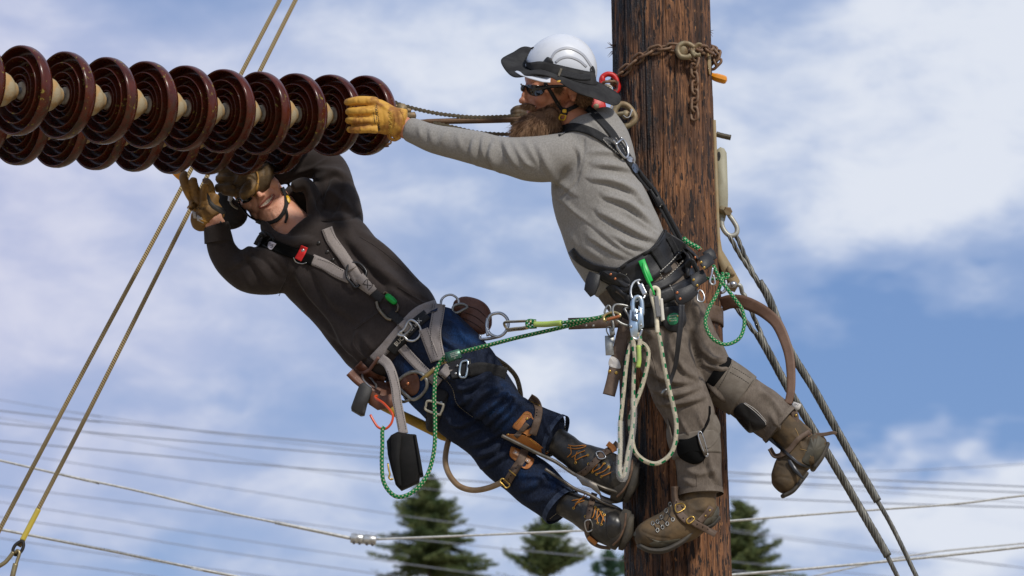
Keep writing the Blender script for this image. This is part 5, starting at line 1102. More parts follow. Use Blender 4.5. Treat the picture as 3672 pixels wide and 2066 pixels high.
obj('buckle_frame', blob_on(BDn, [(1026, 700), (1034, 698), (1042, 718), (1038, 728), (1030, 720)], 10, 6), MATS['yellow_plastic'], helm2)
# short stubble on jaw and chin
rs = np.random.default_rng(9); q = []
for _ in range(2600):
    x, y = rs.uniform(900, 1030), rs.uniform(715, 805)
    if ((x - 968) * 0.6 + (y - 752) * 0.8) > -4 and rs.random() < 0.5: q.append((x, y))
hit = [(cast(BD2, *p)) for p in q]; pr = np.array([h[0] for h in hit if h is not None])
obj('stubble', ribbon_hair(pr, -pdir(970, 760) + rs.normal(size=pr.shape) * 0.6 - CU * 0.5 + 0.4 * CR, 3.2 * K, 0.7 * K, rs, 2, 0.2), mat('ginger_stubble', (0.22, 0.09, 0.035), 0.7), man2, smooth=False)['kind'] = 'stuff'
# gloves
gR = [loft([(952, 640, 215, 50, 40), (925, 645, 175, 56, 44), (885, 648, 150, 56, 38), (845, 640, 140, 54, 32)], 28, 6)]
for k, (y, x1, d) in enumerate(((612, 786, 148), (640, 768, 138), (672, 765, 128))):
    gR.append(loft([(860, y + 2, 145, 18, 22), (825, y, d, 19, 21), (790, y + 2, d, 18, 19), (x1 + 8, y + 4, d, 14, 15)], 16, 6))
gR += [loft([(870, 690, 130, 20, 22), (835, 690, 126, 17, 19), (800, 684, 126, 15, 17)], 16, 6), loft([(910, 660, 120, 28, 24), (890, 682, 100, 26, 24), (872, 698, 88, 22, 20), (864, 702, 88, 18, 16)], 18, 5),
       loft([(925, 640, 180, 54, 46), (945, 644, 190, 64, 56), (952, 648, 195, 56, 48)], 28, 5)]
gRs = [([(765, 655), (800, 655), (850, 660)], 3.2, -7, 'line'), ([(770, 626), (810, 626), (850, 628)], 3.2, -6, 'line'), ([(850, 600), (846, 660), (852, 700)], 4, -3), ([(868, 640), (885, 625), (912, 635), (918, 660), (900, 685)], 3.5, 3, 'line'), ([(860, 605), (900, 600), (925, 620)], 3.5, 3, 'line'), ([(914, 590), (922, 650), (915, 700)], 3, -3, 'line'), ([(838, 712), (850, 690), (880, 680)], 4, -5)]
glR = glove(gR, 3.2, M_glove_dark, man2, gRs, 2, 'dirty dark glove held across his forehead')
obj('glove_trim', seam([(905, 596), (922, 620), (926, 650), (918, 690), (912, 706)], 3.5, bvh(glR), 1.5), M_glove_old, glR)
gL = [loft([(690, 770, 95, 26, 20), (718, 776, 95, 58, 30), (728, 752, 95, 56, 34), (722, 720, 95, 48, 30), (712, 695, 95, 42, 24)], 24, 5)]
for pp in ([(690, 712, 90, 18, 18), (676, 690, 80, 17, 18), (664, 660, 70, 17, 18), (658, 635, 66, 16, 17), (664, 618, 72, 12, 12)], [(710, 705, 85, 17, 18), (700, 680, 72, 17, 18), (694, 655, 62, 16, 17), (696, 640, 62, 13, 13)],
           [(735, 715, 78, 18, 18), (732, 695, 62, 17, 18), (736, 672, 52, 15, 16), (736, 662, 52, 12, 12)], [(755, 725, 95, 20, 20), (756, 695, 105, 18, 18), (750, 665, 112, 17, 17), (738, 652, 118, 16, 16), (730, 654, 118, 12, 12)]):
    gL.append(loft([tuple(p) for p in pp], 16, 5))
gL += [loft([(752, 745, 80, 26, 24), (766, 715, 78, 20, 20), (772, 700, 80, 16, 16)], 16, 5), loft([(735, 755, 98, 58, 44), (752, 778, 100, 56, 46), (760, 788, 102, 52, 42)], 28, 5)]
gLs = [([(682, 690), (690, 715), (700, 735)], 3.5, -5, 'line'), ([(712, 690), (716, 715), (712, 735)], 3.5, -5, 'line'), ([(676, 712), (700, 722), (718, 738), (740, 735)], 3, -3, 'line'), ([(700, 765), (740, 780), (790, 772)], 3.5, -3, 'line'), ([(745, 690), (748, 720), (755, 745)], 4, -5), ([(672, 670), (686, 666)], 3, -3), ([(698, 680), (712, 678)], 3, -3)]
glL = glove(gL, 3.0, M_glove_old, man2, gLs, 2, 'worn golden-brown glove raised beside the discs')
TGL = bvh(glL)
obj('lettering', text_on('YOUNGST', 706, 746, 188, 12, TGL, 1.2, 0.95), M_print, glL)
obj('glove_trim', seam([(698, 776), (725, 792), (760, 796), (796, 782), (802, 768)], 4, TGL, 2), M_glove_old, glL)
obj('glove_tag', slab([(688, 755, 60), (702, 762, 60), (705, 784, 62), (694, 782, 62)], 0, 3), M_label, glL)
obj('glove_tag', slab([(706, 770, 60), (727, 782, 60), (730, 802, 62), (706, 790, 62)], 0, 3), M_label, glL)
obj('tattoo', blob_on(BD2, [(790, 792), (796, 800), (797, 812), (791, 808), (788, 800)], 0.3, 0.4), mat('tattoo_ink', (0.10, 0.10, 0.11), 0.6), man2)
obj('cuff', join(loft([(784, 868, 117, 50, 50), (781, 845, 112, 48, 48), (778, 815, 107, 46, 46), (776, 806, 105, 42, 42)], 28, 6, caps=False, inflate=1.5)), M_hood, hoodie)
# ------------------------------------------------------------------ boots
M_boot1 = mat('muddy_brown_nubuck', (0.062, 0.044, 0.026), 0.75, (0.125, 0.080, 0.038), 16, (0.35, 0.65), bump=0.4, bscale=120, spec=0.3)
M_rand = mat('dusty_rubber', (0.062, 0.058, 0.045), 0.6, (0.10, 0.088, 0.062), 14, bump=0.3, bscale=60, spec=0.3)
M_boot2 = mat('oiled_black_leather', (0.016, 0.015, 0.014), 0.45, (0.060, 0.050, 0.038), 22, (0.46, 0.66), bump=0.35, bscale=110)
M_sole = mat('worn_lug_rubber', (0.040, 0.036, 0.030), 0.8, (0.075, 0.062, 0.045), 20, bump=0.5, bscale=90)
M_welt = mat('stitched_welt', (0.20, 0.115, 0.065), 0.8, (0.12, 0.07, 0.045), 60)
M_lace = mat('orange_lace', (0.50, 0.19, 0.025), 0.6)
M_eye = M_brass
def boot(name, parts, m, parent, strokes, label, voxel=3.6, sm=4):
    v, f, e = remesh(join(*parts), voxel, sm); v = sculpt(v, f, strokes); v = v + normals(v, f) * (fbm(v / K / 30, 2) * 1.2 * K)[:, None]; v = lap(v, e, 1)
    return obj(name, (v, f), m, parent, label=label)
b1 = boot('boot', [loft([(2510, 1750, -287, 60, 60), (2502, 1800, -287, 66, 64), (2494, 1842, -288, 80, 66)]), loft([(2548, 1815, -284, 26, 52), (2540, 1850, -285, 36, 56), (2530, 1880, -286, 30, 48)]),
     loft([(2530, 1840, -285, 50, 54), (2462, 1865, -300, 74, 60), (2395, 1898, -320, 64, 60), (2340, 1917, -338, 56, 58), (2302, 1925, -346, 44, 48), (2286, 1928, -350, 28, 34)])],
     M_boot1, man1, [([(2440, 1775), (2455, 1810), (2470, 1860)], 6, -4), ([(2330, 1868), (2390, 1840), (2420, 1800)], 5, -3), ([(2340, 1890), (2400, 1880), (2430, 1830)], 4, 3), ([(2300, 1905), (2350, 1925), (2400, 1932)], 4, -3, 'line'), ([(2460, 1800), (2500, 1830), (2550, 1800)], 7, 4), ([(2470, 1840), (2510, 1860)], 6, -3)], 'muddy brown boot set against the pole')
TB = bvh(b1)
obj('toe_cap', blob_on(TB, [(2271, 1920), (2286, 1900), (2304, 1912), (2335, 1932), (2380, 1942), (2425, 1940), (2440, 1932), (2425, 1958), (2380, 1974), (2330, 1974), (2290, 1958)], 0.5, 5), M_rand, b1)
obj('heel_cap', blob_on(TB, [(2530, 1862), (2555, 1850), (2574, 1815), (2580, 1840), (2570, 1862), (2545, 1884), (2522, 1884)], 0.5, 4), M_rand, b1)
obj('sole', join(loft([(2478, 1914, -300, 9, 40), (2435, 1948, -312, 11, 48), (2380, 1972, -325, 12, 50), (2330, 1972, -338, 11, 46), (2290, 1955, -348, 9, 34)], 20, 6), loft([(2530, 1893, -287, 9, 34), (2556, 1880, -286, 9, 36), (2578, 1856, -285, 7, 30)], 20, 6)), M_sole, b1)
for x, y in ((2341, 1877), (2358, 1871), (2372, 1855), (2376, 1891), (2358, 1902), (2393, 1879), (2413, 1863), (2389, 1832), (2403, 1809)):
    obj('lace_hook', dtube([(x - 5, y - 3), (x, y - 8), (x + 5, y), (x, y + 7), (x - 5, y + 3)], 1.6, TB, 2, True, 5, 3), M_dsteel, b1)
obj('lace', join(*[dtube(q, 1.5, TB, 2) for q in ([(2341, 1877), (2358, 1902)], [(2358, 1871), (2376, 1891)], [(2372, 1855), (2393, 1879)], [(2389, 1832), (2413, 1863)], [(2341, 1877), (2376, 1860), (2389, 1832), (2403, 1809)], [(2376, 1891), (2400, 1850), (2403, 1809)])]), M_print, b1)
TB1 = bvh(b1, trousers)
st = obj('boot_strap', join(strap([(2420, 1745), (2422, 1790), (2436, 1838), (2462, 1866), (2485, 1874)], 26, TB1, 4, 5, 5, 5, 4), strap([(2476, 1866), (2500, 1882), (2535, 1900), (2567, 1916)], 24, TB1, 4, 12, 5, 5, 6), strap([(2506, 1872), (2530, 1848), (2552, 1818)], 22, TB1, 3, 3, 5)), M_brown, b1)
TS = bvh(st)
for x, y in ((2426, 1800), (2430, 1818), (2450, 1858), (2500, 1880), (2520, 1890), (2538, 1898)): rivet(x, y, 2.2, TS, M_velvet, st, 'strap_hole', 0.3)
for x, y in ((2530, 1850), (2545, 1830)): rivet(x, y, 3.5, TS, M_brass, st)
for q in ([(2422, 1812), (2448, 1806), (2456, 1822), (2428, 1838)], [(2462, 1866), (2480, 1852), (2490, 1862), (2470, 1878)]): obj('buckle', dtube(q, 2.4, TS, 3, True), M_brass, st)
# kicked-back boot
b2 = boot('boot', [loft([(2785, 1512, -200, 58, 58), (2822, 1545, -198, 60, 58), (2862, 1590, -196, 66, 58)]), loft([(2905, 1575, -196, 44, 50), (2912, 1600, -196, 56, 54), (2900, 1640, -196, 46, 52), (2890, 1665, -198, 34, 44)]),
     loft([(2885, 1612, -196, 64, 56), (2850, 1650, -198, 60, 52), (2828, 1690, -202, 56, 50), (2810, 1730, -206, 50, 48), (2795, 1750, -208, 36, 38)])], M_boot1, man1,
     [([(2840, 1550), (2870, 1590), (2890, 1640)], 5, 3), ([(2780, 1640), (2800, 1650), (2830, 1640)], 5, -4), ([(2788, 1665), (2810, 1672)], 4, -4), ([(2905, 1548), (2888, 1600), (2872, 1650)], 3, -3, 'line'), ([(2770, 1720), (2800, 1710), (2850, 1722)], 4, -3)], 'brown boot kicked back toward the steel cables')
TB2 = bvh(b2)
obj('heel_cap', blob_on(TB2, [(2912, 1562), (2930, 1558), (2962, 1585), (2958, 1610), (2925, 1664), (2905, 1672), (2876, 1655), (2890, 1620)], 0.5, 4), M_rand, b2)
obj('sole', join(loft([(2968, 1592, -196, 8, 34), (2945, 1640, -196, 10, 42), (2915, 1682, -197, 10, 42)], 20, 6), loft([(2892, 1700, -200, 7, 30), (2872, 1724, -203, 9, 36), (2842, 1760, -206, 9, 38), (2806, 1780, -208, 8, 30)], 20, 6)), M_sole, b2)
st2 = obj('boot_strap', join(strap([(2760, 1608), (2782, 1636), (2826, 1616), (2866, 1572), (2905, 1548)], 18, TB2, 4, 4, 5), strap([(2918, 1560, -230), (2955, 1558, -235), (2988, 1552, -240), (3000, 1557, -240)], 15, None, 4, 0, 5, width2=12), strap([(2840, 1530, -235), (2848, 1500, -238), (2850, 1450, -240)], 20, None, 4, 0, 5)), M_brown, b2)
ir = obj('climbing_iron', join(strap([(2700, 1527), (2750, 1566), (2800, 1608), (2838, 1640), (2868, 1664), (2905, 1678)], 15, TB2, 6, 6, 5, width2=8), slab([(2826, 1648, -262), (2836, 1650, -262), (2858, 1680, -262), (2884, 1716, -262), (2878, 1718, -262), (2846, 1692, -262), (2828, 1662, -262)], 0, 8, inset=1)), mat('black_steel', (0.03, 0.032, 0.035), 0.35, (0.06, 0.06, 0.065), 30, metal=0.6), man1)
obj('boot_cap_seam', join(dtube([(2850, 1535), (2862, 1560), (2856, 1590)], 1.0, TB2, .5), dtube([(2868, 1610), (2895, 1618), (2908, 1640)], 1.0, TB2, .5)), mat('tan_boot_thread', (0.35, 0.22, 0.08), 0.7), b2)
# knee cuffs
M_cuff = mat('grey_brown_cordura', (0.175, 0.150, 0.122), 0.85, (0.135, 0.113, 0.09), 30, bump=0.35, bscale=350, spec=0.2)
kc = obj('knee_cuff', loft([(2578, 1361, -208, 86, 92), (2622, 1390, -206, 86, 92), (2664, 1420, -204, 84, 88)], 36, 6, inflate=0), M_cuff, man1, label='grey-brown cuff on the raised leg')
obj('fleece_edge', loft([(2558, 1347, -210, 86, 96), (2568, 1354, -210, 86, 97), (2577, 1361, -209, 85, 94)], 36, 4), M_velvet, kc)
TKc = bvh(kc)
obj('stitching', join(stitches([(2625, 1305), (2590, 1370), (2552, 1430)], TKc, 0.9, 6, 3), stitches([(2702, 1362), (2668, 1415), (2632, 1478)], TKc, 0.9, 6, 3), stitches([(2625, 1315), (2660, 1335), (2698, 1360)], TKc, 0.9, 6, 3), stitches([(2618, 1335), (2655, 1355), (2690, 1378)], TKc, 0.9, 6, 3)), M_print, kc)['kind'] = 'stuff'
TT = bvh(trousers, kc)
cp = obj('calf_pad', blob_on(TT, [(2630, 1482), (2664, 1445), (2705, 1478), (2745, 1518), (2740, 1534), (2698, 1552), (2675, 1544)], 3, 8), M_bleath, man1)
obj('piping', join(seam([(2667, 1446), (2705, 1475), (2742, 1512), (2746, 1524)], 1.4, bvh(cp), 1), seam([(2672, 1445), (2712, 1472), (2748, 1512)], 1.2, bvh(cp, trousers), 2)), M_label, cp)
kn = obj('knee_cuff', loft([(2488, 1562, -306, 92, 92), (2494, 1600, -304, 90, 92), (2499, 1636, -302, 87, 88)], 36, 6), M_cuff, man1, label='grey-brown cuff with black pad below the bent knee')
TN = bvh(trousers, kn)
obj('side_flap', blob_on(TN, [(2546, 1456), (2566, 1485), (2583, 1525), (2578, 1570), (2545, 1606), (2520, 1600), (2512, 1566), (2540, 1520)], 2, 4), M_cuff, kn)
obj('side_flap', blob_on(TN, [(2392, 1502), (2402, 1520), (2412, 1560), (2432, 1600), (2432, 1645), (2405, 1618), (2390, 1570)], 2, 4), M_cuff, kn)
obj('fleece_edge', seam([(2544, 1458), (2542, 1500), (2520, 1545), (2504, 1562), (2470, 1578), (2436, 1580)], 5, TN, 1), M_velvet, kn)
obj('front_pad', blob_on(TN, [(2436, 1584), (2470, 1574), (2506, 1568), (2520, 1600), (2530, 1640), (2506, 1662), (2474, 1662), (2436, 1640), (2426, 1606)], 4, 7), M_velvet, kn)
obj('pull_strap', strap([(2508, 1556), (2514, 1590), (2532, 1634)], 13, TN, 3, 12, 5, 5, 4), M_cuff, kn)
obj('wire_ring', dtube([(2504, 1562), (2516, 1552), (2538, 1626), (2530, 1634)], 1.8, TN, 14, True), M_steel, kn)
# ---- second man's boots, soles on the pole
def boot2(shaft, foot, soleA, strokes, eyes, laces, label, welt, cap, lugs):
    b = boot('boot', [loft(shaft), loft(foot)], M_boot2, man2, strokes, label); T = bvh(b)
    obj('toe_cap', blob_on(T, cap, 0.5, 4), mat('polished_black_toe', (0.020, 0.019, 0.018), 0.32, (0.05, 0.045, 0.038), 26, (0.5, 0.7)), b)
    (xa, ya, xb, yb, dd_) = lugs; ux, uy = nrm(np.array([xb - xa, yb - ya], float)); Xl = ux * CR - uy * CU; Zl = uy * CR + ux * CU
    for i_ in range(8): obj('lug', box(P(xa + (xb - xa) * (i_ + .5) / 8, ya + (yb - ya) * (i_ + .5) / 8, dd_), Xl, CF, Zl, 5.2 * K, 44 * K, 7 * K, 2 * K), M_sole, b)
    obj('sole', soleA, M_sole, b); Tb = bvh(b, LASTO[0])
    obj('welt', seam(welt, 4.0, Tb, 1), M_welt, b)
    for x, y in eyes: obj('eyelet', dtube([(x - 4, y), (x, y - 4), (x + 4, y), (x, y + 4)], 1.6, T, 2.5, True, 5, 2), M_eye, b)
    obj('lace', join(*[dtube(q, 1.7, T, 4) for q in laces]), M_lace, b)
    return b
def lug_sole(rows, th, lugs, seed):
    base = loft(rows, 32, 6, power=2.4); r = np.random.default_rng(seed); L = [base]
    return join(*L)
bA = boot2([(1955, 1558, -98, 52, 52), (2005, 1590, -106, 50, 52), (2060, 1630, -120, 52, 54), (2110, 1662, -130, 62, 58)],
    [(2085, 1645, -125, 56, 54), (2140, 1672, -140, 68, 58), (2190, 1700, -160, 72, 62), (2225, 1712, -170, 70, 64), (2245, 1716, -172, 58, 60)],
    join(loft([(2222, 1712, -165, 82, 62), (2240, 1720, -166, 84, 66), (2254, 1726, -166, 82, 64)], 32, 4, 2.3), loft([(2256, 1727, -166, 76, 60), (2272, 1732, -165, 74, 58)], 32, 4, 2.3)),
    [([(2070, 1590), (2090, 1640), (2085, 1680)], 7, -4), ([(2120, 1615), (2150, 1655), (2150, 1710)], 6, -4), ([(2180, 1640), (2190, 1690), (2175, 1740)], 5, -4), ([(2040, 1600), (2050, 1640)], 6, 4), ([(2165, 1640), (2185, 1690)], 6, 4)],
    [(2166, 1662), (2183, 1675), (2199, 1690), (2124, 1693), (2139, 1701), (2156, 1710), (2108, 1632), (2110, 1664), (2064, 1660)],
    [[(2124, 1693), (2150, 1680), (2166, 1662)], [(2139, 1701), (2165, 1690), (2183, 1675)], [(2156, 1710), (2180, 1700), (2199, 1690)], [(2124, 1693), (2128, 1680), (2142, 1666)], [(2062, 1652), (2085, 1640), (2108, 1632)], [(2050, 1640), (2075, 1625), (2098, 1616)], [(2035, 1605), (2065, 1610), (2096, 1603), (2098, 1597), (2060, 1600), (2038, 1596)], [(2045, 1600), (2048, 1625), (2034, 1640)], [(2070, 1620), (2062, 1640), (2064, 1660)]],
    'upper black boot with its sole flat on the pole', [(2268, 1650), (2262, 1700), (2240, 1752), (2212, 1782)], [(2192, 1668), (2210, 1652), (2236, 1655), (2248, 1690), (2236, 1730), (2212, 1756), (2194, 1748), (2186, 1710)], (2290, 1668, 2238, 1790, -150))
bB = boot2([(1960, 1768, -66, 50, 50), (2012, 1795, -80, 49, 52), (2065, 1822, -96, 51, 54), (2110, 1845, -105, 60, 56)],
    [(2095, 1838, -100, 56, 54), (2140, 1860, -115, 66, 58), (2180, 1885, -130, 68, 60), (2212, 1896, -138, 64, 60), (2232, 1900, -138, 52, 54)],
    join(loft([(2206, 1890, -132, 72, 58), (2222, 1898, -133, 75, 62), (2236, 1904, -133, 73, 60)], 32, 4, 2.3), loft([(2238, 1905, -133, 68, 56), (2254, 1910, -132, 66, 54)], 32, 4, 2.3)),
    [([(2075, 1790), (2090, 1830), (2085, 1860)], 7, -4), ([(2120, 1800), (2150, 1850), (2150, 1900)], 6, -4), ([(2168, 1830), (2176, 1880), (2165, 1925)], 5, -4)],
    [(2135, 1819), (2144, 1827), (2156, 1837), (2167, 1846), (2143, 1876), (2156, 1881), (2099, 1852), (2057, 1822)],
    [[(2135, 1819), (2128, 1850), (2122, 1858)], [(2144, 1827), (2140, 1850), (2143, 1876)], [(2156, 1837), (2140, 1860), (2133, 1862)], [(2167, 1846), (2160, 1865), (2156, 1881)], [(2050, 1795), (2080, 1790), (2105, 1778), (2108, 1770), (2098, 1772), (2088, 1785), (2062, 1808)], [(2057, 1822), (2070, 1805), (2095, 1795)], [(2150, 1832), (2168, 1870)]],
    'lower black boot with its sole on the pole', [(2244, 1842), (2240, 1885), (2222, 1930), (2198, 1955)], [(2176, 1845), (2196, 1834), (2218, 1840), (2230, 1870), (2222, 1905), (2200, 1932), (2182, 1926), (2172, 1886)], (2268, 1848, 2232, 1958, -115))
T2b = bvh(bA, bB, jeans)
def pstrap(parent, pts, w, off, m, holes=(), bk=None, kp=None, name='boot_strap', **k):
    s = obj(name, strap(pts, w, T2b, 4, off, 5, 5, 4, **k), m, parent); t = bvh(s)
    for x, y in holes: rivet(x, y, 2.0, t, M_velvet, s, 'strap_hole', 0.3)
    if bk: obj('buckle', dtube(bk, 2.6, t, 3, True), M_steel, s)
    if kp: obj('keeper', strap(kp, 20, t, 4, 2, 4), M_tanl, s)
    return s
pstrap(bA, [(2066, 1710), (2100, 1690), (2135, 1655), (2165, 1625), (2200, 1605), (2216, 1588)], 23, 5, M_brown, [(2085, 1697), (2100, 1683), (2112, 1668), (2124, 1654), (2170, 1618), (2182, 1608)], [(2138, 1624), (2158, 1620), (2172, 1640), (2150, 1645)], [(2178, 1590), (2196, 1604), (2205, 1620)])
pstrap(bB, [(2132, 1768), (2122, 1800), (2110, 1850), (2102, 1900), (2118, 1940), (2150, 1960), (2190, 1966)], 23, 5, M_brown, [(2124, 1795), (2119, 1812), (2114, 1830), (2104, 1905), (2108, 1922)], [(2098, 1872), (2118, 1866), (2126, 1896), (2106, 1906)], [(2110, 1925), (2130, 1940), (2140, 1950)], width2=12)
# climbing irons of the second man
M_shank = mat('grey_steel_shank', (0.10, 0.09, 0.075), 0.45, (0.19, 0.17, 0.15), 20, metal=0.6)
c1 = obj('climbing_iron', join(ptube([(1800, 1562, -165), (1860, 1592, -175), (1932, 1628, -190), (1990, 1655, -200), (2050, 1695, -210), (2075, 1708, -214), (2130, 1735, -222), (2170, 1752, -222), (2220, 1768, -200)], 6.5, 10), slab([(2062, 1700, -228), (2140, 1735, -236), (2142, 1742, -236), (2158, 1776, -232), (2150, 1774, -232), (2118, 1748, -236), (2088, 1738, -234)], 0, 9, inset=1)), M_shank, man2, label='steel climbing iron under the upper boot')
c2 = obj('climbing_iron', join(ptube([(1955, 1682, -140), (2010, 1718, -146), (2060, 1752, -150), (2110, 1772, -155), (2160, 1800, -160), (2205, 1818, -158), (2238, 1838, -140)], 6, 10), slab([(2150, 1772, -165), (2168, 1780, -165), (2205, 1792, -160), (2242, 1790, -140), (2242, 1796, -140), (2215, 1804, -158), (2180, 1806, -162), (2158, 1796, -165)], 0, 9, inset=1)), M_shank, man2, label='steel climbing iron between the two boots')
# orange leather calf pads with straps
p1 = obj('calf_pad', join(blob_on(JN, [(1838, 1530), (1862, 1500), (1884, 1476), (1904, 1482), (1912, 1500), (1930, 1500), (1938, 1515), (1920, 1548), (1905, 1560), (1890, 1585), (1960, 1615), (1965, 1625), (1950, 1628), (1895, 1612), (1862, 1598), (1820, 1568), (1818, 1556), (1845, 1562), (1872, 1575), (1886, 1556), (1862, 1545)], 3, 7)), M_tanl, man2, label='orange leather pad on the upper calf')
TP = bvh(p1, jeans)
obj('cross_strap', strap([(1848, 1568), (1870, 1545), (1892, 1520)], 18, TP, 3, 2, 4), M_brown, p1)
s = obj('calf_strap', strap([(1900, 1424), (1922, 1440), (1932, 1470), (1926, 1510), (1910, 1560)], 27, TP, 4, 5, 5), M_brown, p1); t_ = bvh(s)
for x, y in ((1922, 1452), (1926, 1470), (1925, 1480), (1924, 1490)): rivet(x, y, 2.2, t_, M_velvet, s, 'strap_hole', 0.3)
obj('buckle', dtube([(1904, 1440), (1934, 1454)], 2.2, t_, 3), M_brass, s)
rivet(1890, 1502, 5, TP, M_brass, p1); rivet(1822, 1558, 3, TP, M_brass, p1); rivet(1930, 1622, 4, TP, M_brass, p1)
obj('stitching', join(stitches([(1880, 1484), (1900, 1488), (1905, 1500)], TP, 0.9, 4, 2), stitches([(1900, 1575), (1930, 1600), (1958, 1618)], TP, 0.9, 4, 2), stitches([(1850, 1522), (1878, 1492)], TP, 0.9, 4, 2)), mat('yellow_thread', (0.6, 0.36, 0.04), 0.7), p1)['kind'] = 'stuff'
p2 = obj('calf_pad', blob_on(T2b, [(1832, 1605), (1842, 1602), (1870, 1615), (1905, 1640), (1916, 1648), (1908, 1668), (1892, 1682), (1874, 1678), (1850, 1655), (1828, 1635)], 4, 7), M_tanl, man2, label='orange leather pad on the lower calf')
TP2 = bvh(p2, jeans, p1)
obj('shin_tab', strap([(1842, 1618), (1870, 1636), (1900, 1655)], 16, TP2, 3, 3, 4), mat('pale_leather', (0.42, 0.25, 0.15), 0.6), p2)
s = obj('calf_strap', strap([(1882, 1612), (1868, 1650), (1842, 1690), (1815, 1735)], 30, TP2, 4, 7, 5), M_brown, p2); t_ = bvh(s)
for x, y in ((1858, 1668), (1850, 1680), (1832, 1706), (1824, 1718)): rivet(x, y, 2.2, t_, M_velvet, s, 'strap_hole', 0.3)
for x, y in ((1850, 1624), (1891, 1654)): rivet(x, y, 4.5, TP2, M_steel, p2, off=5)
obj('buckle', dtube([(1825, 1685), (1850, 1706)], 2.0, t_, 3), M_brass, s); obj('buckle', dtube([(1794, 1728), (1802, 1716), (1828, 1738), (1816, 1750), (1804, 1738)], 2.6, t_, 3, True), M_brass, s)
# ------------------------------------------------------------------ first man's harness and belt
B1b = bvh(shirt, trousers, body1)
har = obj('harness', join(strap([(1998, 476), (2025, 462), (2060, 456), (2110, 468), (2160, 494), (2205, 528), (2238, 560)], 30, B1b, 4, 2, 6), strap([(2106, 386), (2135, 412), (2170, 448), (2200, 484), (2232, 540)], 26, B1b, 4, 3, 6),
    strap([(2240, 545), (2268, 590), (2290, 622), (2316, 655), (2344, 690), (2376, 745), (2410, 808), (2444, 872), (2476, 930), (2500, 980)], 27, B1b, 4, 3, 6), strap([(2366, 740), (2392, 790), (2418, 850)], 36, B1b, 4, 1, 6)), M_black, man1)
HR = bvh(har, shirt, trousers)
obj('back_pad', blob_on(HR, [(2160, 494), (2200, 492), (2222, 500), (2248, 535), (2254, 565), (2236, 566), (2210, 552), (2185, 530)], 1, 4), M_bleath, har)
HR2 = bvh(har, har.children[0])
obj('stitching', join(stitches([(2162, 500), (2190, 528), (2224, 556)], HR2, 1.1, 7, 3, 2), stitches([(2208, 494), (2230, 524), (2248, 556)], HR2, 1.0, 6, 3, 2), stitches([(2190, 450), (2215, 478)], HR2, 1.0, 6, 3, 2)), M_white, har)['kind'] = 'stuff'
obj('d_ring', join(dtube([(2199, 503), (2206, 513), (2222, 544), (2242, 566), (2252, 556), (2250, 530), (2240, 508), (2226, 494)], 4.2, HR2, 11, False, 8, 4, True), dtube([(2208, 518), (2222, 506), (2232, 500)], 4.0, HR2, 12, False, 8, 4, True)), M_steel, har)
obj('slide_plate', blob_on(HR2, [(2246, 566), (2262, 560), (2274, 570), (2270, 582), (2256, 580)], 5, 3), M_steel, har)
obj('adjuster', blob_on(HR2, [(2272, 585), (2284, 590), (2290, 612), (2280, 622), (2266, 602)], 4, 3), mat('blue_grey_buckle', (0.10, 0.13, 0.18), 0.35, metal=0.5), har)
kp = obj('keeper', strap([(2336, 676), (2352, 704), (2372, 742)], 34, HR2, 4, 5, 5), M_bleath, har)
obj('stitching', join(stitches([(2334, 674), (2346, 670)], bvh(kp), 1, 5, 2, 1.5), stitches([(2366, 742), (2376, 728)], bvh(kp), 1, 5, 2, 1.5)), M_white, kp)['kind'] = 'stuff'
belt = obj('tool_belt', join(strap([(2046, 898), (2074, 930), (2120, 956), (2180, 970), (2240, 975)], 27, B1b, 6, 2, 6), strap([(2226, 1006), (2270, 990), (2330, 955), (2384, 905), (2420, 848)], 96, B1b, 12, 2, 6, 7, 6)), M_bleath, man1)
BT = bvh(belt, trousers, shirt)
obj('rolled_edge', seam([(2226, 962), (2256, 940), (2300, 916), (2345, 890), (2372, 860), (2388, 826)], 6.5, BT, 2), M_bleath, belt)
obj('lower_strap', strap([(2150, 985), (2200, 1012), (2260, 1040), (2330, 1035), (2400, 1005), (2455, 958), (2478, 925)], 34, BT, 6, 3, 6), M_bleath, belt)
obj('lower_strap', strap([(2190, 1020), (2225, 1066), (2290, 1082), (2370, 1066), (2440, 1035), (2500, 1000)], 46, BT, 6, 4, 6), M_bleath, belt)
obj('hip_panel', strap([(2232, 1120), (2300, 1136), (2380, 1124), (2430, 1100)], 84, BT, 5, 2, 6, 5, 5), M_black, belt)
BT2 = bvh(belt, *belt.children, har)
obj('cross_webbing', strap([(2344, 892), (2368, 925), (2398, 975)], 34, BT2, 4, 2, 5), M_black, belt)
obj('cross_webbing', strap([(2398, 850), (2420, 890), (2436, 930)], 22, BT2, 4, 2, 5), M_black, belt)
obj('pocket_panel', strap([(2378, 985), (2412, 950), (2448, 912)], 30, BT2, 4, 3, 5), M_bleath, belt)
BT3 = bvh(belt, *belt.children, har)
obj('stitching', join(stitches([(2367, 974), (2405, 940), (2440, 900)], BT3, 1.3, 7, 3, 2), stitches([(2380, 1003), (2420, 968), (2456, 928)], BT3, 1.3, 7, 3, 2), stitches([(2366, 978), (2380, 1004)], BT3, 1.2, 6, 3, 2), stitches([(2442, 900), (2456, 926)], BT3, 1.2, 6, 3, 2), stitches([(2222, 978), (2252, 1000), (2228, 1004), (2250, 980)], BT3, 1.1, 5, 3, 2), stitches([(2402, 1022), (2412, 1044)], BT3, 1.1, 5, 3, 2)), M_white, belt)['kind'] = 'stuff'
obj('belt_tongue', slab([(2112, 972, -430), (2152, 985, -440), (2148, 1020, -440), (2134, 1054, -438), (2116, 1064, -436), (2094, 1038, -430), (2100, 1002, -430)], 0, 8, inset=2), M_bleath, belt)
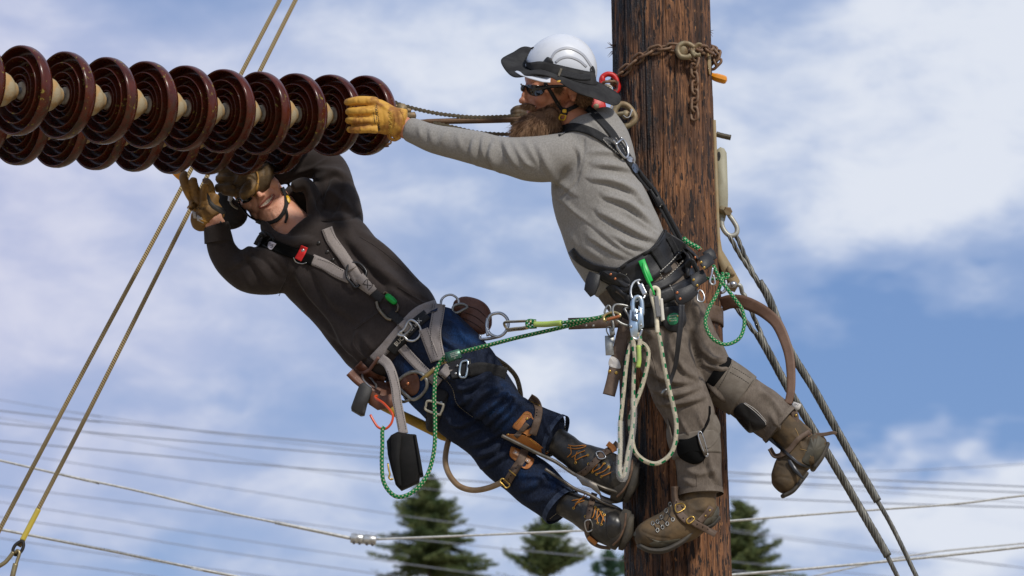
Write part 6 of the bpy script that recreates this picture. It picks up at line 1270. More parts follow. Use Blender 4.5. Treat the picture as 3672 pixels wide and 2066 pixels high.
obj('front_buckle', blob_on(BT3, [(2150, 975), (2190, 972), (2240, 985), (2262, 1010), (2250, 1030), (2205, 1022), (2160, 1004)], 3, 6), M_bleath, belt)
for q, riv, m in (([(2506, 922, -440), (2541, 905, -425), (2554, 920, -425), (2564, 941, -430), (2530, 966, -455), (2514, 950, -452)], ((2514, 941), (2525, 960)), M_brass), ([(2519, 905, -405), (2550, 887, -395), (2562, 900, -395), (2572, 924, -400), (2556, 934, -405), (2530, 920, -405)], (), M_brass),
                  ([(2476, 988, -450), (2500, 974, -440), (2522, 964, -430), (2532, 985, -430), (2537, 1005, -435), (2510, 1022, -455), (2494, 1042, -458), (2480, 1020, -455)], ((2487, 1004), (2500, 1024)), M_brass), ([(2418, 1040, -470), (2450, 1030, -470), (2480, 1018, -462), (2496, 1032, -455), (2506, 1050, -450), (2480, 1076, -460), (2440, 1097, -470), (2424, 1080, -472)], ((2428, 1050), (2439, 1072)), M_copper)):
    lp = obj('tool_loop', slab(q, 0, 7, inset=2.5), M_bleath, belt); tl = bvh(lp)
    for x, y in riv: rivet(x, y, 5, tl, m, lp)
for q in ([(2440, 905), (2462, 930), (2476, 990)], [(2470, 880), (2490, 900), (2512, 925)]): obj('tool_loop', strap(q, 30, BT3, 8, 6, 5), M_bleath, belt)
for x, y in ((2478, 958), (2492, 924), (2190, 984), (2206, 1000)): rivet(x, y, 4.5, bvh(belt, *belt.children), M_copper, belt)
pl = obj('badge_patch', blob_on(BT3, [(2375, 1110), (2410, 1098), (2448, 1104), (2462, 1150), (2440, 1185), (2400, 1188), (2378, 1160)], 6, 5), M_bleath, belt)
gb = obj('green_badge', blob_on(bvh(pl), [(2392, 1144), (2400, 1128), (2420, 1122), (2434, 1130), (2434, 1150), (2422, 1164), (2402, 1164)], 1, 1.5), mat('green_enamel', (0.02, 0.21, 0.09), 0.5), pl)
for k_, x in ((1132, 2414), (1142, 2412), (1150, 2414)): obj('badge_lettering', text_on('BUCKINGHAM' if k_ == 1132 else 'MADE IN USA', x, k_, -8, 5.5, bvh(gb), 1, 0.8), M_white, gb)
rivet(2402, 1150, 2.5, bvh(gb), M_brass, gb); rivet(2430, 1134, 2.5, bvh(gb), M_brass, gb)
obj('leg_strap', join(strap([(2438, 1182), (2480, 1176), (2522, 1156)], 40, BT3, 4, 3, 5), strap([(2502, 1062), (2510, 1100), (2518, 1140)], 24, BT3, 4, 3, 5)), M_black, har)
obj('belt_buckle_ring', join(dtube([(2429, 1087), (2440, 1078), (2456, 1084), (2452, 1098), (2436, 1100)], 2.2, BT3, 14, True)), M_brass, belt)
tail = obj('hanging_strap', strap([(2444, 1092, -478), (2442, 1150, -480), (2434, 1220, -470), (2424, 1300, -445), (2410, 1350, -432), (2392, 1400, -432)], 23, None, 4, width2=12, crown=-2), M_bleath, belt)
obj('strap_end_clip', ptube([(2392, 1396, -436), (2378, 1404, -438), (2374, 1414, -438)], 4.5, 8), M_dsteel, tail)
dk = [(2263, 1008, -470), (2254, 1050, -478), (2268, 1078, -482), (2290, 1092, -482)]
obj('d_ring', join(ptube([(2300, 1003, -470), (2276, 1010, -474), (2264, 1030, -478), (2263, 1058, -482), (2276, 1080, -484), (2296, 1074, -482), (2312, 1062, -478), (2300, 1030, -474), (2286, 1012, -472)], 4.6, 8, closed=True), strap([(2295, 1018, -480), (2314, 1058, -482)], 18, None, 5)), M_steel, belt)
obj('d_ring', ptube([(2258, 1102, -470), (2232, 1094, -476), (2206, 1094, -478), (2197, 1112, -480), (2206, 1142, -480), (2232, 1162, -480), (2258, 1166, -478), (2256, 1134, -474), (2240, 1108, -472)], 5, 8, closed=True), M_dsteel, belt)
obj('ring_keeper', ptube([(2506, 1040, -440), (2500, 1062, -442), (2504, 1080, -444), (2520, 1082, -444), (2526, 1066, -442), (2518, 1046, -440)], 3, 8, closed=True), M_steel, belt)
obj('front_ring', ptube([(2052, 905, -300), (2054, 922, -300), (2066, 934, -300)], 4, 8), M_steel, belt)
# ------------------------------------------------------------------ ropes
def rope_mat(name, base, fleck, per, nv, wf=0.38, wv=(0.2, 0.8), rough=0.8):
    m = bpy.data.materials.new(name); m.use_nodes = True; t = NT(m.node_tree); b = m.node_tree.nodes['Principled BSDF']
    s = t.n('ShaderNodeSeparateXYZ', i={0: t.n('ShaderNodeUVMap').outputs[0]}); u, v = s.outputs[0], s.outputs[1]
    vn = t.m('MULTIPLY', v, nv); cell = t.m('FLOOR', vn); fv = t.m('FRACT', vn)
    fu = t.m('FRACT', t.m('ADD', t.m('DIVIDE', u, per * K), t.m('MULTIPLY', cell, 0.5)))
    f = t.m('MULTIPLY', t.m('LESS_THAN', fu, wf), t.m('MULTIPLY', t.m('GREATER_THAN', fv, wv[0]), t.m('LESS_THAN', fv, wv[1])))
    o = t.n('ShaderNodeTexCoord').outputs['Object']
    c = t.mix(t.ramp(t.noise(o, 90, 3, 0.6), 0.3, 0.7), base, tuple(x * 0.72 for x in base)); c = t.mix(f, c, fleck); m.node_tree.links.new(c, b.inputs['Base Color'])
    b.inputs['Roughness'].default_value = rough; b.inputs['Specular IOR Level'].default_value = 0.2
    w = t.m('MULTIPLY', t.m('SINE', t.m('ADD', t.m('MULTIPLY', u, 6.283 / (4.5 * K)), t.m('MULTIPLY', v, 6.283 * 4))), t.m('SINE', t.m('SUBTRACT', t.m('MULTIPLY', u, 6.283 / (4.5 * K)), t.m('MULTIPLY', v, 6.283 * 4))))
    bn = t.n('ShaderNodeBump', i={'Strength': 0.9, 'Distance': 0.0016, 'Height': w}); m.node_tree.links.new(bn.outputs[0], b.inputs['Normal'])
    return m
R_green = rope_mat('green_flecked_rope', (0.010, 0.27, 0.075), (0.62, 0.62, 0.40), 14, 5, 0.42)
R_green2 = rope_mat('bright_green_rope', (0.010, 0.36, 0.11), (0.66, 0.66, 0.44), 13, 6, 0.42)
R_white = rope_mat('cream_green_rope', (0.78, 0.70, 0.52), (0.008, 0.24, 0.085), 38, 2, 0.42, (0.05, 0.45))
R_tan = rope_mat('tan_braided_rope', (0.30, 0.22, 0.12), (0.20, 0.145, 0.08), 8, 6, 0.5)
M_neon = mat('yellow_green_sleeve', (0.42, 0.55, 0.10), 0.45, (0.30, 0.42, 0.12), 30)
M_clear = None
def clear_mat():
    m = bpy.data.materials.new('clear_vinyl_tube'); m.use_nodes = True; b = m.node_tree.nodes['Principled BSDF']
    b.inputs['Base Color'].default_value = (0.86, 0.84, 0.80, 1); b.inputs['Roughness'].default_value = 0.12; b.inputs['Alpha'].default_value = 0.16; return m
M_clear = clear_mat()
def rope(ctrl, r, m, label, cat='rope', name='rope', group=None):
    t = thing(name, P(*ctrl[0][:3]), label, cat, group); obj('cord', ptube(ctrl, r, 12, 5), m, t); return t
g = rope([(2558, 952, -440), (2574, 985, -445), (2597, 1022, -450), (2641, 1080, -450), (2663, 1115, -448), (2669, 1162, -445), (2656, 1207, -442), (2626, 1230, -440), (2590, 1234, -440), (2553, 1212, -442), (2533, 1176, -444), (2530, 1143, -444), (2545, 1100, -440), (2566, 1063, -436), (2584, 1022, -425), (2592, 992, -415), (2590, 978, -412)], 6.6, R_green2, 'bright green rope loop hanging off the right side of the tool belt')
obj('tail', ptube([(2532, 998, -400), (2560, 1000, -405), (2590, 1000, -410), (2608, 996, -412), (2612, 985, -412), (2600, 982, -410)], 6, 12, 5), R_green2, g)
rope([(2450, 855, -420), (2470, 872, -425), (2500, 888, -430), (2512, 898, -430)], 9, R_green2, 'thick short green rope end poking out beside the pole above the belt loops')
obj('end_cap', lathe([(0, 0), (0, 8 * K), (4 * K, 7.5 * K), (5 * K, 0)], P(2508, 895, -432), nrm(P(2520, 903, -432) - P(2500, 888, -430)), 12), mat('red_tape', (0.3, 0.03, 0.03), 0.6), bpy.data.objects['rope.001'])
wr = rope([(2358, 1190, -470), (2362, 1200, -470), (2369, 1235, -470), (2382, 1316, -468), (2398, 1390, -462), (2415, 1461, -455), (2425, 1523, -452), (2420, 1589, -448), (2400, 1634, -445), (2357, 1662, -445), (2315, 1654, -445), (2279, 1622, -445), (2266, 1572, -448), (2260, 1502, -452), (2282, 1440, -456), (2303, 1382, -460), (2320, 1316, -464), (2325, 1266, -468), (2314, 1240, -474), (2296, 1228, -478), (2290, 1215, -478)], 8.2, R_white, 'long cream rope with green flecks hanging in a wide loop before the pole')
obj('spliced_eye', join(ptube([(2358, 1195, -472), (2352, 1120, -474), (2341, 1075, -474), (2336, 1045, -474), (2346, 1032, -474), (2360, 1040, -474), (2362, 1070, -474), (2364, 1100, -474)], 8.2, 12, 5)), R_white, wr)
obj('whipping', strap([(2353, 1062, -486), (2362, 1138, -486)], 16, None, 5), mat('grey_whipping_cord', (0.16, 0.16, 0.16), 0.8, bump=0.4), wr)
obj('sleeve', ptube([(2370, 1072, -478), (2376, 1140, -478), (2378, 1150, -478)], 7, 10), M_white, wr)
wl = rope([(2284, 1205, -480), (2264, 1232, -478), (2254, 1262, -476), (2245, 1316, -474), (2237, 1398, -472), (2228, 1481, -470), (2224, 1523, -468), (2224, 1605, -466), (2222, 1670, -466), (2224, 1700, -466), (2232, 1708, -466), (2240, 1695, -466), (2251, 1626, -467), (2263, 1564, -468), (2271, 1494, -470), (2270, 1440, -472), (2272, 1357, -474), (2276, 1300, -476), (2280, 1240, -478)], 7.6, R_white, 'cream rope doubled down into a clear tube at the pole edge')
obj('spliced_eye', ptube([(2280, 1300, -486), (2274, 1250, -488), (2270, 1215, -488), (2278, 1198, -488), (2290, 1202, -488), (2294, 1225, -488), (2290, 1262, -488), (2284, 1300, -486)], 9, 12, 5), R_white, wl)
obj('sleeve', ptube([(2290, 1240, -496), (2292, 1290, -496), (2288, 1318, -494)], 8, 10), M_neon, wl)
obj('clear_tube', ptube([(2224, 1512, -468), (2223, 1605, -466), (2220, 1690, -466), (2226, 1715, -466), (2240, 1712, -466), (2253, 1640, -467), (2266, 1570, -468), (2273, 1494, -470), (2271, 1428, -472)], 11.5, 14, 5, caps=False), M_clear, wl)
# lanyard between the men
ly = rope([(2192, 1126, -470), (2110, 1150, -430), (2000, 1178, -360), (1856, 1211, -280), (1752, 1238, -220), (1656, 1262, -180), (1604, 1276, -160), (1578, 1302, -150), (1563, 1338, -145), (1559, 1380, -140), (1557, 1440, -135), (1560, 1505, -130), (1559, 1591, -130), (1550, 1650, -130), (1532, 1704, -130), (1498, 1750, -130), (1457, 1777, -130), (1422, 1781, -130), (1394, 1760, -130), (1374, 1722, -130), (1369, 1660, -130), (1371, 1591, -130), (1371, 1545, -130), (1378, 1530, -132)], 7.4, R_green, 'green flecked lanyard running between the men, then sagging in a loop')
l2 = rope([(2188, 1132, -465), (2100, 1146, -430), (2012, 1158, -390), (1950, 1163, -360), (1925, 1160, -350), (1906, 1158, -345)], 6.8, R_green, 'shorter green rope above the lanyard, clipped to the gold carabiner')
obj('sleeve', ptube([(2014, 1158, -394), (1960, 1163, -364), (1915, 1163, -350)], 10.5, 10), M_neon, l2)
obj('eye', ptube([(1922, 1152, -348), (1896, 1150, -345), (1889, 1162, -345), (1898, 1173, -345), (1924, 1172, -350)], 6.5, 10), R_green, l2)
blk = thing('rope_grab', P(1628, 1272, -175), 'small square green rope adjuster on the lanyard over his thigh', 'rope grab')
obj('body', slab([(1598, 1264, -190), (1646, 1250, -190), (1658, 1280, -190), (1612, 1296, -190)], 0, 20, inset=3), mat('green_anodised', (0.035, 0.11, 0.075), 0.35, metal=0.4), blk)
tb = bvh(blk.children[0])
for k_, y in enumerate((1265, 1271, 1277, 1284)): obj('lettering', text_on(('NOT FOR USE ON', 'VERTICAL LIFELINE', 'BUCKINGHAM', 'USA')[k_], 1628 + k_, y, -16, 4.6, tb, 1, 0.8), M_label, blk)
obj('side_plate', slab([(1594, 1266, -182), (1600, 1262, -182), (1614, 1296, -182), (1606, 1300, -182)], 0, 20, inset=2), mat('green_anodised', (0.035, 0.11, 0.075), 0.35), blk)
# steel hardware at the first man's hip
sh = thing('snap_hook', P(2286, 1200, -488), 'blue-silver steel snap hook hanging from the belt ring', 'snap hook')
M_blued = mat('bright_zinc_steel', (0.42, 0.55, 0.66), 0.28, (0.55, 0.62, 0.68), 30, metal=0.8)
obj('hook', join(ptube([(2276, 1150, -490), (2270, 1115, -490), (2270, 1082, -490), (2282, 1066, -490), (2296, 1070, -490), (2302, 1090, -490), (2303, 1130, -490)], 8.5, 10, flat=1.4)), M_blued, sh)
obj('frame', join(slab([(2258, 1112, -496), (2274, 1100, -498), (2290, 1112, -500), (2292, 1170, -500), (2284, 1215, -496), (2262, 1205, -496), (2256, 1160, -496)], 0, 12, inset=3), slab([(2290, 1095, -504), (2306, 1108, -504), (2309, 1172, -504), (2294, 1184, -504), (2286, 1150, -504)], 0, 14, inset=3)), M_blued, sh)
obj('gate', slab([(2266, 1122, -504), (2272, 1108, -504), (2276, 1124, -504), (2282, 1112, -504), (2284, 1150, -504), (2264, 1146, -504)], 0, 8, inset=1.5), MATS['blue_grey_buckle'], sh)
for x, y in ((2284, 1148), (2262, 1172), (2290, 1115), (2298, 1165)): rivet(x, y, 5, bvh(*[c for c in sh.children]), M_steel, sh)
obj('lower_eye', ptube([(2266, 1190, -492), (2268, 1208, -492), (2284, 1218, -492), (2296, 1200, -492), (2302, 1180, -492)], 5, 8), M_steel, sh)
obj('thimble', slab([(2276, 1205, -492), (2290, 1200, -492), (2296, 1215, -492), (2292, 1232, -492), (2280, 1232, -492)], 0, 8, inset=2), M_bleath, sh)
cb = thing('carabiner', P(2200, 1150, -480), 'gold and copper carabiner joining the lanyard to his front ring', 'carabiner')
obj('frame', ptube([(2222, 1136, -484), (2190, 1140, -482), (2168, 1150, -480), (2166, 1134, -478), (2180, 1124, -478), (2204, 1120, -480), (2222, 1128, -484)], 5, 10, closed=True), mat('gold_zinc', (0.52, 0.40, 0.16), 0.3, (0.42, 0.34, 0.2), 30, metal=0.85), cb)
obj('gate', ptube([(2176, 1146, -488), (2200, 1140, -489), (2222, 1134, -490)], 5.5, 10), M_copper, cb)
gc = thing('plastic_clip', P(2330, 1010, -470), 'bright green plastic clip on the front of the black belt', 'clip')
M_gp = mat('green_plastic', (0.008, 0.42, 0.06), 0.4)
obj('plate', slab([(2289, 936, -478), (2311, 927, -478), (2342, 1005, -482), (2322, 1016, -482), (2308, 984, -480)], 0, 8, inset=2), M_gp, gc)
obj('hook', ptube([(2306, 944, -490, 4.5), (2310, 968, -492, 4.5), (2322, 1000, -494, 4.5), (2340, 1040, -490, 4), (2346, 1058, -484, 3.5)], 4, 8), M_gp, gc)
# front-left hardware: board, tag, strap
bd = thing('leather_strap', P(2130, 1165, -380), 'flat dark brown leather strap sticking out level behind the green ropes', 'strap')
obj('band', slab([(2036, 1140, -330), (2215, 1134, -400), (2215, 1174, -400), (2038, 1181, -330)], 0, 8, inset=2), M_brown, bd)
for x in (2102, 2128): rivet(x, 1169, 5, bvh(bd.children[0]), M_dsteel, bd)
bs = thing('leather_strap', P(2185, 1415, -400), 'broad brown strap with brass rivets and paper label hanging left of the pole', 'strap')
obj('band', strap([(2252, 1150, -420), (2238, 1180, -425), (2214, 1280, -425), (2198, 1360, -425), (2183, 1418, -425)], 45, None, 6), M_brown, bs)
tb = bvh(bs.children[0])
obj('label', blob_on(tb, [(2190, 1279), (2212, 1286), (2222, 1300), (2224, 1322), (2184, 1312)], 1, 1), M_label, bs)
for k_, (a_, y) in enumerate((('PART # 1305', 1288), ('BUCKINGHAM', 1294), ('MADE IN USA', 1300))): obj('lettering', text_on(a_, 2202, y, 12, 5, tb, 2.5, 0.7), M_print, bs)
for x, y in ((2186, 1332), (2210, 1337)): rivet(x, y, 6, tb, M_brass, bs)
tg = thing('metal_tag', P(2188, 1274, -430), 'dull scratched metal tag hanging on a ring below the belt', 'tag')
obj('plate', slab([(2169, 1204, -430), (2202, 1202, -430), (2204, 1222, -430), (2199, 1240, -430), (2203, 1274, -430), (2172, 1274, -430), (2170, 1240, -430)], 0, 4, inset=1.5), M_dsteel, tg)
obj('ring', ptube([(2188, 1206, -434), (2176, 1190, -434), (2176, 1176, -434), (2188, 1172, -434), (2198, 1184, -434)], 2.4, 8, closed=True), M_dsteel, tg)
obj('clip', join(slab([(2184, 1176, -440), (2202, 1172, -440), (2206, 1200, -440), (2188, 1204, -440)], 0, 9, inset=2), ptube([(2176, 1160, -438), (2190, 1110, -440), (2180, 1096, -440), (2168, 1120, -440), (2178, 1140, -440)], 4, 8), ptube([(2196, 1150, -440), (2200, 1172, -440), (2196, 1186, -440)], 5, 8)), M_dsteel, tg)
hd = thing('snap_clip', P(2568, 1010, -450), 'small silver trigger clip hanging from the right belt loop', 'clip')
obj('frame', ptube([(2556, 960, -452, 4), (2552, 985, -454, 4), (2546, 1008, -454, 4), (2552, 1020, -454, 3.6), (2564, 1018, -454, 3.4), (2562, 1000, -454, 3), (2558, 985, -454, 3)], 4, 8), M_steel, hd)
# strap thrown round the pole
ps = thing('pole_strap', P(2550, 1130, -180), 'wide brown fabric strap round the pole, arching out to his raised boot', 'strap')
sx = []
for a_ in np.linspace(math.radians(-100), math.radians(70), 40):
    x = 2402 + 192 * math.cos(a_ * 1.0); sx.append((a_, x))
zc = P(2402, 1100, 0); cx, cy, czz = zc[0], 0.0, P(2500, 1100, -150)[2]
def pole_band(a0, a1, zmid, h, r, parent, name, m, slope=0.0):
    aa = np.linspace(a0, a1, 60); V = []
    for a_ in aa:
        c0 = PA + (PB - PA) * ((zmid - PA[2]) / (PB[2] - PA[2])); zz_ = zmid + slope * math.sin(a_)
        for (rr, dz) in ((r, -h / 2), (r, -h / 4), (r, 0), (r, h / 4), (r, h / 2), (r - 4 * K, h / 2), (r - 4 * K, -h / 2)): V.append((c0[0] + rr * math.cos(a_), c0[1] + rr * math.sin(a_), zz_ + dz))
    return obj(name, (np.array(V), grid_faces(60, 7)), m, parent)
pole_band(-2.2, 1.9, P(2480, 1098, -180)[2], 60 * K, 190 * K, ps, 'band', M_brown, 0.012)
obj('arch', strap([(2586, 1092, -60), (2620, 1082, -90), (2665, 1084, -120), (2715, 1104, -150), (2752, 1128, -180), (2785, 1160, -200), (2810, 1210, -215), (2829, 1270, -228), (2836, 1330, -235), (2836, 1400, -238), (2826, 1450, -238)], 52, None, 3, width2=28, step=8), mat('oiled_brown_strap', (0.12, 0.062, 0.036), 0.6, (0.15, 0.082, 0.050), 30), ps)
obj('label', slab([(2846, 1440, -245), (2874, 1450, -245), (2868, 1466, -245), (2856, 1474, -245), (2840, 1456, -245)], 0, 2), M_label, ps)
obj('lettering', text_on('PART #', 2856, 1450, 16, 6, None, 1, 0.8, d=-247), M_print, ps)
obj('tail', strap([(2846, 1476, -242), (2852, 1500, -242), (2848, 1530, -240)], 26, None, 4), M_brown, ps)
rivet(2854, 1490, 5, bvh(LASTO[0]), M_brass, ps)
# ------------------------------------------------------------------ second man's harness
B2b = bvh(hoodie, jeans)
h2 = obj('harness', join(strap([(1172, 818), (1190, 862), (1232, 920), (1262, 966), (1290, 1008), (1332, 1040)], 40, B2b, 4, 3, 6), strap([(1118, 930), (1165, 950), (1210, 978), (1256, 998)], 40, B2b, 4, 2, 6), strap([(1340, 1292), (1380, 1250), (1440, 1180), (1500, 1120), (1568, 1092)], 40, B2b, 4, 4, 6)), M_grey, man2)
obj('shoulder_pad', strap([(928, 866), (965, 872), (1010, 892), (1060, 912), (1120, 936)], 38, B2b, 5, 4, 6), M_velvet, h2)
obj('shoulder_buckle', join(seam([(930, 840), (948, 832), (975, 850), (980, 868), (962, 888), (940, 880)], 4.5, bvh(hoodie, h2), 6), seam([(975, 850), (942, 882)], 4, bvh(hoodie, h2), 6), strap([(918, 880), (935, 850), (952, 838)], 22, B2b, 4, 8, 5)), M_bleath, h2)
T = bvh(h2, *h2.children, hoodie, jeans)
ct_ = obj('care_tag', blob_on(T, [(960, 886), (966, 866), (990, 874), (984, 884), (972, 896)], 8, 2), mat('pale_printed_tag', (0.50, 0.47, 0.53), 0.6), h2)
for y in (876, 882, 888): obj('lettering', text_on('WARNING', 974, y, 20, 4, bvh(ct_), 1, 0.8), M_print, h2)
rt = obj('red_tab', strap([(1092, 884), (1083, 905), (1068, 932)], 26, T, 4, 6, 4), M_red, h2)
rivet(1087, 899, 7, bvh(rt), M_steel, rt)
obj('tab_wire', seam([(1052, 924), (1062, 940), (1085, 946), (1098, 942)], 2.2, T, 4), M_steel, h2)
for s in ([(1182, 812), (1205, 858), (1250, 912), (1280, 962)], [(1160, 826), (1180, 874), (1215, 930), (1240, 968)], [(1140, 928), (1185, 944), (1232, 972)], [(1130, 952), (1175, 976), (1230, 1002)], [(1370, 1290), (1400, 1252)], [(1515, 1135), (1560, 1112)]):
    obj('stitching', stitches(s, T, 0.8, 5, 3, 1.5), M_print, h2)['kind'] = 'stuff'
obj('overlap', strap([(1194, 866), (1240, 932), (1262, 966)], 38, T, 3, 1, 5), M_grey, h2)
dr = obj('chest_ring', dtube([(1246, 958), (1262, 944), (1285, 944), (1306, 962), (1312, 985), (1280, 1030), (1262, 1018), (1244, 994)], 5, T, 9, True, 8, 4, True), mat('black_coated_ring', (0.02, 0.02, 0.022), 0.3, metal=0.3), h2)
obj('ring_tab', strap([(1288, 992), (1312, 1018), (1338, 1048)], 36, T, 5, 8, 5), M_grey, h2)
obj('tab_stitch', join(*[stitches(s, bvh(LASTO[0]), 1.2, 9, 1, 1.5) for s in ([(1300, 1020), (1318, 1002), (1336, 1022), (1320, 1042)], [(1303, 1020), (1332, 1024)], [(1318, 1005), (1318, 1040)])]), M_print, h2)['kind'] = 'stuff'
obj('link_webbing', strap([(1332, 1042), (1352, 1060), (1372, 1074)], 32, T, 5, 6, 5), M_black, h2)
obj('link_webbing', strap([(1398, 1120), (1420, 1140), (1440, 1158)], 32, T, 5, 6, 5), M_black, h2)
obj('carabiner_frame', join(dtube([(1350, 1082), (1358, 1108), (1385, 1140), (1404, 1148)], 6, T, 9), dtube([(1374, 1054), (1386, 1050), (1424, 1092), (1426, 1112), (1418, 1120)], 4, T, 9)), mat('bronze_steel', (0.22, 0.18, 0.13), 0.35, metal=0.8), h2)
gcb = obj('carabiner_sleeve', loft([(1386, 1056, 20, 7, 8), (1392, 1064, 20, 12, 11), (1412, 1082, 18, 12, 11), (1418, 1090, 18, 8, 8)], 14, 4), mat('green_anodised_bright', (0.01, 0.33, 0.05), 0.25, metal=0.5), h2)
t0 = bvh(hoodie)
obj('ring_tab', strap([(1436, 1152), (1452, 1168), (1466, 1186)], 32, T, 5, 8, 5), M_grey, h2)
bb_ = obj('belt_label', strap([(1402, 1264), (1440, 1214), (1490, 1160), (1532, 1126)], 38, T, 4, 2, 6), M_black, h2)
obj('lettering', text_on('BUCKINGHAM', 1463, 1192, -46, 21, bvh(bb_, h2), 1.2, 0.95), M_white, h2)
obj('belt_ring', join(dtube([(1428, 1200), (1450, 1180), (1468, 1150), (1490, 1155), (1508, 1178), (1505, 1205), (1485, 1222), (1462, 1220), (1448, 1206)], 4.6, bvh(bb_, h2), 12, True, 8, 4, True), dtube([(1434, 1188), (1448, 1202), (1476, 1174), (1464, 1154)], 5, bvh(bb_, h2), 10, False, 8, 4, True)), M_steel, h2)
T = bvh(h2, *h2.children, hoodie, jeans)
for s, w in (([(1576, 1090), (1568, 1140), (1560, 1190), (1565, 1240), (1577, 1292)], 44), ([(1518, 1180), (1540, 1240), (1562, 1295)], 36), ([(1440, 1246), (1480, 1290), (1530, 1340), (1576, 1376)], 36)):
    ls = obj('leg_strap', strap(s, w, T, 4, 5, 6, 5, 5), M_grey, h2)
    for o_ in (-.38, .38): obj('stitching', stitches([(x + w * o_, y) for x, y in s] if w > 40 else [(x + w * o_ * .7, y - w * o_ * .7) for x, y in s], bvh(ls), 0.8, 5, 3, 1.5), M_print, ls)['kind'] = 'stuff'
hs_ = obj('hanging_strap', strap([(1364, 1284, 30), (1390, 1306, 10), (1408, 1346, -20), (1418, 1390, -30), (1424, 1440, -40), (1436, 1500, -50), (1447, 1556, -60)], 34, None, 4), M_grey, h2)
obj('stitching', join(*[stitches([(a + o_, b) for a, b in ((1402, 1330), (1418, 1390), (1424, 1440), (1436, 1500), (1445, 1545))], bvh(hs_), 0.8, 5, 3, 1.5) for o_ in (-12, 12)]), M_print, hs_)['kind'] = 'stuff'
bk = obj('thigh_strap', join(strap([(1612, 1330), (1650, 1320), (1690, 1316)], 62, T, 7, 4, 5), ), M_bleath, h2)
stl = obj('strap_tail', strap([(1682, 1330, -110), (1720, 1322, -112), (1765, 1328, -100), (1816, 1342, -90)], 46, None, 5), M_black, h2)
obj('tab', strap([(1582, 1350), (1600, 1330), (1612, 1312)], 34, T, 5, 6, 5), M_grey, h2)
TT_ = bvh(bk, stl)
obj('buckle', join(dtube([(1652, 1306), (1662, 1296), (1678, 1298), (1672, 1346), (1662, 1354), (1648, 1346)], 4, TT_, 6, True, 8, 4, True)), M_blued, h2)
for x, y in ((1640, 1312), (1634, 1340)): rivet(x, y, 4.5, TT_, M_steel, h2, off=2)
bk2 = obj('thigh_buckle', blob_on(T, [(1545, 1430), (1560, 1392), (1606, 1408), (1600, 1450), (1580, 1500), (1560, 1548), (1530, 1540), (1528, 1490)], 3, 7), M_black, h2)
obj('buckle', dtube([(1528, 1455), (1536, 1438), (1584, 1448), (1590, 1456), (1580, 1484), (1572, 1486), (1528, 1470)], 4.5, bvh(bk2), 6, True, 8, 4, True), mat('cream_steel', (0.55, 0.52, 0.42), 0.4, metal=0.4), h2)
rivet(1582, 1444, 5, bvh(bk2), M_steel, h2); 
# leather work belt
wb = obj('work_belt', join(strap([(1268, 1320), (1296, 1348), (1330, 1372), (1372, 1388)], 74, T, 10, 4, 6), strap([(1345, 1395), (1390, 1400), (1430, 1385)], 60, T, 8, 6, 6)), M_choc, man2)
TW = bvh(wb, jeans, hoodie, h2)
obj('rolled_edge', seam([(1272, 1322), (1290, 1338), (1320, 1330), (1345, 1300), (1358, 1282)], 7, TW, 3), mat('pink_brown_edge', (0.20, 0.10, 0.07), 0.6), wb)
obj('disc_pad', blob_on(TW, [(1432, 1370), (1450, 1340), (1478, 1332), (1500, 1350), (1504, 1390), (1490, 1415), (1456, 1422), (1436, 1400)], 3, 7), M_choc, wb)
rivet(1463, 1376, 6, bvh(LASTO[0]), M_copper, wb)
obj('side_ring', dtube([(1300, 1342), (1312, 1340), (1344, 1374), (1348, 1390), (1336, 1394), (1304, 1364)], 4.2, TW, 8, True, 8, 4, True), M_steel, wb)
obj('d_ring_plate', join(dtube([(1424, 1378), (1446, 1350), (1480, 1334), (1512, 1340), (1530, 1365), (1528, 1395), (1505, 1422), (1478, 1432), (1452, 1410)], 6.5, TW, 14, True, 10, 4, True), dtube([(1420, 1376), (1452, 1412), (1474, 1430)], 6, TW, 15, False, 8, 4, True), dtube([(1476, 1430), (1450, 1441), (1438, 1438)], 5.5, TW, 15, False, 8, 4, True), dtube([(1448, 1422), (1458, 1438)], 4, TW, 15, False, 8, 4, True)), M_dsteel, wb)
obj('hammer_sleeve', slab([(1330, 1400, 40), (1370, 1420, 30), (1412, 1410, 30), (1425, 1440, 30), (1400, 1462, 30), (1352, 1470, 40), (1322, 1450, 50)], 0, 14, inset=3), M_choc, wb)
pd = obj('side_pad', loft([(1636, 1120, 130, 30, 16), (1662, 1112, 120, 50, 20), (1700, 1136, 110, 62, 22), (1724, 1170, 105, 46, 20), (1734, 1195, 105, 20, 14)], 30, 5, 2.4), M_choc, wb)
tp = bvh(pd)
obj('padding_seams', join(*[seam(s, 1.6, tp, 0.5) for s in ([(1660, 1140), (1700, 1160), (1728, 1180)], [(1664, 1120), (1705, 1136), (1736, 1160)], [(1680, 1098), (1715, 1112), (1740, 1135)])]), mat('dark_brown_thread', (0.05, 0.02, 0.012), 0.7), wb)['kind'] = 'stuff'
obj('top_ring', ptube([(1580, 1098, 60), (1584, 1074, 62), (1600, 1060, 64), (1622, 1058, 66), (1642, 1074, 68), (1646, 1098, 70)], 4.5, 8), M_steel, wb)
obj('top_ring', ptube([(1624, 1118, 60), (1626, 1100, 60), (1642, 1092, 62), (1662, 1092, 64), (1676, 1102, 66), (1660, 1112, 66), (1640, 1122, 64)], 5, 8, closed=True), M_dsteel, wb)
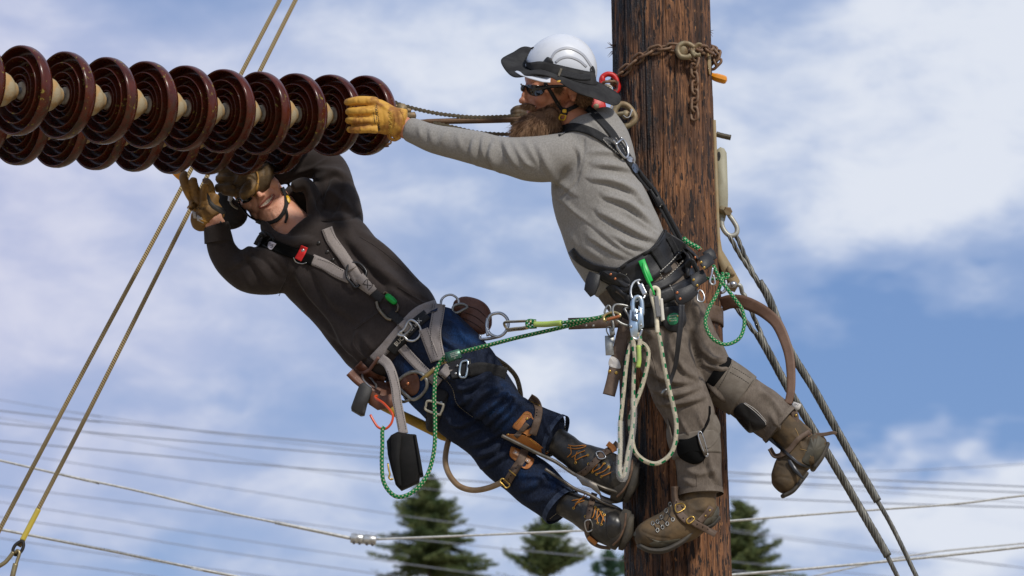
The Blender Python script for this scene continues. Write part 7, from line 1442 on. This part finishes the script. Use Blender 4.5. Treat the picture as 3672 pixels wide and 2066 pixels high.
obj('d_ring_plate', join(ptube([(1752, 1140, -20), (1768, 1126, -22), (1796, 1124, -26), (1818, 1142, -30), (1822, 1170, -30), (1808, 1196, -30), (1784, 1208, -28), (1756, 1196, -24), (1745, 1168, -20)], 6, 8, closed=True), ptube([(1748, 1142, -20), (1746, 1180, -20), (1750, 1205, -20)], 6, 8), ptube([(1718, 1218, -14), (1752, 1215, -18), (1786, 1208, -28)], 6, 8), ptube([(1722, 1200, -14), (1720, 1218, -14)], 5, 8)), M_steel, wb)
gc2 = thing('carabiner', P(1850, 1172, -300), 'gold screw-gate carabiner linking the far ring plate to the short green rope', 'carabiner')
GZ = MATS['gold_zinc']
obj('frame', ptube([(1818, 1178, -60), (1810, 1168, -120), (1812, 1156, -160), (1850, 1153, -250), (1895, 1152, -340), (1905, 1158, -345), (1896, 1172, -330)], 5, 10), GZ, gc2)
obj('gate', ptube([(1822, 1184, -100), (1850, 1180, -200), (1872, 1178, -260), (1892, 1174, -320)], 7.5, 10), GZ, gc2)
gc3 = thing('carabiner', P(1530, 1345, -30), 'gold screw-gate carabiner between his near ring plate and the rope adjuster', 'carabiner')
obj('frame', ptube([(1510, 1362, -60), (1520, 1352, -90), (1545, 1330, -120), (1568, 1316, -130), (1590, 1300, -140), (1600, 1300, -150)], 5, 10), GZ, gc3)
obj('gate', ptube([(1526, 1350, -110), (1560, 1322, -130)], 8.5, 12), GZ, gc3)
# tools and bits that hang from him
hm = thing('sledge_hammer', P(1300, 1480, 60), 'heavy black-headed hammer with yellow handle slung at his hip', 'hammer')
obj('head', slab([(1290, 1378, 20), (1304, 1370, 20), (1332, 1390, 25), (1336, 1400, 25), (1318, 1448, 30), (1309, 1486, 30), (1296, 1488, 30), (1262, 1468, 25), (1260, 1456, 25), (1276, 1412, 22)], 0, 52, inset=4), mat('chipped_black_iron', (0.026, 0.025, 0.025), 0.6, (0.08, 0.08, 0.08), 16, (0.55, 0.7), metal=0.2, bump=0.5, bscale=60), hm)
obj('handle', loft([(1310, 1425, 70, 14, 16), (1400, 1470, 100, 16, 18), (1500, 1518, 175, 18, 20), (1590, 1562, 180, 18, 20), (1604, 1568, 180, 14, 16)], 16, 8, 2.6), mat('yellow_handle', (0.40, 0.25, 0.02), 0.5, (0.30, 0.18, 0.03), 24), hm)
ho = thing('wire_hook', P(1380, 1540, -110), 'orange coated wire hook holding the green rope below his belt', 'hook')
obj('rod', ptube([(1328, 1488, -115), (1340, 1510, -118), (1357, 1533, -122), (1382, 1538, -124), (1402, 1520, -124), (1409, 1495, -122), (1402, 1476, -118), (1375, 1446, -90), (1350, 1430, -60), (1345, 1422, -40), (1352, 1420, -30)], 4.4, 10), mat('orange_vinyl', (0.60, 0.065, 0.012), 0.35), ho)
po = thing('tool_pouch', P(1450, 1755, -60), 'black leather tool pouch hanging on a grey strap inside the rope loop', 'pouch')
obj('body', slab([(1386, 1582, -80), (1402, 1560, -85), (1425, 1548, -88), (1470, 1556, -90), (1488, 1557, -90), (1500, 1620, -90), (1514, 1702, -90), (1500, 1706, -90), (1498, 1724, -90), (1470, 1738, -88), (1434, 1754, -85), (1418, 1738, -80), (1402, 1680, -80), (1390, 1630, -80)], 0, 46, inset=2), mat('matt_black_pouch_leather', (0.009, 0.009, 0.009), 0.75, (0.014, 0.013, 0.013), 20, bump=0.3, spec=0.15), po)
obj('flap', slab([(1402, 1562, -96), (1424, 1552, -98), (1440, 1560, -98), (1432, 1640, -98), (1440, 1740, -96), (1426, 1744, -94), (1414, 1700, -94), (1404, 1640, -94)], 0, 8, inset=1), MATS['matt_black_pouch_leather'], po)
obj('side_welt', ptube([(1488, 1560, -92), (1498, 1620, -93), (1510, 1698, -93)], 5, 8), MATS['matt_black_pouch_leather'], po)
obj('clip', ptube([(1391, 1662, -100), (1394, 1684, -102), (1398, 1700, -102), (1394, 1712, -102), (1402, 1720, -102), (1410, 1716, -102)], 3.4, 8), M_brass, po)
rv = thing('tan_rope', P(1600, 1640, 0), 'stiff tan rope in a hose, looping from behind his hips to the lower calf', 'rope')
obj('cord', ptube([(1728, 1235, 180), (1769, 1278, 190), (1821, 1317, 180), (1852, 1355, 170), (1866, 1407, 160), (1868, 1450, 150)], 8.5, 12, 5), R_tan, rv)
obj('cord', ptube([(1725, 1240, 190), (1740, 1272, 190), (1752, 1310, 190)], 7, 12, 5), R_tan, rv)
obj('hose', ptube([(1622, 1540, 120), (1608, 1580, 100), (1598, 1630, 80), (1599, 1670, 60), (1617, 1712, 40), (1650, 1745, 20), (1698, 1758, 0), (1750, 1750, -30), (1802, 1730, -60)], 10.5, 14, 5), mat('cloudy_tan_hose', (0.27, 0.18, 0.10), 0.3, (0.20, 0.13, 0.07), 40, bump=0.2), rv)
sr = thing('screwdriver', P(760, 690, 80), 'orange-handled tool with a steel shank held in the raised glove', 'hand tool')
obj('handle', loft([(622, 612, 120, 12, 12), (640, 626, 116, 15, 14), (660, 642, 112, 15, 14)], 12, 6, 3), mat('amber_plastic', (0.72, 0.27, 0.01), 0.25), sr)
obj('shank', join(slab([(742, 690, 20), (750, 700, 20), (756, 718, 20), (768, 732, 22), (800, 746, 24), (810, 758, 26), (808, 768, 26), (792, 766, 24), (762, 748, 22), (748, 732, 20), (742, 710, 20)], 0, 7, inset=2)), mat('dark_tool_steel', (0.05, 0.046, 0.042), 0.65, metal=0.2), sr)
